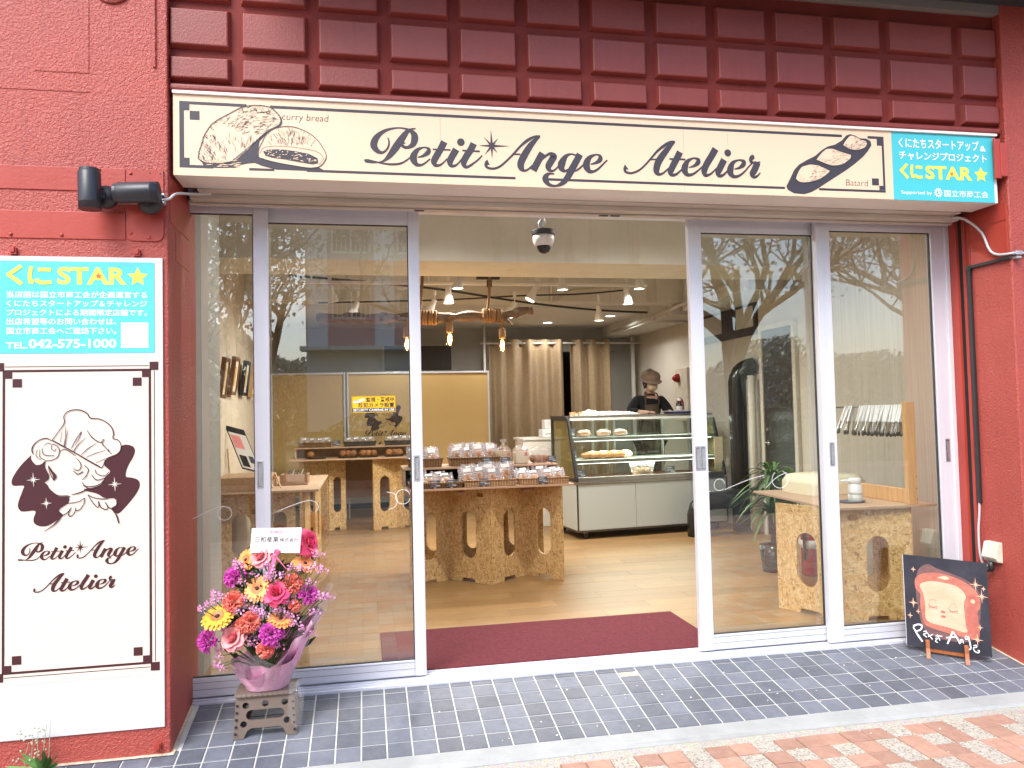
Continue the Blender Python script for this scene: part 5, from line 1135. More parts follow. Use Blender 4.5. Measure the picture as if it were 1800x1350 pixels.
def curtain(label, x0, x1, waves, seed):
    t = thing('curtain', label, 'curtain', ((x0+x1)/2, 6.62, .05), group='beige doorway curtains'); m = MB(); n_ = waves*14; rc_ = random.Random(seed); ph = [rc_.uniform(-.3,.3) for _ in range(waves+2)]
    nz = 14
    for j in range(nz+1):
        z = 2.25-(2.20)*j/nz
        for k in range(n_+1):
            a = k/14; q = a+ph[int(a)]*.4*math.sin(PI*(a-int(a))); amp = .045+.012*math.sin(3*a)+.01*j/nz
            m.v.append((x0+(x1-x0)*k/n_+.012*j/nz*math.sin(5*a), 6.62+amp*math.sin(2*PI*q), z))
    for j in range(nz):
        for k in range(n_): i = j*(n_+1)+k; m.f.append((i, i+n_+1, i+n_+2, i+1))
    o = obj('cloth', m, 'curtain', t, smooth=True); so = o.modifiers.new('s', 'SOLIDIFY'); so.thickness = .003
    for k in range(2*waves):
        x = x0+(x1-x0)*(k+.5)/(2*waves); obj('eyelet', MB().tube([(x-.004,6.62,2.198),(x+.004,6.62,2.198)], .024, 14), 'steel', t)
curtain('wide beige eyelet curtain left of the dark gap', 1.70, 2.735, 5, 1); curtain('narrow beige eyelet curtain right of the dark gap', 2.84, 3.42, 3, 2)
rod = thing('curtain_rod', 'white curtain rod with upright pole across the back of the room', 'rod', (2.7, 6.62, 2.2))
obj('rod', MB().tube([(1.58,6.62,2.198),(3.895,6.62,2.198)], .014, 10), 'white_paint', rod, smooth=True)
obj('pole', MB().tube([(1.63,6.58,0),(1.63,6.58,2.45)], .016, 10), 'white_paint', rod, smooth=True)
obj('pole', MB().tube([(3.78,6.70,0),(3.78,6.70,2.30)], .03, 10), 'white_paint', rod, smooth=True)
vd = thing('dark_doorway', 'dark open doorway between the two curtains', 'doorway', (2.79, 6.95, 0)); obj('opening', MB().box(2.2, 3.5, 6.94, 6.985, .08, 2.1), 'dark_void', vd); obj('lintel', MB().box(2.1, 3.6, 6.92, 6.985, 2.105, 2.2), 'wall_grey', vd)
bd_ = thing('back_window', 'dark window in the grey back wall above the partition', 'window', (.98, 6.99, 1.5))
obj('pane', MB().box(.30, 1.22, 6.955, 6.975, 1.30, 2.20), 'door_brown', bd_); obj('frame', MB().box(.26, .2995, 6.94, 6.988, 1.2, 2.24).box(1.2205, 1.26, 6.94, 6.988, 1.2, 2.24).box(.30, 1.22, 6.94, 6.988, 2.2005, 2.24).box(.30,1.22,6.94,6.953,1.84,1.86), 'wall_grey', bd_)

# ceiling services: conduits, cables
def pipe(name, label, pts, r, m, cat='pipe'): return tag(obj(name, MB().tube(pts, r, 8), m, smooth=True), label, cat)
pipe('white_conduit', 'white conduit sloping along the concrete beam at right', [(3.405,6.4,2.33),(3.405,4.4,2.36),(3.405,3.0,2.40)], .022, 'white_paint')
pipe('white_conduit', 'white conduit dropping to the right wall near the alarm', [(3.885,4.9,1.9),(3.885,4.9,2.27),(3.6,4.9,2.285),(3.40,4.9,2.30)], .022, 'white_paint')
pipe('white_conduit', 'white conduit with two bends in front of the rear beam', [(1.6,4.07,2.56),(1.95,4.07,2.56),(1.96,4.07,2.54),(1.96,4.07,2.38)], .012, 'white_paint')
pipe('grey_hose', 'grey flexible hose curving down from the ceiling', cr([(2.75,3.9,2.74),(2.62,4.0,2.60),(2.40,4.05,2.53),(2.15,4.06,2.50),(2.0,4.08,2.40)], 6), .017, 'white_paint_old', 'hose')
pipe('black_cable', 'black cable slung across the ceiling from left to right', cr([(-.6,3.2,2.48),(.6,3.3,2.40),(1.6,3.7,2.33),(2.4,4.0,2.30),(3.0,4.05,2.28)], 8), .011, 'black_plastic', 'cable')
pipe('black_cable', 'thinner black cable crossing under the lamp track', cr([(-.4,4.0,2.36),(.8,3.9,2.38),(1.6,3.85,2.42),(2.2,3.85,2.44),(2.7,3.95,2.5)], 8), .008, 'black_plastic', 'cable')
# lamp tracks and spot lamps
tk = thing('lamp_track', 'long white lamp track carrying spot lamps under the ceiling', 'lamp track', (1.2, 3.05, 2.40))
obj('rail', MB().box(-.75, 2.62, 3.03, 3.065, 2.385, 2.410), 'white_plastic', tk, bevel=.003)
for x in (-.4, .6, 1.6, 2.5): obj('hanger', MB().box(x-.006, x+.006, 3.042, 3.054, 2.4105, 2.7595), 'white_plastic', tk)
def light(kind, name, loc, e, col, par=None, **k):
    l = bpy.data.lights.new(name, kind); l.energy = e; l.color = col
    for a, b in k.items(): setattr(l, a, b)
    o = bpy.data.objects.new(name, l); COL.objects.link(o); o.location = loc
    return o
SPOTS = [('hanging plumb, first of the front row', .770,3.05,2.372,(0,0,-1),'white_plastic'), ('turned down to the left with a rosy glow', .690,3.50,2.32,(-.45,-.1,-1),'white_plastic'), ('half hidden by the beam, leftmost of three', .835,2.88,2.475,(0,0,-1),'white_plastic'),
         ('tilted to the left in the middle of the track', 1.575,3.05,2.385,(-.55,0,-1),'white_plastic'), ('tilted left with a rosy glow, below the middle lamp', 1.455,3.50,2.30,(-.55,-.1,-1),'white_plastic'), ('half hidden by the beam, middle of three', 1.76,2.88,2.47,(.05,0,-1),'white_plastic'),
         ('hanging lowest, right of the hose', 2.29,3.50,2.275,(0,0,-1),'white_plastic'), ('at the right end of the track', 2.42,3.05,2.372,(.06,0,-1),'white_plastic'), ('half hidden by the beam, rightmost of three', 2.48,2.88,2.485,(.0,0,-1),'white_plastic'),
         ('seen through the left sliding pane', -.02,3.50,2.30,(-.4,0,-1),'white_plastic'), ('over the left table', -.25,3.05,2.372,(.2,.2,-1),'white_plastic')]
for k, (wh, x, y, z, d, m) in enumerate(SPOTS):
    t = thing('spot_lamp', 'white bell spot lamp '+wh, 'spot lamp', (x, y, z), group='white spot lamps on the ceiling'); d = Vector(d).normalized(); p = Vector((x, y, z))
    obj('neck', MB().tube([p+Vector((0,0,.10)), p+Vector((0,0,.045))], .016, 10).tube([p+Vector((0,0,.045)), p], .005, 8), m, t)
    sh_ = obj('shade', MB().tube([p, p+d*.006, p+d*.05, p+d*.075, p+d*.095, p+d*.150], [.020,.026,.026,.030,.040,.046], 20, cap=False).tube([p, p-d*.002], [.02,.001], 20), m, t, smooth=True)
    obj('lamp_face', MB().tube([p+d*.138, p+d*.140], .042, 20), 'lamp_face', t)
    sp = light('SPOT', 'spot_beam', p+d*.152, 18, (1, .97, .92), spot_size=R(165), spot_blend=.8, shadow_soft_size=.04)
    sp.rotation_euler = (-d).to_track_quat('Z', 'Y').to_euler()
for wh, x, y, zc, en in (('over the middle of the back room', 1.55, 5.75, 2.449, 19), ('near the curtain', 2.45, 6.3, 2.449, 12), ('over the partition', .45, 5.5, 2.449, 19), ('behind the counter', 3.1, 5.6, 2.449, 24), ('in the front bay above the mat at left', .45, .85, 2.759, 55), ('in the front bay above the mat at right', 2.1, .85, 2.759, 52)):
    t = thing('downlight', 'round flush ceiling downlight '+wh, 'downlight', (x, y, zc), group='round ceiling downlights')
    obj('trim_ring', MB().lathe([(.075,zc+.0005),(.075,zc-.005),(.06,zc-.007),(.06,zc+.0005)], 24, (x,y,0)), 'white_plastic', t, smooth=False)
    obj('lamp_face', MB().lathe([(.0001,zc-.0055),(.0595,zc-.0055),(.0595,zc-.0035),(.0001,zc-.0035)], 24, (x,y,0)), 'downlight_face', t)
    sp = light('SPOT', 'downlight_beam', (x, y, zc-.014), en, (1, .97, .92), spot_size=R(165), spot_blend=.7, shadow_soft_size=.05)
# dome camera
dc = thing('dome_camera', 'white and black dome camera hanging in the open doorway', 'camera', (1.035, .5, 2.14))
obj('mount_ring', MB().lathe([(.062,2.262),(.066,2.256),(.066,2.236),(.062,2.232)], 24, (1.035,.5,0)), 'black_plastic', dc)
obj('body', MB().lathe([(.060,2.2315),(.060,2.20),(.052,2.178),(.044,2.172)], 24, (1.035,.5,0)), 'white_plastic', dc, smooth=True)
obj('dome', MB().lathe([(.040,2.1715),(.038,2.156),(.028,2.140),(.012,2.132),(.0001,2.131)], 20, (1.035,.5,0)), 'bottle_dark', dc, smooth=True)
obj('hanging_chain', MB().tube([(1.035,.5,2.262),(1.03,.5,2.29),(1.04,.5,2.31),(1.035,.5,2.33),(1.035,.5,2.76)], .009, 8).tube(cr([(1.02,.5,2.265),(1.01,.5,2.30),(1.03,.5,2.33)],4), .006, 6), 'galv', dc, smooth=True)
# driftwood lamp
dw = thing('driftwood_lamp', 'driftwood branch lamp with rope wraps and bare bulbs under the ceiling', 'lamp', (.9, 2.8, 1.8))
bp_ = [(-.35,2.80,2.05),(-.1,2.80,2.06),(.15,2.80,2.055),(.4,2.80,2.065),(.65,2.80,2.06),(.9,2.80,2.075),(1.15,2.80,2.08),(1.32,2.80,2.10),(1.47,2.80,2.125)]
obj('branch', MB().tube(cr(bp_, 5), [.040+.010*math.sin(k*1.3)+.006*math.sin(k*2.9)-.018*max(0, (k-30)/11) for k in range(41)], 10), 'driftwood', dw)
obj('snag', MB().tube([(1.28,2.80,2.10),(1.36,2.80,2.14),(1.44,2.80,2.15)], [.024,.02,.008], 7).tube([(1.2,2.80,2.08),(1.26,2.79,2.02),(1.29,2.79,2.0)], [.02,.014,.004], 7), 'driftwood', dw)
def coil(x0, x1, n_, r, z): return [(x0+(x1-x0)*k/(n_*10)+.008*math.sin(2*PI*k/10+.6)+.003*math.sin(k*.37), 2.80+r*math.cos(2*PI*k/10), z+r*math.sin(2*PI*k/10)) for k in range(n_*10+1)]
obj('rope_wrap', MB().tube(coil(.44,.64,8,.054,2.062), .0125, 7), 'rope', dw, smooth=True)
obj('rope_wrap', MB().tube(coil(1.03,1.20,7,.052,2.08), .0125, 7), 'rope', dw, smooth=True)
for x in (.50, 1.08): obj('hanging_rope', MB().tube(cr([(x,2.80,2.12),(x+.015,2.80,2.28),(x+.03,2.85,2.42),(x+.03,2.9,2.6)],4), .013, 7), 'rope', dw, smooth=True)
obj('rope_plug', MB().box(1.09,1.13,2.86,2.90,2.34,2.40).box(1.0,1.2,2.85,2.91,2.41,2.44), 'black_plastic', dw)
for x, z in ((.385,1.845),(.744,1.885),(1.194,1.835)):
    obj('drop_rope', MB().tube([(x,2.77,z+.13),(x+.005,2.76,z+.20),(x,2.75,2.06)], .012, 7), 'rope', dw, smooth=True)
    obj('rope_socket', MB().lathe([(.018,z+.135),(.028,z+.12),(.030,z+.06),(.026,z+.045)], 14, (x,2.77,0)), 'rope', dw, smooth=True)
    bu = obj('bulb', MB().lathe([(.013,z+.045),(.018,z+.03),(.032,z-.01),(.034,z-.035),(.024,z-.062),(.008,z-.072),(.0001,z-.073)], 18, (x,2.77,0)), 'bulb_glass', dw, smooth=True)
    fm = MB()
    for k in range(6): a = k*PI/3; fm.tube([(x+.006*math.cos(a),2.77+.006*math.sin(a),z+.03),(x+.016*math.cos(a),2.77+.016*math.sin(a),z-.015),(x+.006*math.cos(a+.5),2.77+.006*math.sin(a+.5),z-.05)], .0022, 5)
    obj('filament', fm, 'filament', bu)
    light('POINT', 'bulb_light', (x, 2.77, z-.01), .9, (1, .62, .28), shadow_soft_size=.02)
# entrance mat
tag(obj('door_mat', MB().box(.10, 1.845, .10, .80, .0005, .011), 'mat_red', bevel=.004), 'dark red entrance mat lying inside the open doorway', 'mat')
# ================================================================ FURNITURE
PT = .018
def osb_panel(par, a, b, h, hole=True, slot=None, notch=True):
    a, b = Vector((a[0], a[1], 0)), Vector((b[0], b[1], 0)); d = b-a; w = d.length; d.normalize(); n_ = Vector((-d.y, d.x, 0)); out = [(.004,0)]
    if notch: out += [(w*.32,0),(w*.34,.028),(w*.62,.028),(w*.64,0)]
    out += [(w-.004,0),(w-.004,h),(.004,h)]
    hol = []
    if hole: hol.append(oval(w*.5, h*.50, min(.140, w*.42), h*.50, 6))
    if slot: hol.append(oval(w*slot, h-.052, .064, .034, 4))
    v, f = holes_mesh(out, hol, PT); m = MB(); m.f = f; m.v = [tuple(a+d*p[0]+n_*p[1]+Vector((0,0,p[2]+.001))) for p in v]
    return obj('leg_panel', m, 'osb', par)
# centre table
tc = thing('display_table', 'zigzag board display table of wrapped breads in the open doorway', 'table', (.95, 2.1, 0))
zz = [(.335,1.90),(.643,2.156),(.914,1.875),(1.237,2.145),(1.452,1.851)]
for k in range(4): osb_panel(tc, zz[k], zz[k+1], .697, True, (.78 if k in (1,) else None))
osb_panel(tc, (.40,2.52), (.70,2.32), .697); osb_panel(tc, (.70,2.32), (1.02,2.54), .697); osb_panel(tc, (1.02,2.54), (1.42,2.34), .697)
obj('handle_plug', MB().box(.70, .765, 2.03, 2.065, .635, .665), 'ply_face', tc, bevel=.012); obj('handle_plug', MB().box(1.20,1.265,2.06,2.095,.635,.665), 'ply_face', tc, bevel=.012)
obj('table_top', MB().box(.305, 1.535, 1.80, 2.62, .6985, .714), 'ply_edge', tc, bevel=.002)
rs = thing('shelf_riser', 'low plywood shelf riser along the back of the centre table', 'shelf', (.95, 2.3, .714))
obj('shelf', MB().box(.30, 1.475, 2.055, 2.45, .833, .848), 'ply_edge', rs, bevel=.002)
for x in (.305, 1.4585): obj('side', MB().box(x, x+.015, 2.06, 2.44, .7145, .8325), 'ply_face', rs)
obj('back', MB().box(.321, 1.458, 2.425, 2.44, .7145, .8325), 'dark_void', rs)
# back table and left table
tb = thing('display_table', 'board display table with baskets in front of the emblem partition', 'table', (-.1, 5.1, 0))
for a, b in (((-.70,5.25),(-.38,5.02)),((-.38,5.02),(-.19,5.10)),((.10,4.86),(.36,5.02)),((.36,5.02),(.62,4.86))): osb_panel(tb, a, b, .775, True, None)
obj('back_panel', MB().box(-.70, .60, 5.50, 5.518, .3, .775), 'pine_dark', tb)
obj('table_top', MB().box(-.78, .66, 4.80, 5.56, .7765, .792), 'ply_edge', tb, bevel=.002)
r2 = thing('shelf_riser', 'low shelf riser on the table in front of the emblem partition', 'shelf', (-.1, 5.3, .792))
obj('shelf', MB().box(-.74, .62, 5.08, 5.5, .895, .910), 'ply_edge', r2, bevel=.002); obj('riser_front', MB().box(-.735, .615, 5.30, 5.315, .7925, .8945), 'pine_dark', r2)
for x in (-.735, .60): obj('side', MB().box(x, x+.015, 5.0955, 5.2995, .7925, .8945), 'ply_face', r2)
tl = thing('display_table', 'board display table with tool boxes beside the left wall', 'table', (-.75, 2.9, 0))
osb_panel(tl, (-1.09,2.62), (-.76,2.62), .672, True, None, False); osb_panel(tl, (-.76,2.62), (-.52,2.68), .672); osb_panel(tl, (-.46,2.70), (-.44,3.02), .672, False, None, False); osb_panel(tl, (-.40,3.02), (-.38,3.5), .672)
obj('table_top', MB().add([(-1.095,2.42,.6735),(-.325,2.42,.6735),(-.325,3.95,.6735),(-1.095,3.95,.6735),(-1.095,2.42,.690),(-.325,2.42,.690),(-.325,3.95,.690),(-1.095,3.95,.690)],[(0,3,2,1),(4,5,6,7),(0,1,5,4),(1,2,6,5),(2,3,7,6),(3,0,4,7)]), 'ply_face', tl, bevel=.002)
tag(obj('wooden_riser_box', MB().box(-1.09, -.70, 2.46, 3.0, .691, .795), 'pine_dark', bevel=.003), 'flat dark wooden riser box on the left table', 'box')
# things on the left table
bx_ = thing('wooden_crate', 'small wooden crate of cards on the left table', 'crate', (-.55, 3.0, .69))
for a in ((-.66,-.44,2.86,2.872),(-.66,-.44,3.108,3.12),(-.66,-.648,2.8725,3.1075),(-.452,-.44,2.8725,3.1075)): obj('side', MB().box(*a, .691, .775), 'pine_dark', bx_)
for k in range(5): obj('card', MB().obox((-.60+.035*k,2.98,.775),(.002,0,.001),(0,.05,0),(.012,0,.035)), 'loaf_paper' if k % 2 else 'slate_card', bx_)
for wh, x in (('nearest the crate', -.66), ('farther from the crate', -.76)):
    t = thing('folding_stand', 'small folding wooden stand on the left table '+wh, 'stand', (x, 2.75, .69))
    for dx in (-.03,.03): obj('leg', MB().bar((x+dx,2.66,.692),(x+dx-.05,2.74,.80),.008,.012), 'pine', t); obj('leg', MB().bar((x+dx-.10,2.84,.692),(x+dx-.045,2.745,.80),.008,.012), 'pine', t)
ps = thing('leaning_poster', 'tilted product poster on a stand, leaning on the left table', 'poster', (-1.0, 2.86, .795))
def onp(a, b, d=0): return (-1.11+a*.15+.16*(1-b)*.95+d*.5, 2.93-d+.10*b, 1.175-.36*(1-b)-.045*a+.02)
def pq(a0, a1, b0, b1, d, m, nm):
    q = MB(); q.v = [onp(a0,b0,d), onp(a1,b0,d), onp(a1,b1,d), onp(a0,b1,d)]; q.f = [(0,1,2,3)]; return obj(nm, q, m, ps)
q = MB(); q.v = [onp(a,b,d) for d in (-.012,0) for a,b in ((0,0),(1,0),(1,1),(0,1))]; q.f = [(0,3,2,1),(4,5,6,7),(0,1,5,4),(1,2,6,5),(2,3,7,6),(3,0,4,7)]; obj('panel', q, 'hair', ps)
pq(.04,.96,.04,.86,.001,'card_white','sheet'); pq(.08,.60,.50,.80,.002,'petal_pink','print'); pq(.12,.5,.08,.34,.002,'hair','print'); pq(.62,.88,.2,.36,.002,'slate_card','print')
obj('leg', MB().bar((-1.08,2.96,1.0),(-1.09,3.10,.796),.010), 'pine', ps)
for k, (y, m, L_, zb, wh) in enumerate(((2.56,'frame_wood',.20,1.41,'at the near end, partly hidden'),(3.02,'frame_wood',.24,1.45,'with a brown wooden frame'),(3.62,'hair',.24,1.46,'with a black frame'),(4.14,'frame_oak',.22,1.46,'with a pale wooden frame at the far end'))):
    t = thing('picture_frame', 'hanging picture on the left wall '+wh, 'picture', (XL+.012, y, zb), 0, 'framed pictures on the left wall', world=False); t.rotation_euler = (0, .13, 0)
    x0, x1 = 0, .034
    for a, b, c, d in ((0,.03,0,.32),(L_-.03,L_,0,.32),(.0302,L_-.0302,0,.03),(.0302,L_-.0302,.29,.32)): obj('frame_bar', MB().box(x0,x1,a,b,c,d), m, t, world=False)
    obj('picture', MB().box(x0+.004,x0+.024,.0305,L_-.0305,.0305,.2895), 'loaf_paper' if k != 2 else 'porcelain_grey', t, world=False)
    obj('motif', MB().box(x0+.0245,x0+.0252,L_*.35,L_*.65,.08,.24), 'bread_pale', t, world=False)
    obj('cord', MB().tube([(x0+.02,L_/2,.32),(x0-.14,L_/2,1.25)], .0015, 5), 'white_paint', t, world=False)

# baskets, bags, price cards -----------------------------------------------------------
def basket(label, x, y, z, w, d, h, m='wicker', flare=.012, group='bread baskets'):
    t = thing('bread_basket', label, 'basket', (x, y, z), 0, group, world=False); a, b = w/2, d/2; th_ = .006; A, B = a+flare, b+flare
    mb = MB(); O = [(-a,-b,.001),(a,-b,.001),(a,b,.001),(-a,b,.001)]; T = [(-A,-B,h),(A,-B,h),(A,B,h),(-A,B,h)]; IT = [(-A+th_,-B+th_,h),(A-th_,-B+th_,h),(A-th_,B-th_,h),(-A+th_,B-th_,h)]; IB = [(-a+th_,-b+th_,.007),(a-th_,-b+th_,.007),(a-th_,b-th_,.007),(-a+th_,b-th_,.007)]
    mb.add(O+T+IT+IB, [(3,2,1,0),(0,1,5,4),(1,2,6,5),(2,3,7,6),(3,0,4,7),(4,5,9,8),(5,6,10,9),(6,7,11,10),(7,4,8,11),(8,9,13,12),(9,10,14,13),(10,11,15,14),(11,8,12,15),(12,13,14,15)])
    obj('woven_body', mb, m, t, world=False)
    obj('rim', MB().tube([(-A,-B,h),(A,-B,h),(A,B,h),(-A,B,h),(-A,-B,h)], .0055, 7), m, t, world=False, smooth=True)
    for k in range(int(w/.03)):
        x_ = -a+.015+k*.03; obj('stake', MB().bar((x_,-b-.001,.002),(x_*A/a,-B-.001,h),.006,.003), m, t, world=False) if k % 2 == 0 else None
    return t
def bag_proto(label, grp):
    """flat printed bakery bag: bulging film, printed side strips, bread inside"""
    t = thing('bread_bag', label, 'bread bag', (0,0,0), 0, grp, world=False); w, h = .058, .105; rb_ = random.Random(hash(label) % 1000 if False else len(label)); m = MB(); N, Q = 8, 8
    for s_ in (-1, 1):
        b = len(m.v)
        for j in range(Q+1):
            for i in range(N+1):
                u_, v_ = i/N*2-1, j/Q*2-1; bul = (1-u_**4)*(1-v_**4); m.v.append((u_*w+.003*math.sin(7*v_), s_*.017*bul*(1-.35*v_)+rb_.uniform(-.0016,.0016)*bul, (v_+1)*h/2+.004*math.sin(5*u_)*(v_ > .8)))
        for j in range(Q):
            for i in range(N): k = b+j*(N+1)+i; m.f.append((k, k+1, k+N+2, k+N+1) if s_ < 0 else (k, k+N+1, k+N+2, k+1))
    obj('film', m, 'bag_film', t, world=False, smooth=True)
    for s_ in (-1, 1):
        pr_ = MB()
        for k in range(7): z = .006+k*.014; x_ = s_*.047; pr_.add([(x_-.007,-.0125,z),(x_+.007,-.0125,z+.003),(x_+.007,-.0125,z+.012),(x_-.007,-.0125,z+.009)], [(0,1,2,3)])
        obj('printed_strip', pr_, 'pattern_print', t, world=False)
    lab = MB(); lab.add([(-.026,-.0185,.070),(.024,-.0185,.073),(.023,-.0165,.094),(-.024,-.0165,.090)], [(0,1,2,3)]); obj('paper_label', lab, 'card_white', t, world=False)
    obj('bread', MB().ball((.003,-.006,.036), .040, .0135, .031, 12, 8, .10, rb_), 'bread', t, world=False, smooth=True)
    return t
used = [False]
BP = None
def bags(label, grp, spots):
    global BP
    ORD = ('first','second','third','fourth','fifth','sixth','seventh','eighth','ninth','tenth'); last = None; k = 0; rw_ = 'front'; base_ = label
    for (x, y, z, tilt, rz, s_) in spots:
        if last is not None and x < last-.05: rw_ = 'rear'; k = 0
        last = x; label = ORD[k]+' from left, '+rw_+' row: '+base_; k += 1
        if BP is None: BP = bag_proto(label, grp); o = BP; o.location = (x, y, z); o['label'] = label; o['group'] = grp
        else: o = dup(BP, (x, y, z), None, label, grp)
        o.rotation_euler = (tilt, 0, rz); o.scale = (s_*1.12, s_, s_*1.28)
rz_ = random.Random(77)
def row(x0, x1, y, z, n_, tilt, s_=.95, j=.006): return [(x0+(x1-x0)*k/max(1,n_-1)+rz_.uniform(-j,j), y+rz_.uniform(-j,j)+.012*(k % 2), z+rz_.uniform(0,.004), tilt+rz_.uniform(-.15,.1), rz_.uniform(-.18,.18), s_*rz_.uniform(.93,1.06)) for k in range(n_)]
z1, z2 = .7145, .8485
basket('low brown basket at the left front of the centre table', .525, 1.92, z1, .36, .20, .038)
basket('pale wicker tray in the middle front of the centre table', .915, 1.92, z1, .375, .20, .045, 'wicker_pale', .004)
basket('pale wicker tray at the right front of the centre table', 1.315, 1.925, z1, .365, .20, .045, 'wicker_pale', .004)
basket('deep brown basket in the middle of the upper shelf', .845, 2.20, z2, .36, .20, .062)
basket('deep brown basket at the left of the upper shelf', .47, 2.20, z2, .24, .20, .062)
bags('flat bagged bread in the low brown basket', 'bagged breads in the low brown basket', row(.47, .60, 1.93, z1+.008, 2, -.95, .98)+row(.42,.56,1.97,z1+.02,2,-.8,.9))
bags('upright bagged bread in the middle pale tray', 'bagged breads in the middle pale tray', row(.765, 1.045, 1.93, z1+.008, 4, -.42, 1.0)+row(.78, 1.06, 1.98, z1+.022, 5, -.28, 1.02))
bags('reclining bagged bread in the right pale tray', 'bagged breads in the right pale tray', row(1.18, 1.45, 1.92, z1+.008, 4, -.85, .98)+row(1.2, 1.44, 1.97, z1+.02, 3, -.7, .98))
bags('bagged bread standing in the middle upper basket', 'bagged breads in the middle upper basket', row(.715, .975, 2.20, z2+.025, 4, -.45, .98)+row(.74, .97, 2.25, z2+.04, 4, -.3, 1.0))
bags('bagged bread standing in the left upper basket', 'bagged breads in the left upper basket', row(.42, .53, 2.20, z2+.02, 2, -.45, .98)+row(.40,.52,2.25,z2+.03,2,-.3,.98))
def price_card(label, x, y, z, rz=0, s_=1, grp='slate price cards'):
    global PC
    if 'PC' not in globals():
        t = thing('price_card', label, 'price card', (x, y, z), rz, grp, world=False); PC = t
        c = obj('slate', MB().obox((0,0,.034),(.035,0,0),(0,.0012,0),(0,.004,.024)), 'slate_card', t, world=False)
        wr_ = MB(); rr_ = random.Random(5)
        for q_, (za, x0, x1, hh) in enumerate(((.044,-.026,.010,.006),(.033,-.026,.022,.003),(.028,-.026,.016,.003),(.018,.004,.028,.008))):
            x = x0
            while x < x1: w = rr_.uniform(.002,.005); wr_.add([(x,-.0026+.0016*(.034-za)*0,za),(x+w,-.0026,za),(x+w,-.0026,za+hh),(x,-.0026,za+hh)], [(0,1,2,3)]); x += w+.0014
        for i_, p in enumerate(wr_.v): wr_.v[i_] = (p[0], -.0026+(p[2]-.034)*.166, p[2])
        obj('chalk_marks', wr_, 'porcelain_grey', c, world=False); obj('clip', MB().box(-.008,.008,-.004,.016,.0,.012), 'pine', t, world=False)
    else: t = dup(PC, (x, y, z), rz, label, grp)
    t.scale = (s_, s_, s_)
price_card('price card at the far left of the front row', .515, 1.813, z1)
price_card('price card on the low brown basket, second of the front row', .632, 1.813, z1)
price_card('price card on the middle pale tray', .865, 1.813, z1)
price_card('price card on the right pale tray', 1.30, 1.813, z1)
price_card('price card at the right of the upper basket', .935, 2.07, z2)
price_card('price card in front of the left loaf', 1.075, 2.07, z2)
price_card('price card at the right end of the upper shelf', 1.435, 2.07, z2, .1)
def loaf(label, x, y, z, m):
    t = thing('loaf_bag', label, 'loaf', (x, y, z), 0, 'tied bags of sliced loaf', world=False)
    obj('loaf', MB().prism([(-.048,.002),(.048,.002),(.050,.085),(.040,.098),(-.040,.098),(-.050,.085)], -.05, .05), m, t, world=False, bevel=.006)
    obj('crust', MB().box(-.046,.046,-.045,.045,.0985,.104), 'bread', t, world=False, bevel=.004)
    f = MB(); prof = [(.056,.0),(.060,.03),(.060,.09),(.052,.115),(.012,.150),(.008,.158),(.022,.178),(.026,.192)]; n_ = 16; rl = random.Random(3)
    for (r_, zz_) in prof:
        for k in range(n_): a = 2*PI*k/n_; q_ = max(abs(math.cos(a)), abs(math.sin(a)))**.75; f.v.append((r_*math.cos(a)/q_*(1+rl.uniform(-.06,.06)*(zz_ > .1)), r_*math.sin(a)/q_*(1+rl.uniform(-.06,.06)*(zz_ > .1)), zz_))
    for j in range(len(prof)-1):
        for k in range(n_): f.f.append((j*n_+k, j*n_+(k+1) % n_, (j+1)*n_+(k+1) % n_, (j+1)*n_+k))
    obj('clear_bag', f, 'clear_bag', t, world=False, smooth=True); obj('red_label', MB().box(.022,.044,-.0515,-.0505,.062,.090), 'label_red', t, world=False)
    obj('tie', MB().tube([(0,0,.150),(0,0,.158)], .011, 10), 'pine', t, world=False)
loaf('tied bag of pale loaf, left one on the upper shelf', 1.075, 2.17, z2, 'bread_pale'); loaf('tied bag of papered loaf, right one on the upper shelf', 1.21, 2.17, z2, 'loaf_paper')
bn = thing('crinkled_bread_bag', 'crinkled clear bag of rolls at the right end of the upper shelf', 'bread bag', (1.36, 2.18, z2), 0, None, world=False)
rq = random.Random(8); obj('clear_bag', MB().ball((0,0,.06), .095, .06, .062, 18, 12, .16, rq), 'clear_bag', bn, world=False); 
for k in range(3): obj('roll', MB().ball((-.045+.045*k,0,.035), .035, .035, .032, 12, 8, .03, rq), 'bread', bn, world=False, smooth=True)
# goods on the back table
for k, (x, wh, m) in enumerate(((-.52,'brown basket of bagged cookies on the back shelf riser','wicker'),(-.03,'dark basket on the middle of the back shelf riser','wicker_dark'),(.42,'dark basket at the right of the back shelf riser','wicker_dark'))):
    basket(wh, x, 5.19, .9105, .34, .16, .05, m, .01, 'baskets on the back table')
    bags('bagged cookie in the '+('left', 'middle', 'right')[k]+' back table basket', 'bagged cookies at the back '+('left','middle','right')[k], row(x-.12, x+.12, 5.19, .922, 4, -.3, .72))
for k, (x, wh) in enumerate(((-.50,'left'),(-.16,'second'),(.06,'third'),(.34,'right'))):
    t = thing('bread_tray', 'dark tray of round breads on the back table, '+wh+' one', 'tray', (x, 4.95, .7925), 0, 'dark trays on the back table', world=False)
    obj('tray', MB().lathe([(.0001,0),(.095,0),(.115,.018),(.11,.018),(.09,.005),(.0001,.005)], 18, (0,0,0), 'z', .7), 'wicker_dark', t, world=False)
    for j in range(3 if k else 1): obj('bread', MB().ball((-.055+.055*j,.0,.045), .042, .035, .038, 12, 8, .05, rq), 'bread', t, world=False, smooth=True)
price_card('price card beside the cookie basket on the back riser', -.29, 5.15, .9105, 0, 1.2)

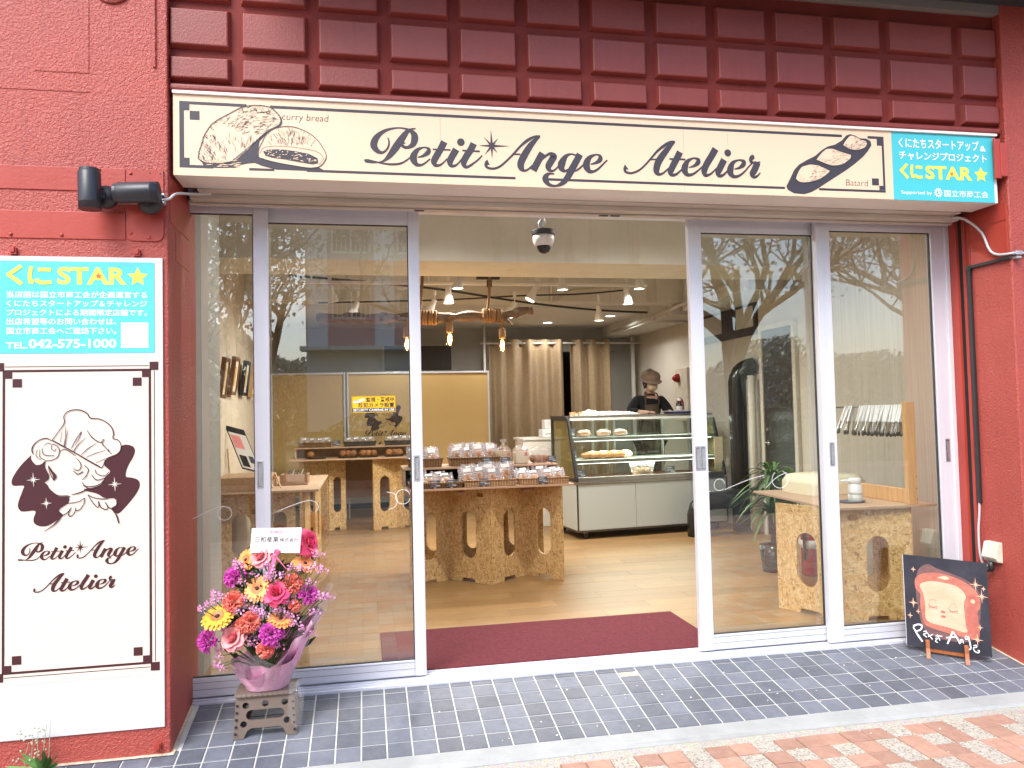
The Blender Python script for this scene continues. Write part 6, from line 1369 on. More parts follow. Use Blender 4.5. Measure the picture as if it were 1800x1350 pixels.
# showcase ---------------------------------------------------------------------------
SA = math.atan2(.13, 1.23)
sc = thing('bakery_showcase', 'refrigerated glass bakery showcase with pale green front under the clerk', 'showcase', (2.036, 3.545, 0), SA, None, world=False)
SW, SD = 1.66, .72
L = lambda name, mb, m, par=sc, **k: obj(name, mb, m, par, world=False, **k)
L('carcass', MB().box(.012, SW-.012, .012, SD, .075, .53), 'case_white')
for k, (a, b) in enumerate(((.014,.622),(.626,1.245),(1.249,SW-.014))): L('front_panel', MB().box(a, b, .002, .0115, .088, .528), 'case_front', bevel=.0015)
L('side_panel', MB().box(.002, .0115, .014, SD-.01, .088, .528), 'amber_panel' if False else 'case_front')
L('kick_trim', MB().box(0, SW, -.002, SD, .070, .0868), 'dark_steel', bevel=.002); L('top_trim', MB().box(-.006, SW+.006, -.008, SD, .5305, .553), 'steel', bevel=.003)
for x in (0, SW-.0105): L('corner_post', MB().box(x-.001, x+.012, -.003, .0105, .088, .5295), 'dark_steel')
for x, y in ((.10,.06),(SW-.1,.06),(.1,SD-.08),(SW-.1,SD-.08)):
    w = L('caster', MB().lathe([(.0001,-.012),(.028,-.012),(.030,0),(.028,.012),(.0001,.012)], 14, (x,y,.030), 'x'), 'black_plastic'); L('fork', MB().box(x-.018,x+.018,y-.02,y+.02,.045,.0695), 'dark_steel', w)
prof = [(.015,.554),(.012,.60),(.20,1.145),(.25,1.185),(.31,1.20),(SD-.01,1.20),(SD-.01,.554)]
for x in (0, SW-.022):
    m = MB(); m.add([(x,p[0],p[1]) for p in prof]+[(x+.022,p[0],p[1]) for p in prof], [tuple(range(7))[::-1], tuple(range(7,14))]+[(i,(i+1) % 7,(i+1) % 7+7,i+7) for i in range(7)])
    inn = [(.055,.585),(.235,1.125),(.27,1.155),(SD-.06,1.155),(SD-.06,.585)]
    v, f = holes_mesh([(p[0],p[1]) for p in prof], [inn], .022); q = MB(); q.f = f; q.v = [(x+.011+p[1],p[0],p[2]) for p in v]
    L('end_frame', q, 'black_plastic'); q = MB(); q.add([(x+.009,p[0],p[1]) for p in inn]+[(x+.013,p[0],p[1]) for p in inn], [tuple(range(5))[::-1], tuple(range(5,10))]+[(i,(i+1) % 5,(i+1) % 5+5,i+5) for i in range(5)]); L('end_glass', q, 'amber_panel')
q = MB(); gp = [(.016,.600),(.203,1.144),(.207,1.142),(.020,.598)]
for x in (.024, SW-.024): q.v += [(x,p[0],p[1]) for p in gp]
q.f = [(0,3,2,1),(4,5,6,7)]+[(i,(i+1) % 4,(i+1) % 4+4,i+4) for i in range(4)]; L('front_glass', q, 'case_glass')
L('front_sill', MB().box(.023, SW-.023, .010, .03, .554, .597), 'steel', bevel=.002)
L('roof', MB().box(.0225, SW-.0225, .20, SD-.01, 1.172, 1.199), 'steel', bevel=.004); L('roof_lip', MB().box(.0225, SW-.0225, .185, .2145, 1.150, 1.1715), 'case_white', bevel=.002)
L('deck', MB().box(.0225, SW-.0225, .032, SD-.05, .5545, .57), 'bread'); gr = L('deck_grille', MB().box(.0225, SW-.0225, .035, .07, .5705, .5735), 'dark_steel')
gm = MB()
for k in range(40): x = .04+k*.040; gm.box(x, x+.012, .036, .069, .574, .576)
L('grille_slat', gm, 'black_plastic', gr)
for z, y0 in ((.735,.10),(.955,.165)):
    s_ = L('shelf', MB().box(.0225, SW-.0225, y0, SD-.12, z, z+.022), 'case_white', bevel=.003); L('shelf_edge', MB().box(.0225, SW-.0225, y0-.012, y0-.0005, z-.008, z+.026), 'steel', s_, bevel=.002)
    L('led_tube', MB().box(.06, SW-.06, y0+.01, y0+.022, z-.012, z-.001), 'led_white', s_)
L('led_tube', MB().box(.05, SW-.05, .222, .240, 1.155, 1.171), 'led_white')
for x in (.45, .62, .70, 1.28, SW-.05): L('door_stile', MB().box(x, x+.022, SD-.055, SD-.03, .5705, 1.1715), 'case_white')
L('rear_glass', MB().box(.0225, SW-.0225, SD-.028, SD-.022, .5705, 1.1715), 'case_glass')
def sca(x, y, z): v = Matrix.Rotation(SA, 3, 'Z') @ Vector((x, y, z)); return (2.036+v.x, 3.545+v.y, v.z)
for y, z in ((.245, 1.145),(.19,.94),(.125,.72)):
    li = light('AREA', 'case_light', sca(SW/2, y+.02, z), 2.5, (.92, 1, .90), shape='RECTANGLE', size=1.5, size_y=.03); li.rotation_euler = (R(-18), 0, SA)
for k, (x, wh) in enumerate(((.21,'left'),(.42,'middle'),(.61,'right'))):
    t = thing('wrapped_bun', 'film wrapped seeded bun on the top showcase shelf, '+wh+' one', 'bread', sca(x,.30,.9775), SA, 'buns on the top showcase shelf', world=False)
    obj('bun', MB().ball((0,0,.040), .075, .05, .038, 16, 10, .02, rq), 'bread', t, world=False, smooth=True); obj('film', MB().ball((0,0,.041), .088, .058, .043, 16, 10, .05, rq), 'thin_film', t, world=False, smooth=True)
for k, (x, wh) in enumerate(((.26,'leftmost'),(.38,'second'),(.50,'third'),(.62,'rightmost'))):
    t = thing('wrapped_baguette', 'paper wrapped bread on the middle showcase shelf, '+wh+' one', 'bread', sca(x,.27,.7575), SA+.45, 'wrapped breads on the middle showcase shelf', world=False)
    obj('bread', MB().ball((0,0,.040), .150, .048, .036, 14, 10, .04, rq), 'bread', t, world=False, smooth=True); obj('paper', MB().ball((.035,0,.041), .105, .056, .041, 14, 10, .09, rq), 'loaf_paper', t, world=False)
t = thing('bagged_rolls', 'clear zip bag of rolls in a paper tray on the showcase floor', 'bread', sca(.78,.16,.5765), SA, None, world=False)
obj('paper_tray', MB().lathe([(.0001,.001),(.085,.001),(.11,.05),(.105,.05),(.08,.006),(.0001,.006)], 20, (0,0,0), 'z', .6), 'loaf_paper', t, world=False)
for k in range(3): obj('roll', MB().ball((-.06+.06*k,0,.055), .036, .036, .03, 12, 8, .05, rq), 'bread', t, world=False, smooth=True)
q = MB(); N = 12
for j, (w, d, z) in enumerate(((.11,.06,.002),(.125,.07,.05),(.135,.05,.10),(.15,.004,.155),(.155,.002,.165))):
    for k in range(N): a = 2*PI*k/N; q.v.append((w*math.cos(a), d*math.sin(a), z+.004*math.sin(3*a)))
for j in range(4):
    for k in range(N): q.f.append((j*N+k, j*N+(k+1) % N, (j+1)*N+(k+1) % N, (j+1)*N+k))
obj('clear_bag', q, 'clear_bag', t, world=False)
for x, y, z, wh in ((.09,.13,.5765,'at the left of the showcase floor'),(1.08,.13,.5765,'at the right of the showcase floor'),(.07,.30,.7575,'at the left of the middle showcase shelf'),(.07,.34,.9775,'at the left of the top showcase shelf')): price_card('grey price card '+wh, *sca(x,y,z), SA, 1.5, 'cards in the showcase')
# on the showcase top
t = thing('plastic_bag_stack', 'crumpled stack of thin plastic bags on the showcase top', 'plastic bags', sca(.45,.42,1.2), SA, None, world=False)
q = MB(); NX, NY = 26, 8; rs_ = random.Random(6)
for j in range(NY+1):
    for i in range(NX+1):
        u_, v_ = i/NX, j/NY; ed_ = min(1, 6*min(u_, 1-u_), 5*min(v_, 1-v_)); q.v.append((-.25+.66*u_+rs_.uniform(-.012,.012), -.14+.26*v_+rs_.uniform(-.01,.01), .002+ed_*(.035+.05*max(0, 1-3*u_))*rs_.uniform(.55,1.15)))
for j in range(NY):
    for i in range(NX): k = j*(NX+1)+i; q.f.append((k, k+1, k+NX+2, k+NX+1))
obj('bags', q, 'thin_bag', t, world=False)
for k, wh in ((0,'left'),(1,'right')):
    t = thing('wooden_block', 'small wooden card block on the showcase top, '+wh+' one', 'block', sca(.13+.09*k,.40,1.2), SA, 'wooden card blocks', world=False); obj('block', MB().box(-.03,.03,-.015,.015,0,.035), 'pine', t, world=False, bevel=.002)
t = thing('dark_bottle', 'small dark bottle with a white cap on the counter at right', 'bottle', sca(1.47,.60,1.2), SA, None, world=False)
obj('body', MB().lathe([(.0001,.001),(.034,.001),(.036,.01),(.036,.10),(.020,.125),(.018,.135),(.0001,.135)], 16), 'bottle_dark', t, world=False, smooth=True); obj('cap', MB().lathe([(.0001,.1355),(.022,.1355),(.022,.165),(.0001,.165)], 14), 'white_plastic', t, world=False); obj('paper_label', MB().lathe([(.0366,.03),(.0366,.08)], 16), 'porcelain_grey', t, world=False)
t = thing('blue_tray', 'blue tray with paper beside the clerk on the counter', 'tray', sca(1.42,.50,1.2), SA, None, world=False); obj('tray', MB().box(-.14,.10,-.1,.1,.001,.022), 'blue_tray', t, world=False, bevel=.004); obj('paper', MB().box(-.16,.0,-.08,.08,.0225,.027), 'card_white', t, world=False)
t = thing('paper_menu', 'narrow printed card on the right end of the showcase', 'card', sca(1.60,.05,.75), SA, None, world=False); obj('card', MB().box(-.05,.05,-.004,0,-.12,.20), 'loaf_paper', t, world=False)
t = thing('case_notice', 'small yellow and white notice on the right side of the showcase', 'sticker', sca(SW+.02,.2,.35), SA, None, world=False); obj('plate', MB().box(-.012,.0,-.16,.16,-.2,.2), 'case_front', t, world=False); obj('notice', MB().box(-.06,-.0,-.17,-.165,-.05,.10), 'card_white', t, world=False); obj('yellow_patch', MB().box(-.05,-.005,-.174,-.1705,-.02,.03), 'sticker_yellow', t, world=False)
# side counter with receipt printer
t = thing('side_counter', 'white side counter left of the showcase', 'counter', (1.95, 4.75, 0)); obj('cabinet', MB().box(1.72, 2.22, 4.55, 5.0, .0, .94), 'cabinet_white', t, bevel=.004); obj('counter_top', MB().box(1.70, 2.24, 4.53, 5.02, .9405, .965), 'cabinet_white', t, bevel=.004)
t = thing('receipt_printer', 'white receipt printer on the side counter by the curtain', 'printer', (2.06, 4.7, .965)); obj('body', MB().box(1.95, 2.17, 4.60, 4.80, .9655, 1.055), 'white_plastic', t, bevel=.012); obj('slot', MB().box(1.98, 2.14, 4.597, 4.5995, 1.0, 1.006), 'dark_void', t)
t = thing('card_terminal', 'small white terminal stacked on the receipt printer', 'terminal', (2.05, 4.7, 1.056)); obj('body', MB().box(1.98, 2.11, 4.62, 4.76, 1.0565, 1.16), 'white_plastic', t, bevel=.008); obj('grille', MB().box(2.0,2.09,4.617,4.6195,1.10,1.104).box(2.0,2.09,4.617,4.6195,1.115,1.119).box(2.0,2.09,4.617,4.6195,1.13,1.134), 'porcelain_grey', t)

# right-hand table -------------------------------------------------------------------
TZ = .660
rt_ = thing('side_table', 'board table with tong rack behind the right panes', 'table', (2.95, .7, 0))
osb_panel(rt_, (2.70,.34), (2.535,.74), TZ-.016, True, None); osb_panel(rt_, (2.705,.335), (3.135,.295), TZ-.016, True, .16); osb_panel(rt_, (3.135,.30), (3.16,1.15), TZ-.016)
obj('table_top', MB().add([(2.625,.262,TZ-.015),(3.275,.250,TZ-.015),(3.275,1.30,TZ-.015),(2.685,1.30,TZ-.015),(2.625,.262,TZ),(3.275,.250,TZ),(3.275,1.30,TZ),(2.685,1.30,TZ)],[(0,3,2,1),(4,5,6,7),(0,1,5,4),(1,2,6,5),(2,3,7,6),(3,0,4,7)]), 'ply_face', rt_, bevel=.002)
rk_ = thing('tong_rack', 'pine rack with a metal rod on the right table', 'rack', (3.13, .7, TZ))
def upright(y0, y1): return obj('upright', MB().box(3.105, 3.165, y0, y1, TZ+.001, 1.252), 'pine', rk_, bevel=.003)
upright(.268,.300); upright(1.10,1.132)
obj('base_rail', MB().box(3.118, 3.152, .3005, 1.0995, TZ+.001, TZ+.085), 'pine', rk_, bevel=.003); obj('rod', MB().tube([(3.135,.30,1.228),(3.135,1.10,1.228)], .006, 10), 'steel', rk_, smooth=True)
obj('brace', MB().bar((3.135,1.09,.80),(3.135,.93,.70),.03,.03), 'pine', rk_)
for z in (.69,.75,.82): obj('screw', MB().lathe([(.0001,0),(.004,0),(.004,-.001),(.0001,-.001)], 8, (3.158,.2675,z), 'y'), 'dark_steel', rk_)
tg = None; rt2 = random.Random(10)
ys = [.325+.022*k for k in range(5)]+[.435+.0175*k for k in range(17)]+[.80+.022*k for k in range(4)]
ORDN = 'first second third fourth fifth sixth seventh eighth ninth tenth eleventh twelfth thirteenth fourteenth fifteenth sixteenth seventeenth eighteenth nineteenth twentieth twenty-first twenty-second twenty-third twenty-fourth twenty-fifth twenty-sixth'.split()
for k, y in enumerate(ys):
    grp = 'serving tongs hanging on the rack'
    lb = 'white handled serving tongs, '+ORDN[k]+' from the near end of the rack rod'
    if tg is None:
        tg = thing('serving_tongs', lb, 'tongs', (3.135, y, 1.228), 0, grp, world=False)
        for s_ in (-1, 1):
            obj('arm', MB().bar((s_*.002,0,.008),(s_*.022-.012,0,-.092),.0085,.0135), 'porcelain', tg, world=False); tp_ = obj('tip', MB().bar((s_*.022-.012,0,-.092),(s_*.030-.025,0,-.155),.004,.010), 'steel', tg, world=False); obj('claw', MB().ball((s_*.031-.027,0,-.165), .007, .009, .016, 8, 6), 'dark_steel', tp_, world=False, smooth=True)
        o = tg
    else: o = dup(tg, (3.135, y, 1.228), 0, lb, grp)
    o.rotation_euler = (rt2.uniform(-.05,.05), rt2.uniform(-.06,.10)+(.10 if k > 21 else 0), rt2.uniform(-.25,.25))
t = thing('foam_block', 'cream covered cushion block on the right table', 'block', (3.045, 1.02, TZ), 0, None, world=False)
q = MB(); N = 24
for j in range(9):
    v_ = j/8; zz_ = .002+.115*v_
    for k in range(N):
        a = 2*PI*k/N; c_, s_ = math.cos(a), math.sin(a); e_ = 1/max(abs(c_), abs(s_))**.82; sh_ = 1-.12*max(0, v_-.7)/.3; q.v.append((.215*c_*e_*sh_, .175*s_*e_*sh_, zz_+(.012*(1-(c_*e_)**2*.5))*(v_ > .9)))
for j in range(8):
    for k in range(N): q.f.append((j*N+k, j*N+(k+1) % N, (j+1)*N+(k+1) % N, (j+1)*N+k))
q.f.append(tuple(8*N+k for k in range(N))); obj('block', q, 'foam_cream', t, world=False, smooth=True); t.rotation_euler = (0,0,.08)
t = thing('oval_tray', 'dark grey oval tray under the white pump bottle', 'tray', (2.875,.47,TZ), 0, None, world=False); obj('tray', MB().lathe([(.0001,.001),(.075,.001),(.085,.012),(.081,.012),(.072,.005),(.0001,.005)], 26, (0,0,0), 'z', .72), 'tray_grey', t, world=False, smooth=True)
t = thing('pump_bottle', 'white pump bottle on the dark tray, right table', 'bottle', (2.895,.46,TZ+.0055), -.15, None, world=False)
obj('base', MB().lathe([(.0001,.0),(.036,.0),(.040,.006),(.041,.045)], 22), 'porcelain_grey', t, world=False, smooth=True); obj('body', MB().lathe([(.041,.0455),(.041,.06),(.038,.10),(.034,.105)], 22), 'porcelain', t, world=False, smooth=True)
hd = obj('pump_head', MB().lathe([(.034,.1055),(.035,.135),(.031,.141),(.0001,.142)], 22), 'porcelain', t, world=False, smooth=True); obj('spout', MB().tube([(-.02,0,.122),(-.07,-.005,.125),(-.085,-.006,.122)], [.011,.009,.007], 10), 'porcelain', hd, world=False, smooth=True)
# plant behind the table, extinguisher
pl = thing('potted_plant', 'leafy green potted palm behind the right table', 'plant', (3.06, 1.72, 0)); rl_ = random.Random(12)
obj('pot', MB().lathe([(.0001,.001),(.085,.001),(.105,.20),(.098,.20),(.09,.18),(.0001,.18)], 20, (3.06,1.72,0)), 'duct_black', pl, smooth=True); obj('trunk', MB().tube([(3.06,1.72,.17),(3.06,1.72,.45),(3.06,1.72,.70)], [.02,.016,.012], 8), 'twig_bark', pl)
for k in range(120):
    a = rl_.uniform(0, 6.283); e = rl_.uniform(.05, 1.4); l = rl_.uniform(.24, .42); q = MB(); b0 = Vector((3.06, 1.72, rl_.choice((.42,.55,.66,.70)))); w = rl_.uniform(.010,.017); pts_ = []
    for j in range(7): t_ = j/6; d_ = l*t_; pts_.append(b0+Vector((d_*math.cos(e)*math.cos(a), d_*math.cos(e)*math.sin(a)*.8, d_*math.sin(e)-1.9*d_*d_)))
    sd = Vector((-math.sin(a), math.cos(a), .15))
    for j, p in enumerate(pts_): ww = w*math.sin(PI*(.1+.88*j/6)); q.v += [tuple(p-sd*ww), tuple(p+Vector((0,0,-.004))), tuple(p+sd*ww)]
    for j in range(6):
        for s_ in (0,1): i = j*3+s_; q.f.append((i, i+1, i+4, i+3))
    obj('frond', q, 'leaf', pl, smooth=True)
ex = thing('fire_extinguisher', 'red fire extinguisher standing behind the right table', 'extinguisher', (3.24, 1.52, 0)); obj('cylinder', MB().lathe([(.0001,.002),(.06,.002),(.065,.02),(.065,.36),(.045,.42),(.02,.44),(.02,.47),(.0001,.47)], 20, (3.24,1.52,0)), 'alarm_red', ex, smooth=True); obj('band', MB().lathe([(.0658,.20),(.0658,.26)], 20, (3.24,1.52,0)), 'card_white', ex, smooth=True); obj('valve', MB().box(3.22,3.26,1.46,1.56,.4705,.50), 'dark_steel', ex); obj('hose', MB().tube(cr([(3.23,1.47,.47),(3.16,1.46,.40),(3.165,1.47,.2),(3.17,1.48,.12)], 5), .010, 8), 'black_plastic', ex, smooth=True)
# ================================================================ THE CLERK
pe = thing('person', 'clerk in beige cap, mask, black shirt and brown apron behind the showcase', 'person', (3.235, 4.70, 0), 0, None, world=False); pe.scale = (.92, .94, .972)
def skin(name, verts, edges, m, par, sub=2):
    me = bpy.data.meshes.new(name); bm_ = bmesh.new(); ly = bm_.verts.layers.skin.verify(); vs = []
    for i, v in enumerate(verts):
        q = bm_.verts.new(v[0]); r_ = v[1] if isinstance(v[1], tuple) else (v[1], v[1]); q[ly].radius = r_; q[ly].use_root = (i == 0); vs.append(q)
    for a, b in edges: bm_.edges.new((vs[a], vs[b]))
    bm_.to_mesh(me); bm_.free(); me.materials.append(M[m]); o = link(name, me, par)
    s_ = o.modifiers.new('skin', 'SKIN'); s_.use_smooth_shade = True; s_.branch_smoothing = .3
    u_ = o.modifiers.new('sub', 'SUBSURF'); u_.levels = sub; u_.render_levels = sub; return o
V = [((0,0,.93),(.145,.10)),((0,0,1.08),(.125,.09)),((0,-.01,1.26),(.145,.095)),((0,-.02,1.385),(.12,.085)),((0,-.035,1.445),.058),((0,-.055,1.495),.050),((0,-.085,1.545),(.062,.07)),((0,-.095,1.60),(.076,.088)),((0,-.085,1.655),(.068,.075)),
     ((-.155,-.02,1.405),.056),((-.265,-.07,1.255),.047),((-.165,-.275,1.243),.034),((.150,-.02,1.40),.056),((.225,-.09,1.245),.047),((.165,-.275,1.240),.034),
     ((-.085,0,.86),.085),((-.09,-.01,.48),.058),((-.09,.02,.09),.042),((-.09,-.13,.045),.035),((.085,0,.86),.085),((.09,-.01,.48),.058),((.09,.02,.09),.042),((.09,-.13,.045),.035)]
E_ = [(0,1),(1,2),(2,3),(3,4),(4,5),(5,6),(6,7),(7,8),(3,9),(9,10),(10,11),(3,12),(12,13),(13,14),(0,15),(15,16),(16,17),(17,18),(0,19),(19,20),(20,21),(21,22)]
for wi, sx in ((11, -1), (14, 1)):
    w = Vector(V[wi][0]); pn = len(V); V.append((tuple(w+Vector((-sx*.030,-.052,.006))), (.030,.016))); E_.append((wi, pn))
    for k, (dx, L_, dz) in enumerate(((-.032,.050,.0),(-.012,.074,.004),(.006,.080,.004),(.022,.070,.002))):
        b = Vector(V[pn][0]); s0 = len(V); dirn = Vector((-sx*.45,-.85,0)).normalized(); sd = Vector((.85,-sx*.45,0)).normalized()
        p1 = b+sd*dx*.9+dirn*.034; V.append((tuple(p1+Vector((0,0,.006))), .0095)); V.append((tuple(p1+dirn*L_*.5+Vector((0,0,.004))), .0088)); V.append((tuple(p1+dirn*L_*.85+Vector((0,0,-.012))), .0078)); E_ += [(pn, s0), (s0, s0+1), (s0+1, s0+2)]
    th0 = len(V); b = Vector(V[pn][0]); V.append((tuple(b+Vector((-sx*.036,.004,-.002))), .010)); V.append((tuple(b+Vector((-sx*.055,-.030,-.004))), .0085)); E_ += [(pn, th0), (th0, th0+1)]
skin('body', V, E_, 'skin', pe, 2)
VS = [((0,0,.90),(.165,.118)),((0,0,1.08),(.145,.108)),((0,-.01,1.26),(.165,.112)),((0,-.015,1.375),(.145,.100)),((0,-.012,1.435),(.085,.075)),((-.160,-.02,1.400),.074),((-.275,-.065,1.258),.064),((-.200,-.215,1.246),.050),((.155,-.02,1.395),.074),((.235,-.085,1.248),.064),((.185,-.215,1.243),.050)]
skin('shirt', VS, [(0,1),(1,2),(2,3),(3,4),(3,5),(5,6),(6,7),(3,8),(8,9),(9,10)], 'shirt_black', pe, 2)
VT = [((0,0,.90),(.155,.115)),((-.09,0,.84),.098),((-.095,-.01,.48),.075),((-.095,.01,.11),.066),((.09,0,.84),.098),((.095,-.01,.48),.075),((.095,.01,.11),.066)]
skin('trousers', VT, [(0,1),(1,2),(2,3),(0,4),(4,5),(5,6)], 'shirt_black', pe, 2)
ap = MB(); NX = 10
for j in range(11):
    z = 1.345-.07*j; w = .095 if j < 2 else (.11+.035*min(1, (j-2)/2))
    for i in range(NX+1): u_ = i/NX*2-1; ap.v.append((u_*w, -.128-.012*(j > 2)+.035*u_*u_*(w/.12)-.004*j*.5, z))
for j in range(10):
    for i in range(NX): k = j*(NX+1)+i; ap.f.append((k, k+NX+1, k+NX+2, k+1))
a_ = obj('apron', ap, 'apron_brown', pe, world=False, smooth=True); s_ = a_.modifiers.new('s', 'SOLIDIFY'); s_.thickness = .003
for sx in (-1, 1): obj('strap', MB().tube(cr([(sx*.085,-.118,1.34),(sx*.085,-.118,1.41),(sx*.075,-.075,1.470),(sx*.05,-.0,1.485)], 5), .010, 6), 'apron_brown', a_, world=False)
# face: nose, eyes, mask; hair; cap
hc = Vector((0,-.095,1.59))
obj('mask', MB().ball((0,-.140,1.548), .066, .050, .052, 16, 12), 'mask_beige', pe, world=False, smooth=True)
obj('nose', MB().ball((0,-.186,1.582), .011, .012, .018, 8, 6), 'skin', pe, world=False, smooth=True)
for sx in (-1, 1):
    obj('eye', MB().ball((sx*.030,-.172,1.602), .011, .006, .005, 8, 6), 'hair', pe, world=False, smooth=True); obj('ear', MB().ball((sx*.080,-.080,1.585), .010, .018, .028, 8, 6), 'skin', pe, world=False, smooth=True)
obj('hair', MB().ball((0,-.052,1.605), .092, .085, .088, 16, 12).ball((-.086,-.075,1.60), .016, .022, .045, 8, 6).ball((-.082,-.08,1.555), .010, .014, .03, 6, 5), 'hair', pe, world=False, smooth=True)
cp_ = MB(); N = 32; prf = [(.098,1.618),(.103,1.632),(.118,1.650),(.123,1.676),(.113,1.706),(.080,1.730),(.035,1.743),(.0001,1.745)]
for (r_, z) in prf:
    for k in range(N): a = 2*PI*k/N; rr_ = r_*(1+.028*math.cos(8*a)*(z > 1.64)); cp_.v.append((rr_*math.cos(a), -.088+rr_*.98*math.sin(a), z-.022*(-math.sin(a))))
for j in range(len(prf)-1):
    for k in range(N): cp_.f.append((j*N+k, j*N+(k+1) % N, (j+1)*N+(k+1) % N, (j+1)*N+k))
cap_ = obj('cap', cp_, 'cap_brown', pe, world=False, smooth=True)
bm2 = MB(); N = 18
for j in range(5):
    t_ = j/4
    for k in range(N+1): a = PI+PI*k/N; r_ = .100+.032*t_; bm2.v.append((r_*math.cos(a)*.98, -.088+r_*math.sin(a)*(1+.10*t_), 1.640-.058*t_*abs(math.sin(a))-.012))
for j in range(4):
    for k in range(N): i = j*(N+1)+k; bm2.f.append((i, i+1, i+N+2, i+N+1))
b_ = obj('brim', bm2, 'cap_brown', cap_, world=False, smooth=True); s_ = b_.modifiers.new('s', 'SOLIDIFY'); s_.thickness = .005
obj('band', MB().lathe([(.097,1.604),(.101,1.606),(.102,1.632),(.097,1.634)], 32, (0,-.088,0)), 'cap_brown', cap_, world=False, smooth=True); obj('button', MB().ball((0,-.088,1.748), .010, .010, .006, 8, 6), 'cap_brown', cap_, world=False, smooth=True)
# ================================================================ ACROSS THE STREET (seen mirrored in the panes)
bu_ = thing('apartment_building', 'pink apartment block with white pilasters mirrored in the glass', 'building', (2.2, -27, -.2))
obj('wall', MB().box(-2.2, 6.6, -33, -27, 4.0, 10), 'building_pink', bu_); obj('ground_floor', MB().box(-2.2, 6.6, -33, -27.3, -.2, 3.998), 'building_beige', bu_); obj('ledge', MB().box(-2.4, 6.8, -27.4, -26.4, 3.85, 4.0), 'building_beige', bu_)
for k in range(4): x = -2.1+k*2.55; obj('pilaster', MB().box(x, x+.75, -26.998, -26.6, 4.002, 10), 'building_white', bu_)
wn_ = {}
for fl_ in range(2):
    for k in range(3):
        x = -2.1+k*2.55+.80; z = 5.1+fl_*2.6
        w = obj('window', MB().box(x+.1, x+1.62, -26.999, -26.93, z, z+1.25), 'building_white', bu_); obj('pane', MB().box(x+.18, x+.82, -26.929, -26.915, z+.08, z+1.17).box(x+.90, x+1.54, -26.929, -26.915, z+.08, z+1.17), 'building_dark', w)
        if fl_ % 2 == 0 or True: 
            q = MB()
            for j in range(9): q.box(x+.12+j*.18, x+.15+j*.18, -26.85, -26.82, z-.05, z+.55)
            obj('railing', q, 'building_white', w)
def tree(label, x, y, h, spread, seed, leafy, grp='street trees mirrored in the panes', lean=(0,0)):
    r_ = random.Random(seed); t = thing('street_tree', label, 'tree', (x, y, -.18), 0, grp, world=False); tb_ = MB(); tw = []
    def grow(p, d, l, rad, lv):
        n_ = 5; pts_ = [p]; dd = d.copy(); q = p.copy()
        for k in range(n_):
            dd = (dd+Vector((r_.uniform(-.22,.22), r_.uniform(-.22,.22), r_.uniform(-.10,.16)))*(.55+.25*lv)).normalized(); q = q+dd*l/n_; pts_.append(q.copy())
        tb_.tube(pts_, [rad*(1-.55*k/n_) for k in range(n_+1)], 8 if lv < 2 else 4, cap=False)
        if lv >= 4: tw.append((pts_[2], pts_[-1])); return
        for k in range(r_.randint(3,4) if lv else 5):
            i = r_.randint(2 if lv else 3, n_); a = r_.uniform(0, 6.283); nd = (dd*.75+Vector((math.cos(a), math.sin(a), r_.uniform(-.05,.5)))*(spread if lv < 2 else .8)).normalized()
            grow(pts_[i], nd, l*r_.uniform(.55,.8), rad*.52, lv+1)
    grow(Vector((0,0,0)), Vector((lean[0], lean[1], 1)).normalized(), h*.42, h*.026, 0)
    obj('trunk', tb_, 'twig_bark', t, world=False)
    lf = MB()
    for (a, b) in tw:
        for k in range(leafy):
            p = a.lerp(b, r_.random())+Vector((r_.gauss(0,.22), r_.gauss(0,.22), r_.gauss(0,.22))); s_ = r_.uniform(.025,.055); n_ = Vector((r_.uniform(-1,1), r_.uniform(-1,1), r_.uniform(-1,1))).normalized(); u_ = n_.orthogonal().normalized()*s_; v_ = n_.cross(u_)*.7
            i = len(lf.v); lf.v += [tuple(p-u_), tuple(p+v_), tuple(p+u_), tuple(p-v_)]; lf.f.append((i,i+1,i+2,i+3))
    obj('crown', lf, 'blossom_leaf', t, world=False)
tree('bare twiggy street tree mirrored in the left wide pane, left of the building', -1.5, -8.3, 6.4, 1.05, 1, 34)
tree('twiggy street tree with a leaning limb mirrored in the left wide pane', 1.7, -9.4, 6.6, 1.05, 2, 30, lean=(-.18,0))
tree('budding street tree mirrored in the pane right of the doorway', 6.6, -9.0, 8, .95, 3, 20)
tree('budding street tree mirrored in the far right pane', 10.8, -8.6, 7.5, .95, 4, 20)
tree('bare twiggy street tree far left across the road', -4.4, -9.0, 6.8, 1.0, 8, 80)
tree('tall bare tree standing before the pink building', -7.5, -14, 9, .9, 5, 12)
tree('tall bare tree farther right before the pink building', 14.5, -13.5, 9, .9, 6, 14)
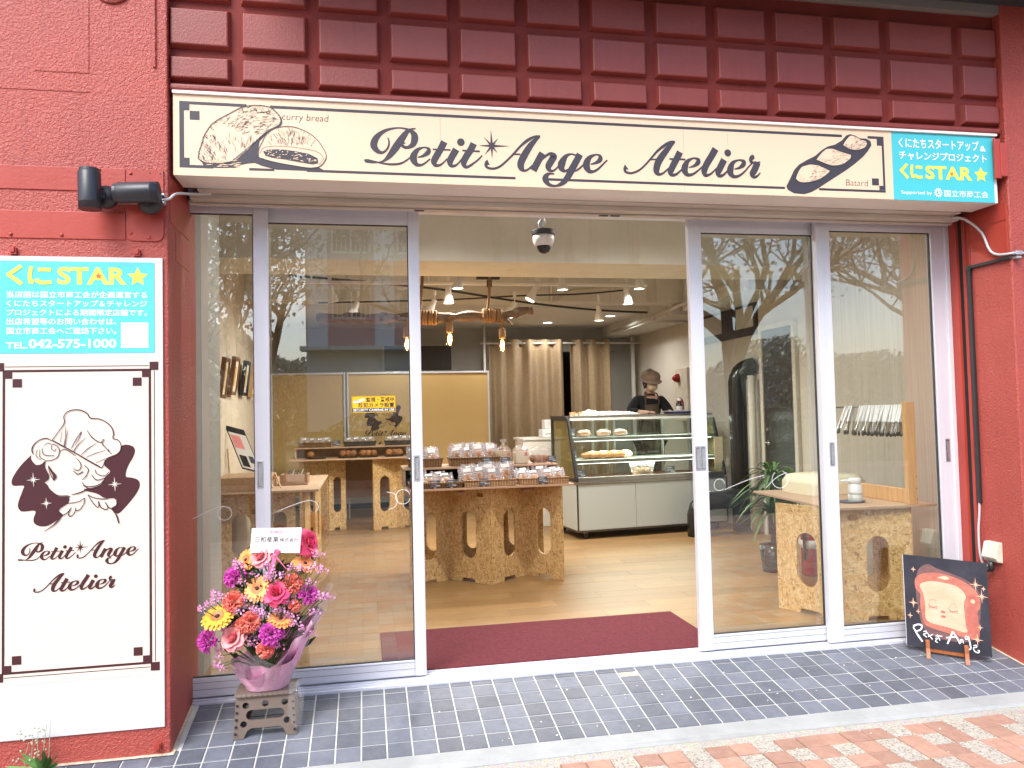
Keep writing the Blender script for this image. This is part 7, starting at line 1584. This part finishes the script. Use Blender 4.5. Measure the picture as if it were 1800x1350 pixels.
def hedge(label, x0, x1, y, h, seed):
    r_ = random.Random(seed); t = thing('hedge', label, 'hedge', ((x0+x1)/2, y, -.1), 0, 'hedges across the street', world=False); m = MB(); w = (x1-x0)/2
    for k in range(int(5200*(x1-x0)/8)):
        x = r_.uniform(-w, w); z = h*r_.random()**.7*(.82+.18*math.sin(x*2.1+seed)); p = Vector((x, r_.uniform(-.5,.5)*(1-.3*z/h), z)); s_ = r_.uniform(.04,.09); n_ = Vector((r_.uniform(-1,1), r_.uniform(-.2,1.4), r_.uniform(-.3,1))).normalized(); u_ = n_.orthogonal().normalized()*s_; v_ = n_.cross(u_)*.6; i = len(m.v)
        m.v += [tuple(p-u_), tuple(p+v_), tuple(p+u_), tuple(p-v_)]; m.f.append((i,i+1,i+2,i+3))
    obj('foliage', m, 'hedge_leaf', t, world=False); obj('branches', MB().box(-w, w, -.25, .25, 0, h*.7), 'leaf_dark', t, world=False)
hedge('clipped green hedge across the street at left', -12, -1.6, -12.6, 1.9, 1); hedge('clipped green hedge across the street in the middle', -1.2, 8, -12.7, 1.5, 2); hedge('clipped green hedge across the street at right', 8.5, 20, -12.6, 1.9, 3)
r_ = random.Random(40); m = MB()
for k in range(90000):
    x = r_.uniform(-26, 44); top = 10.5+2.6*math.sin(x*.31)+1.5*math.sin(x*.83+1); top *= (.62 if x < 6 else .38); z = top*r_.random()**.8; p = Vector((x, -38+r_.uniform(-2,2), z)); s_ = r_.uniform(.07,.20); n_ = Vector((r_.uniform(-1,1), r_.uniform(-.2,1.4), r_.uniform(-.3,1))).normalized(); u_ = n_.orthogonal().normalized()*s_; v_ = n_.cross(u_)*.6; i = len(m.v)
    m.v += [tuple(p-u_), tuple(p+v_), tuple(p+u_), tuple(p-v_)]; m.f.append((i,i+1,i+2,i+3))
tag(obj('far_trees', m, 'blossom_leaf'), 'far off mass of pale budding trees beyond the street', 'trees', kind='stuff')
# objects carry only their own properties: drop the builder's bookkeeping
for o in bpy.data.objects:
    if '_o' in o: del o['_o']
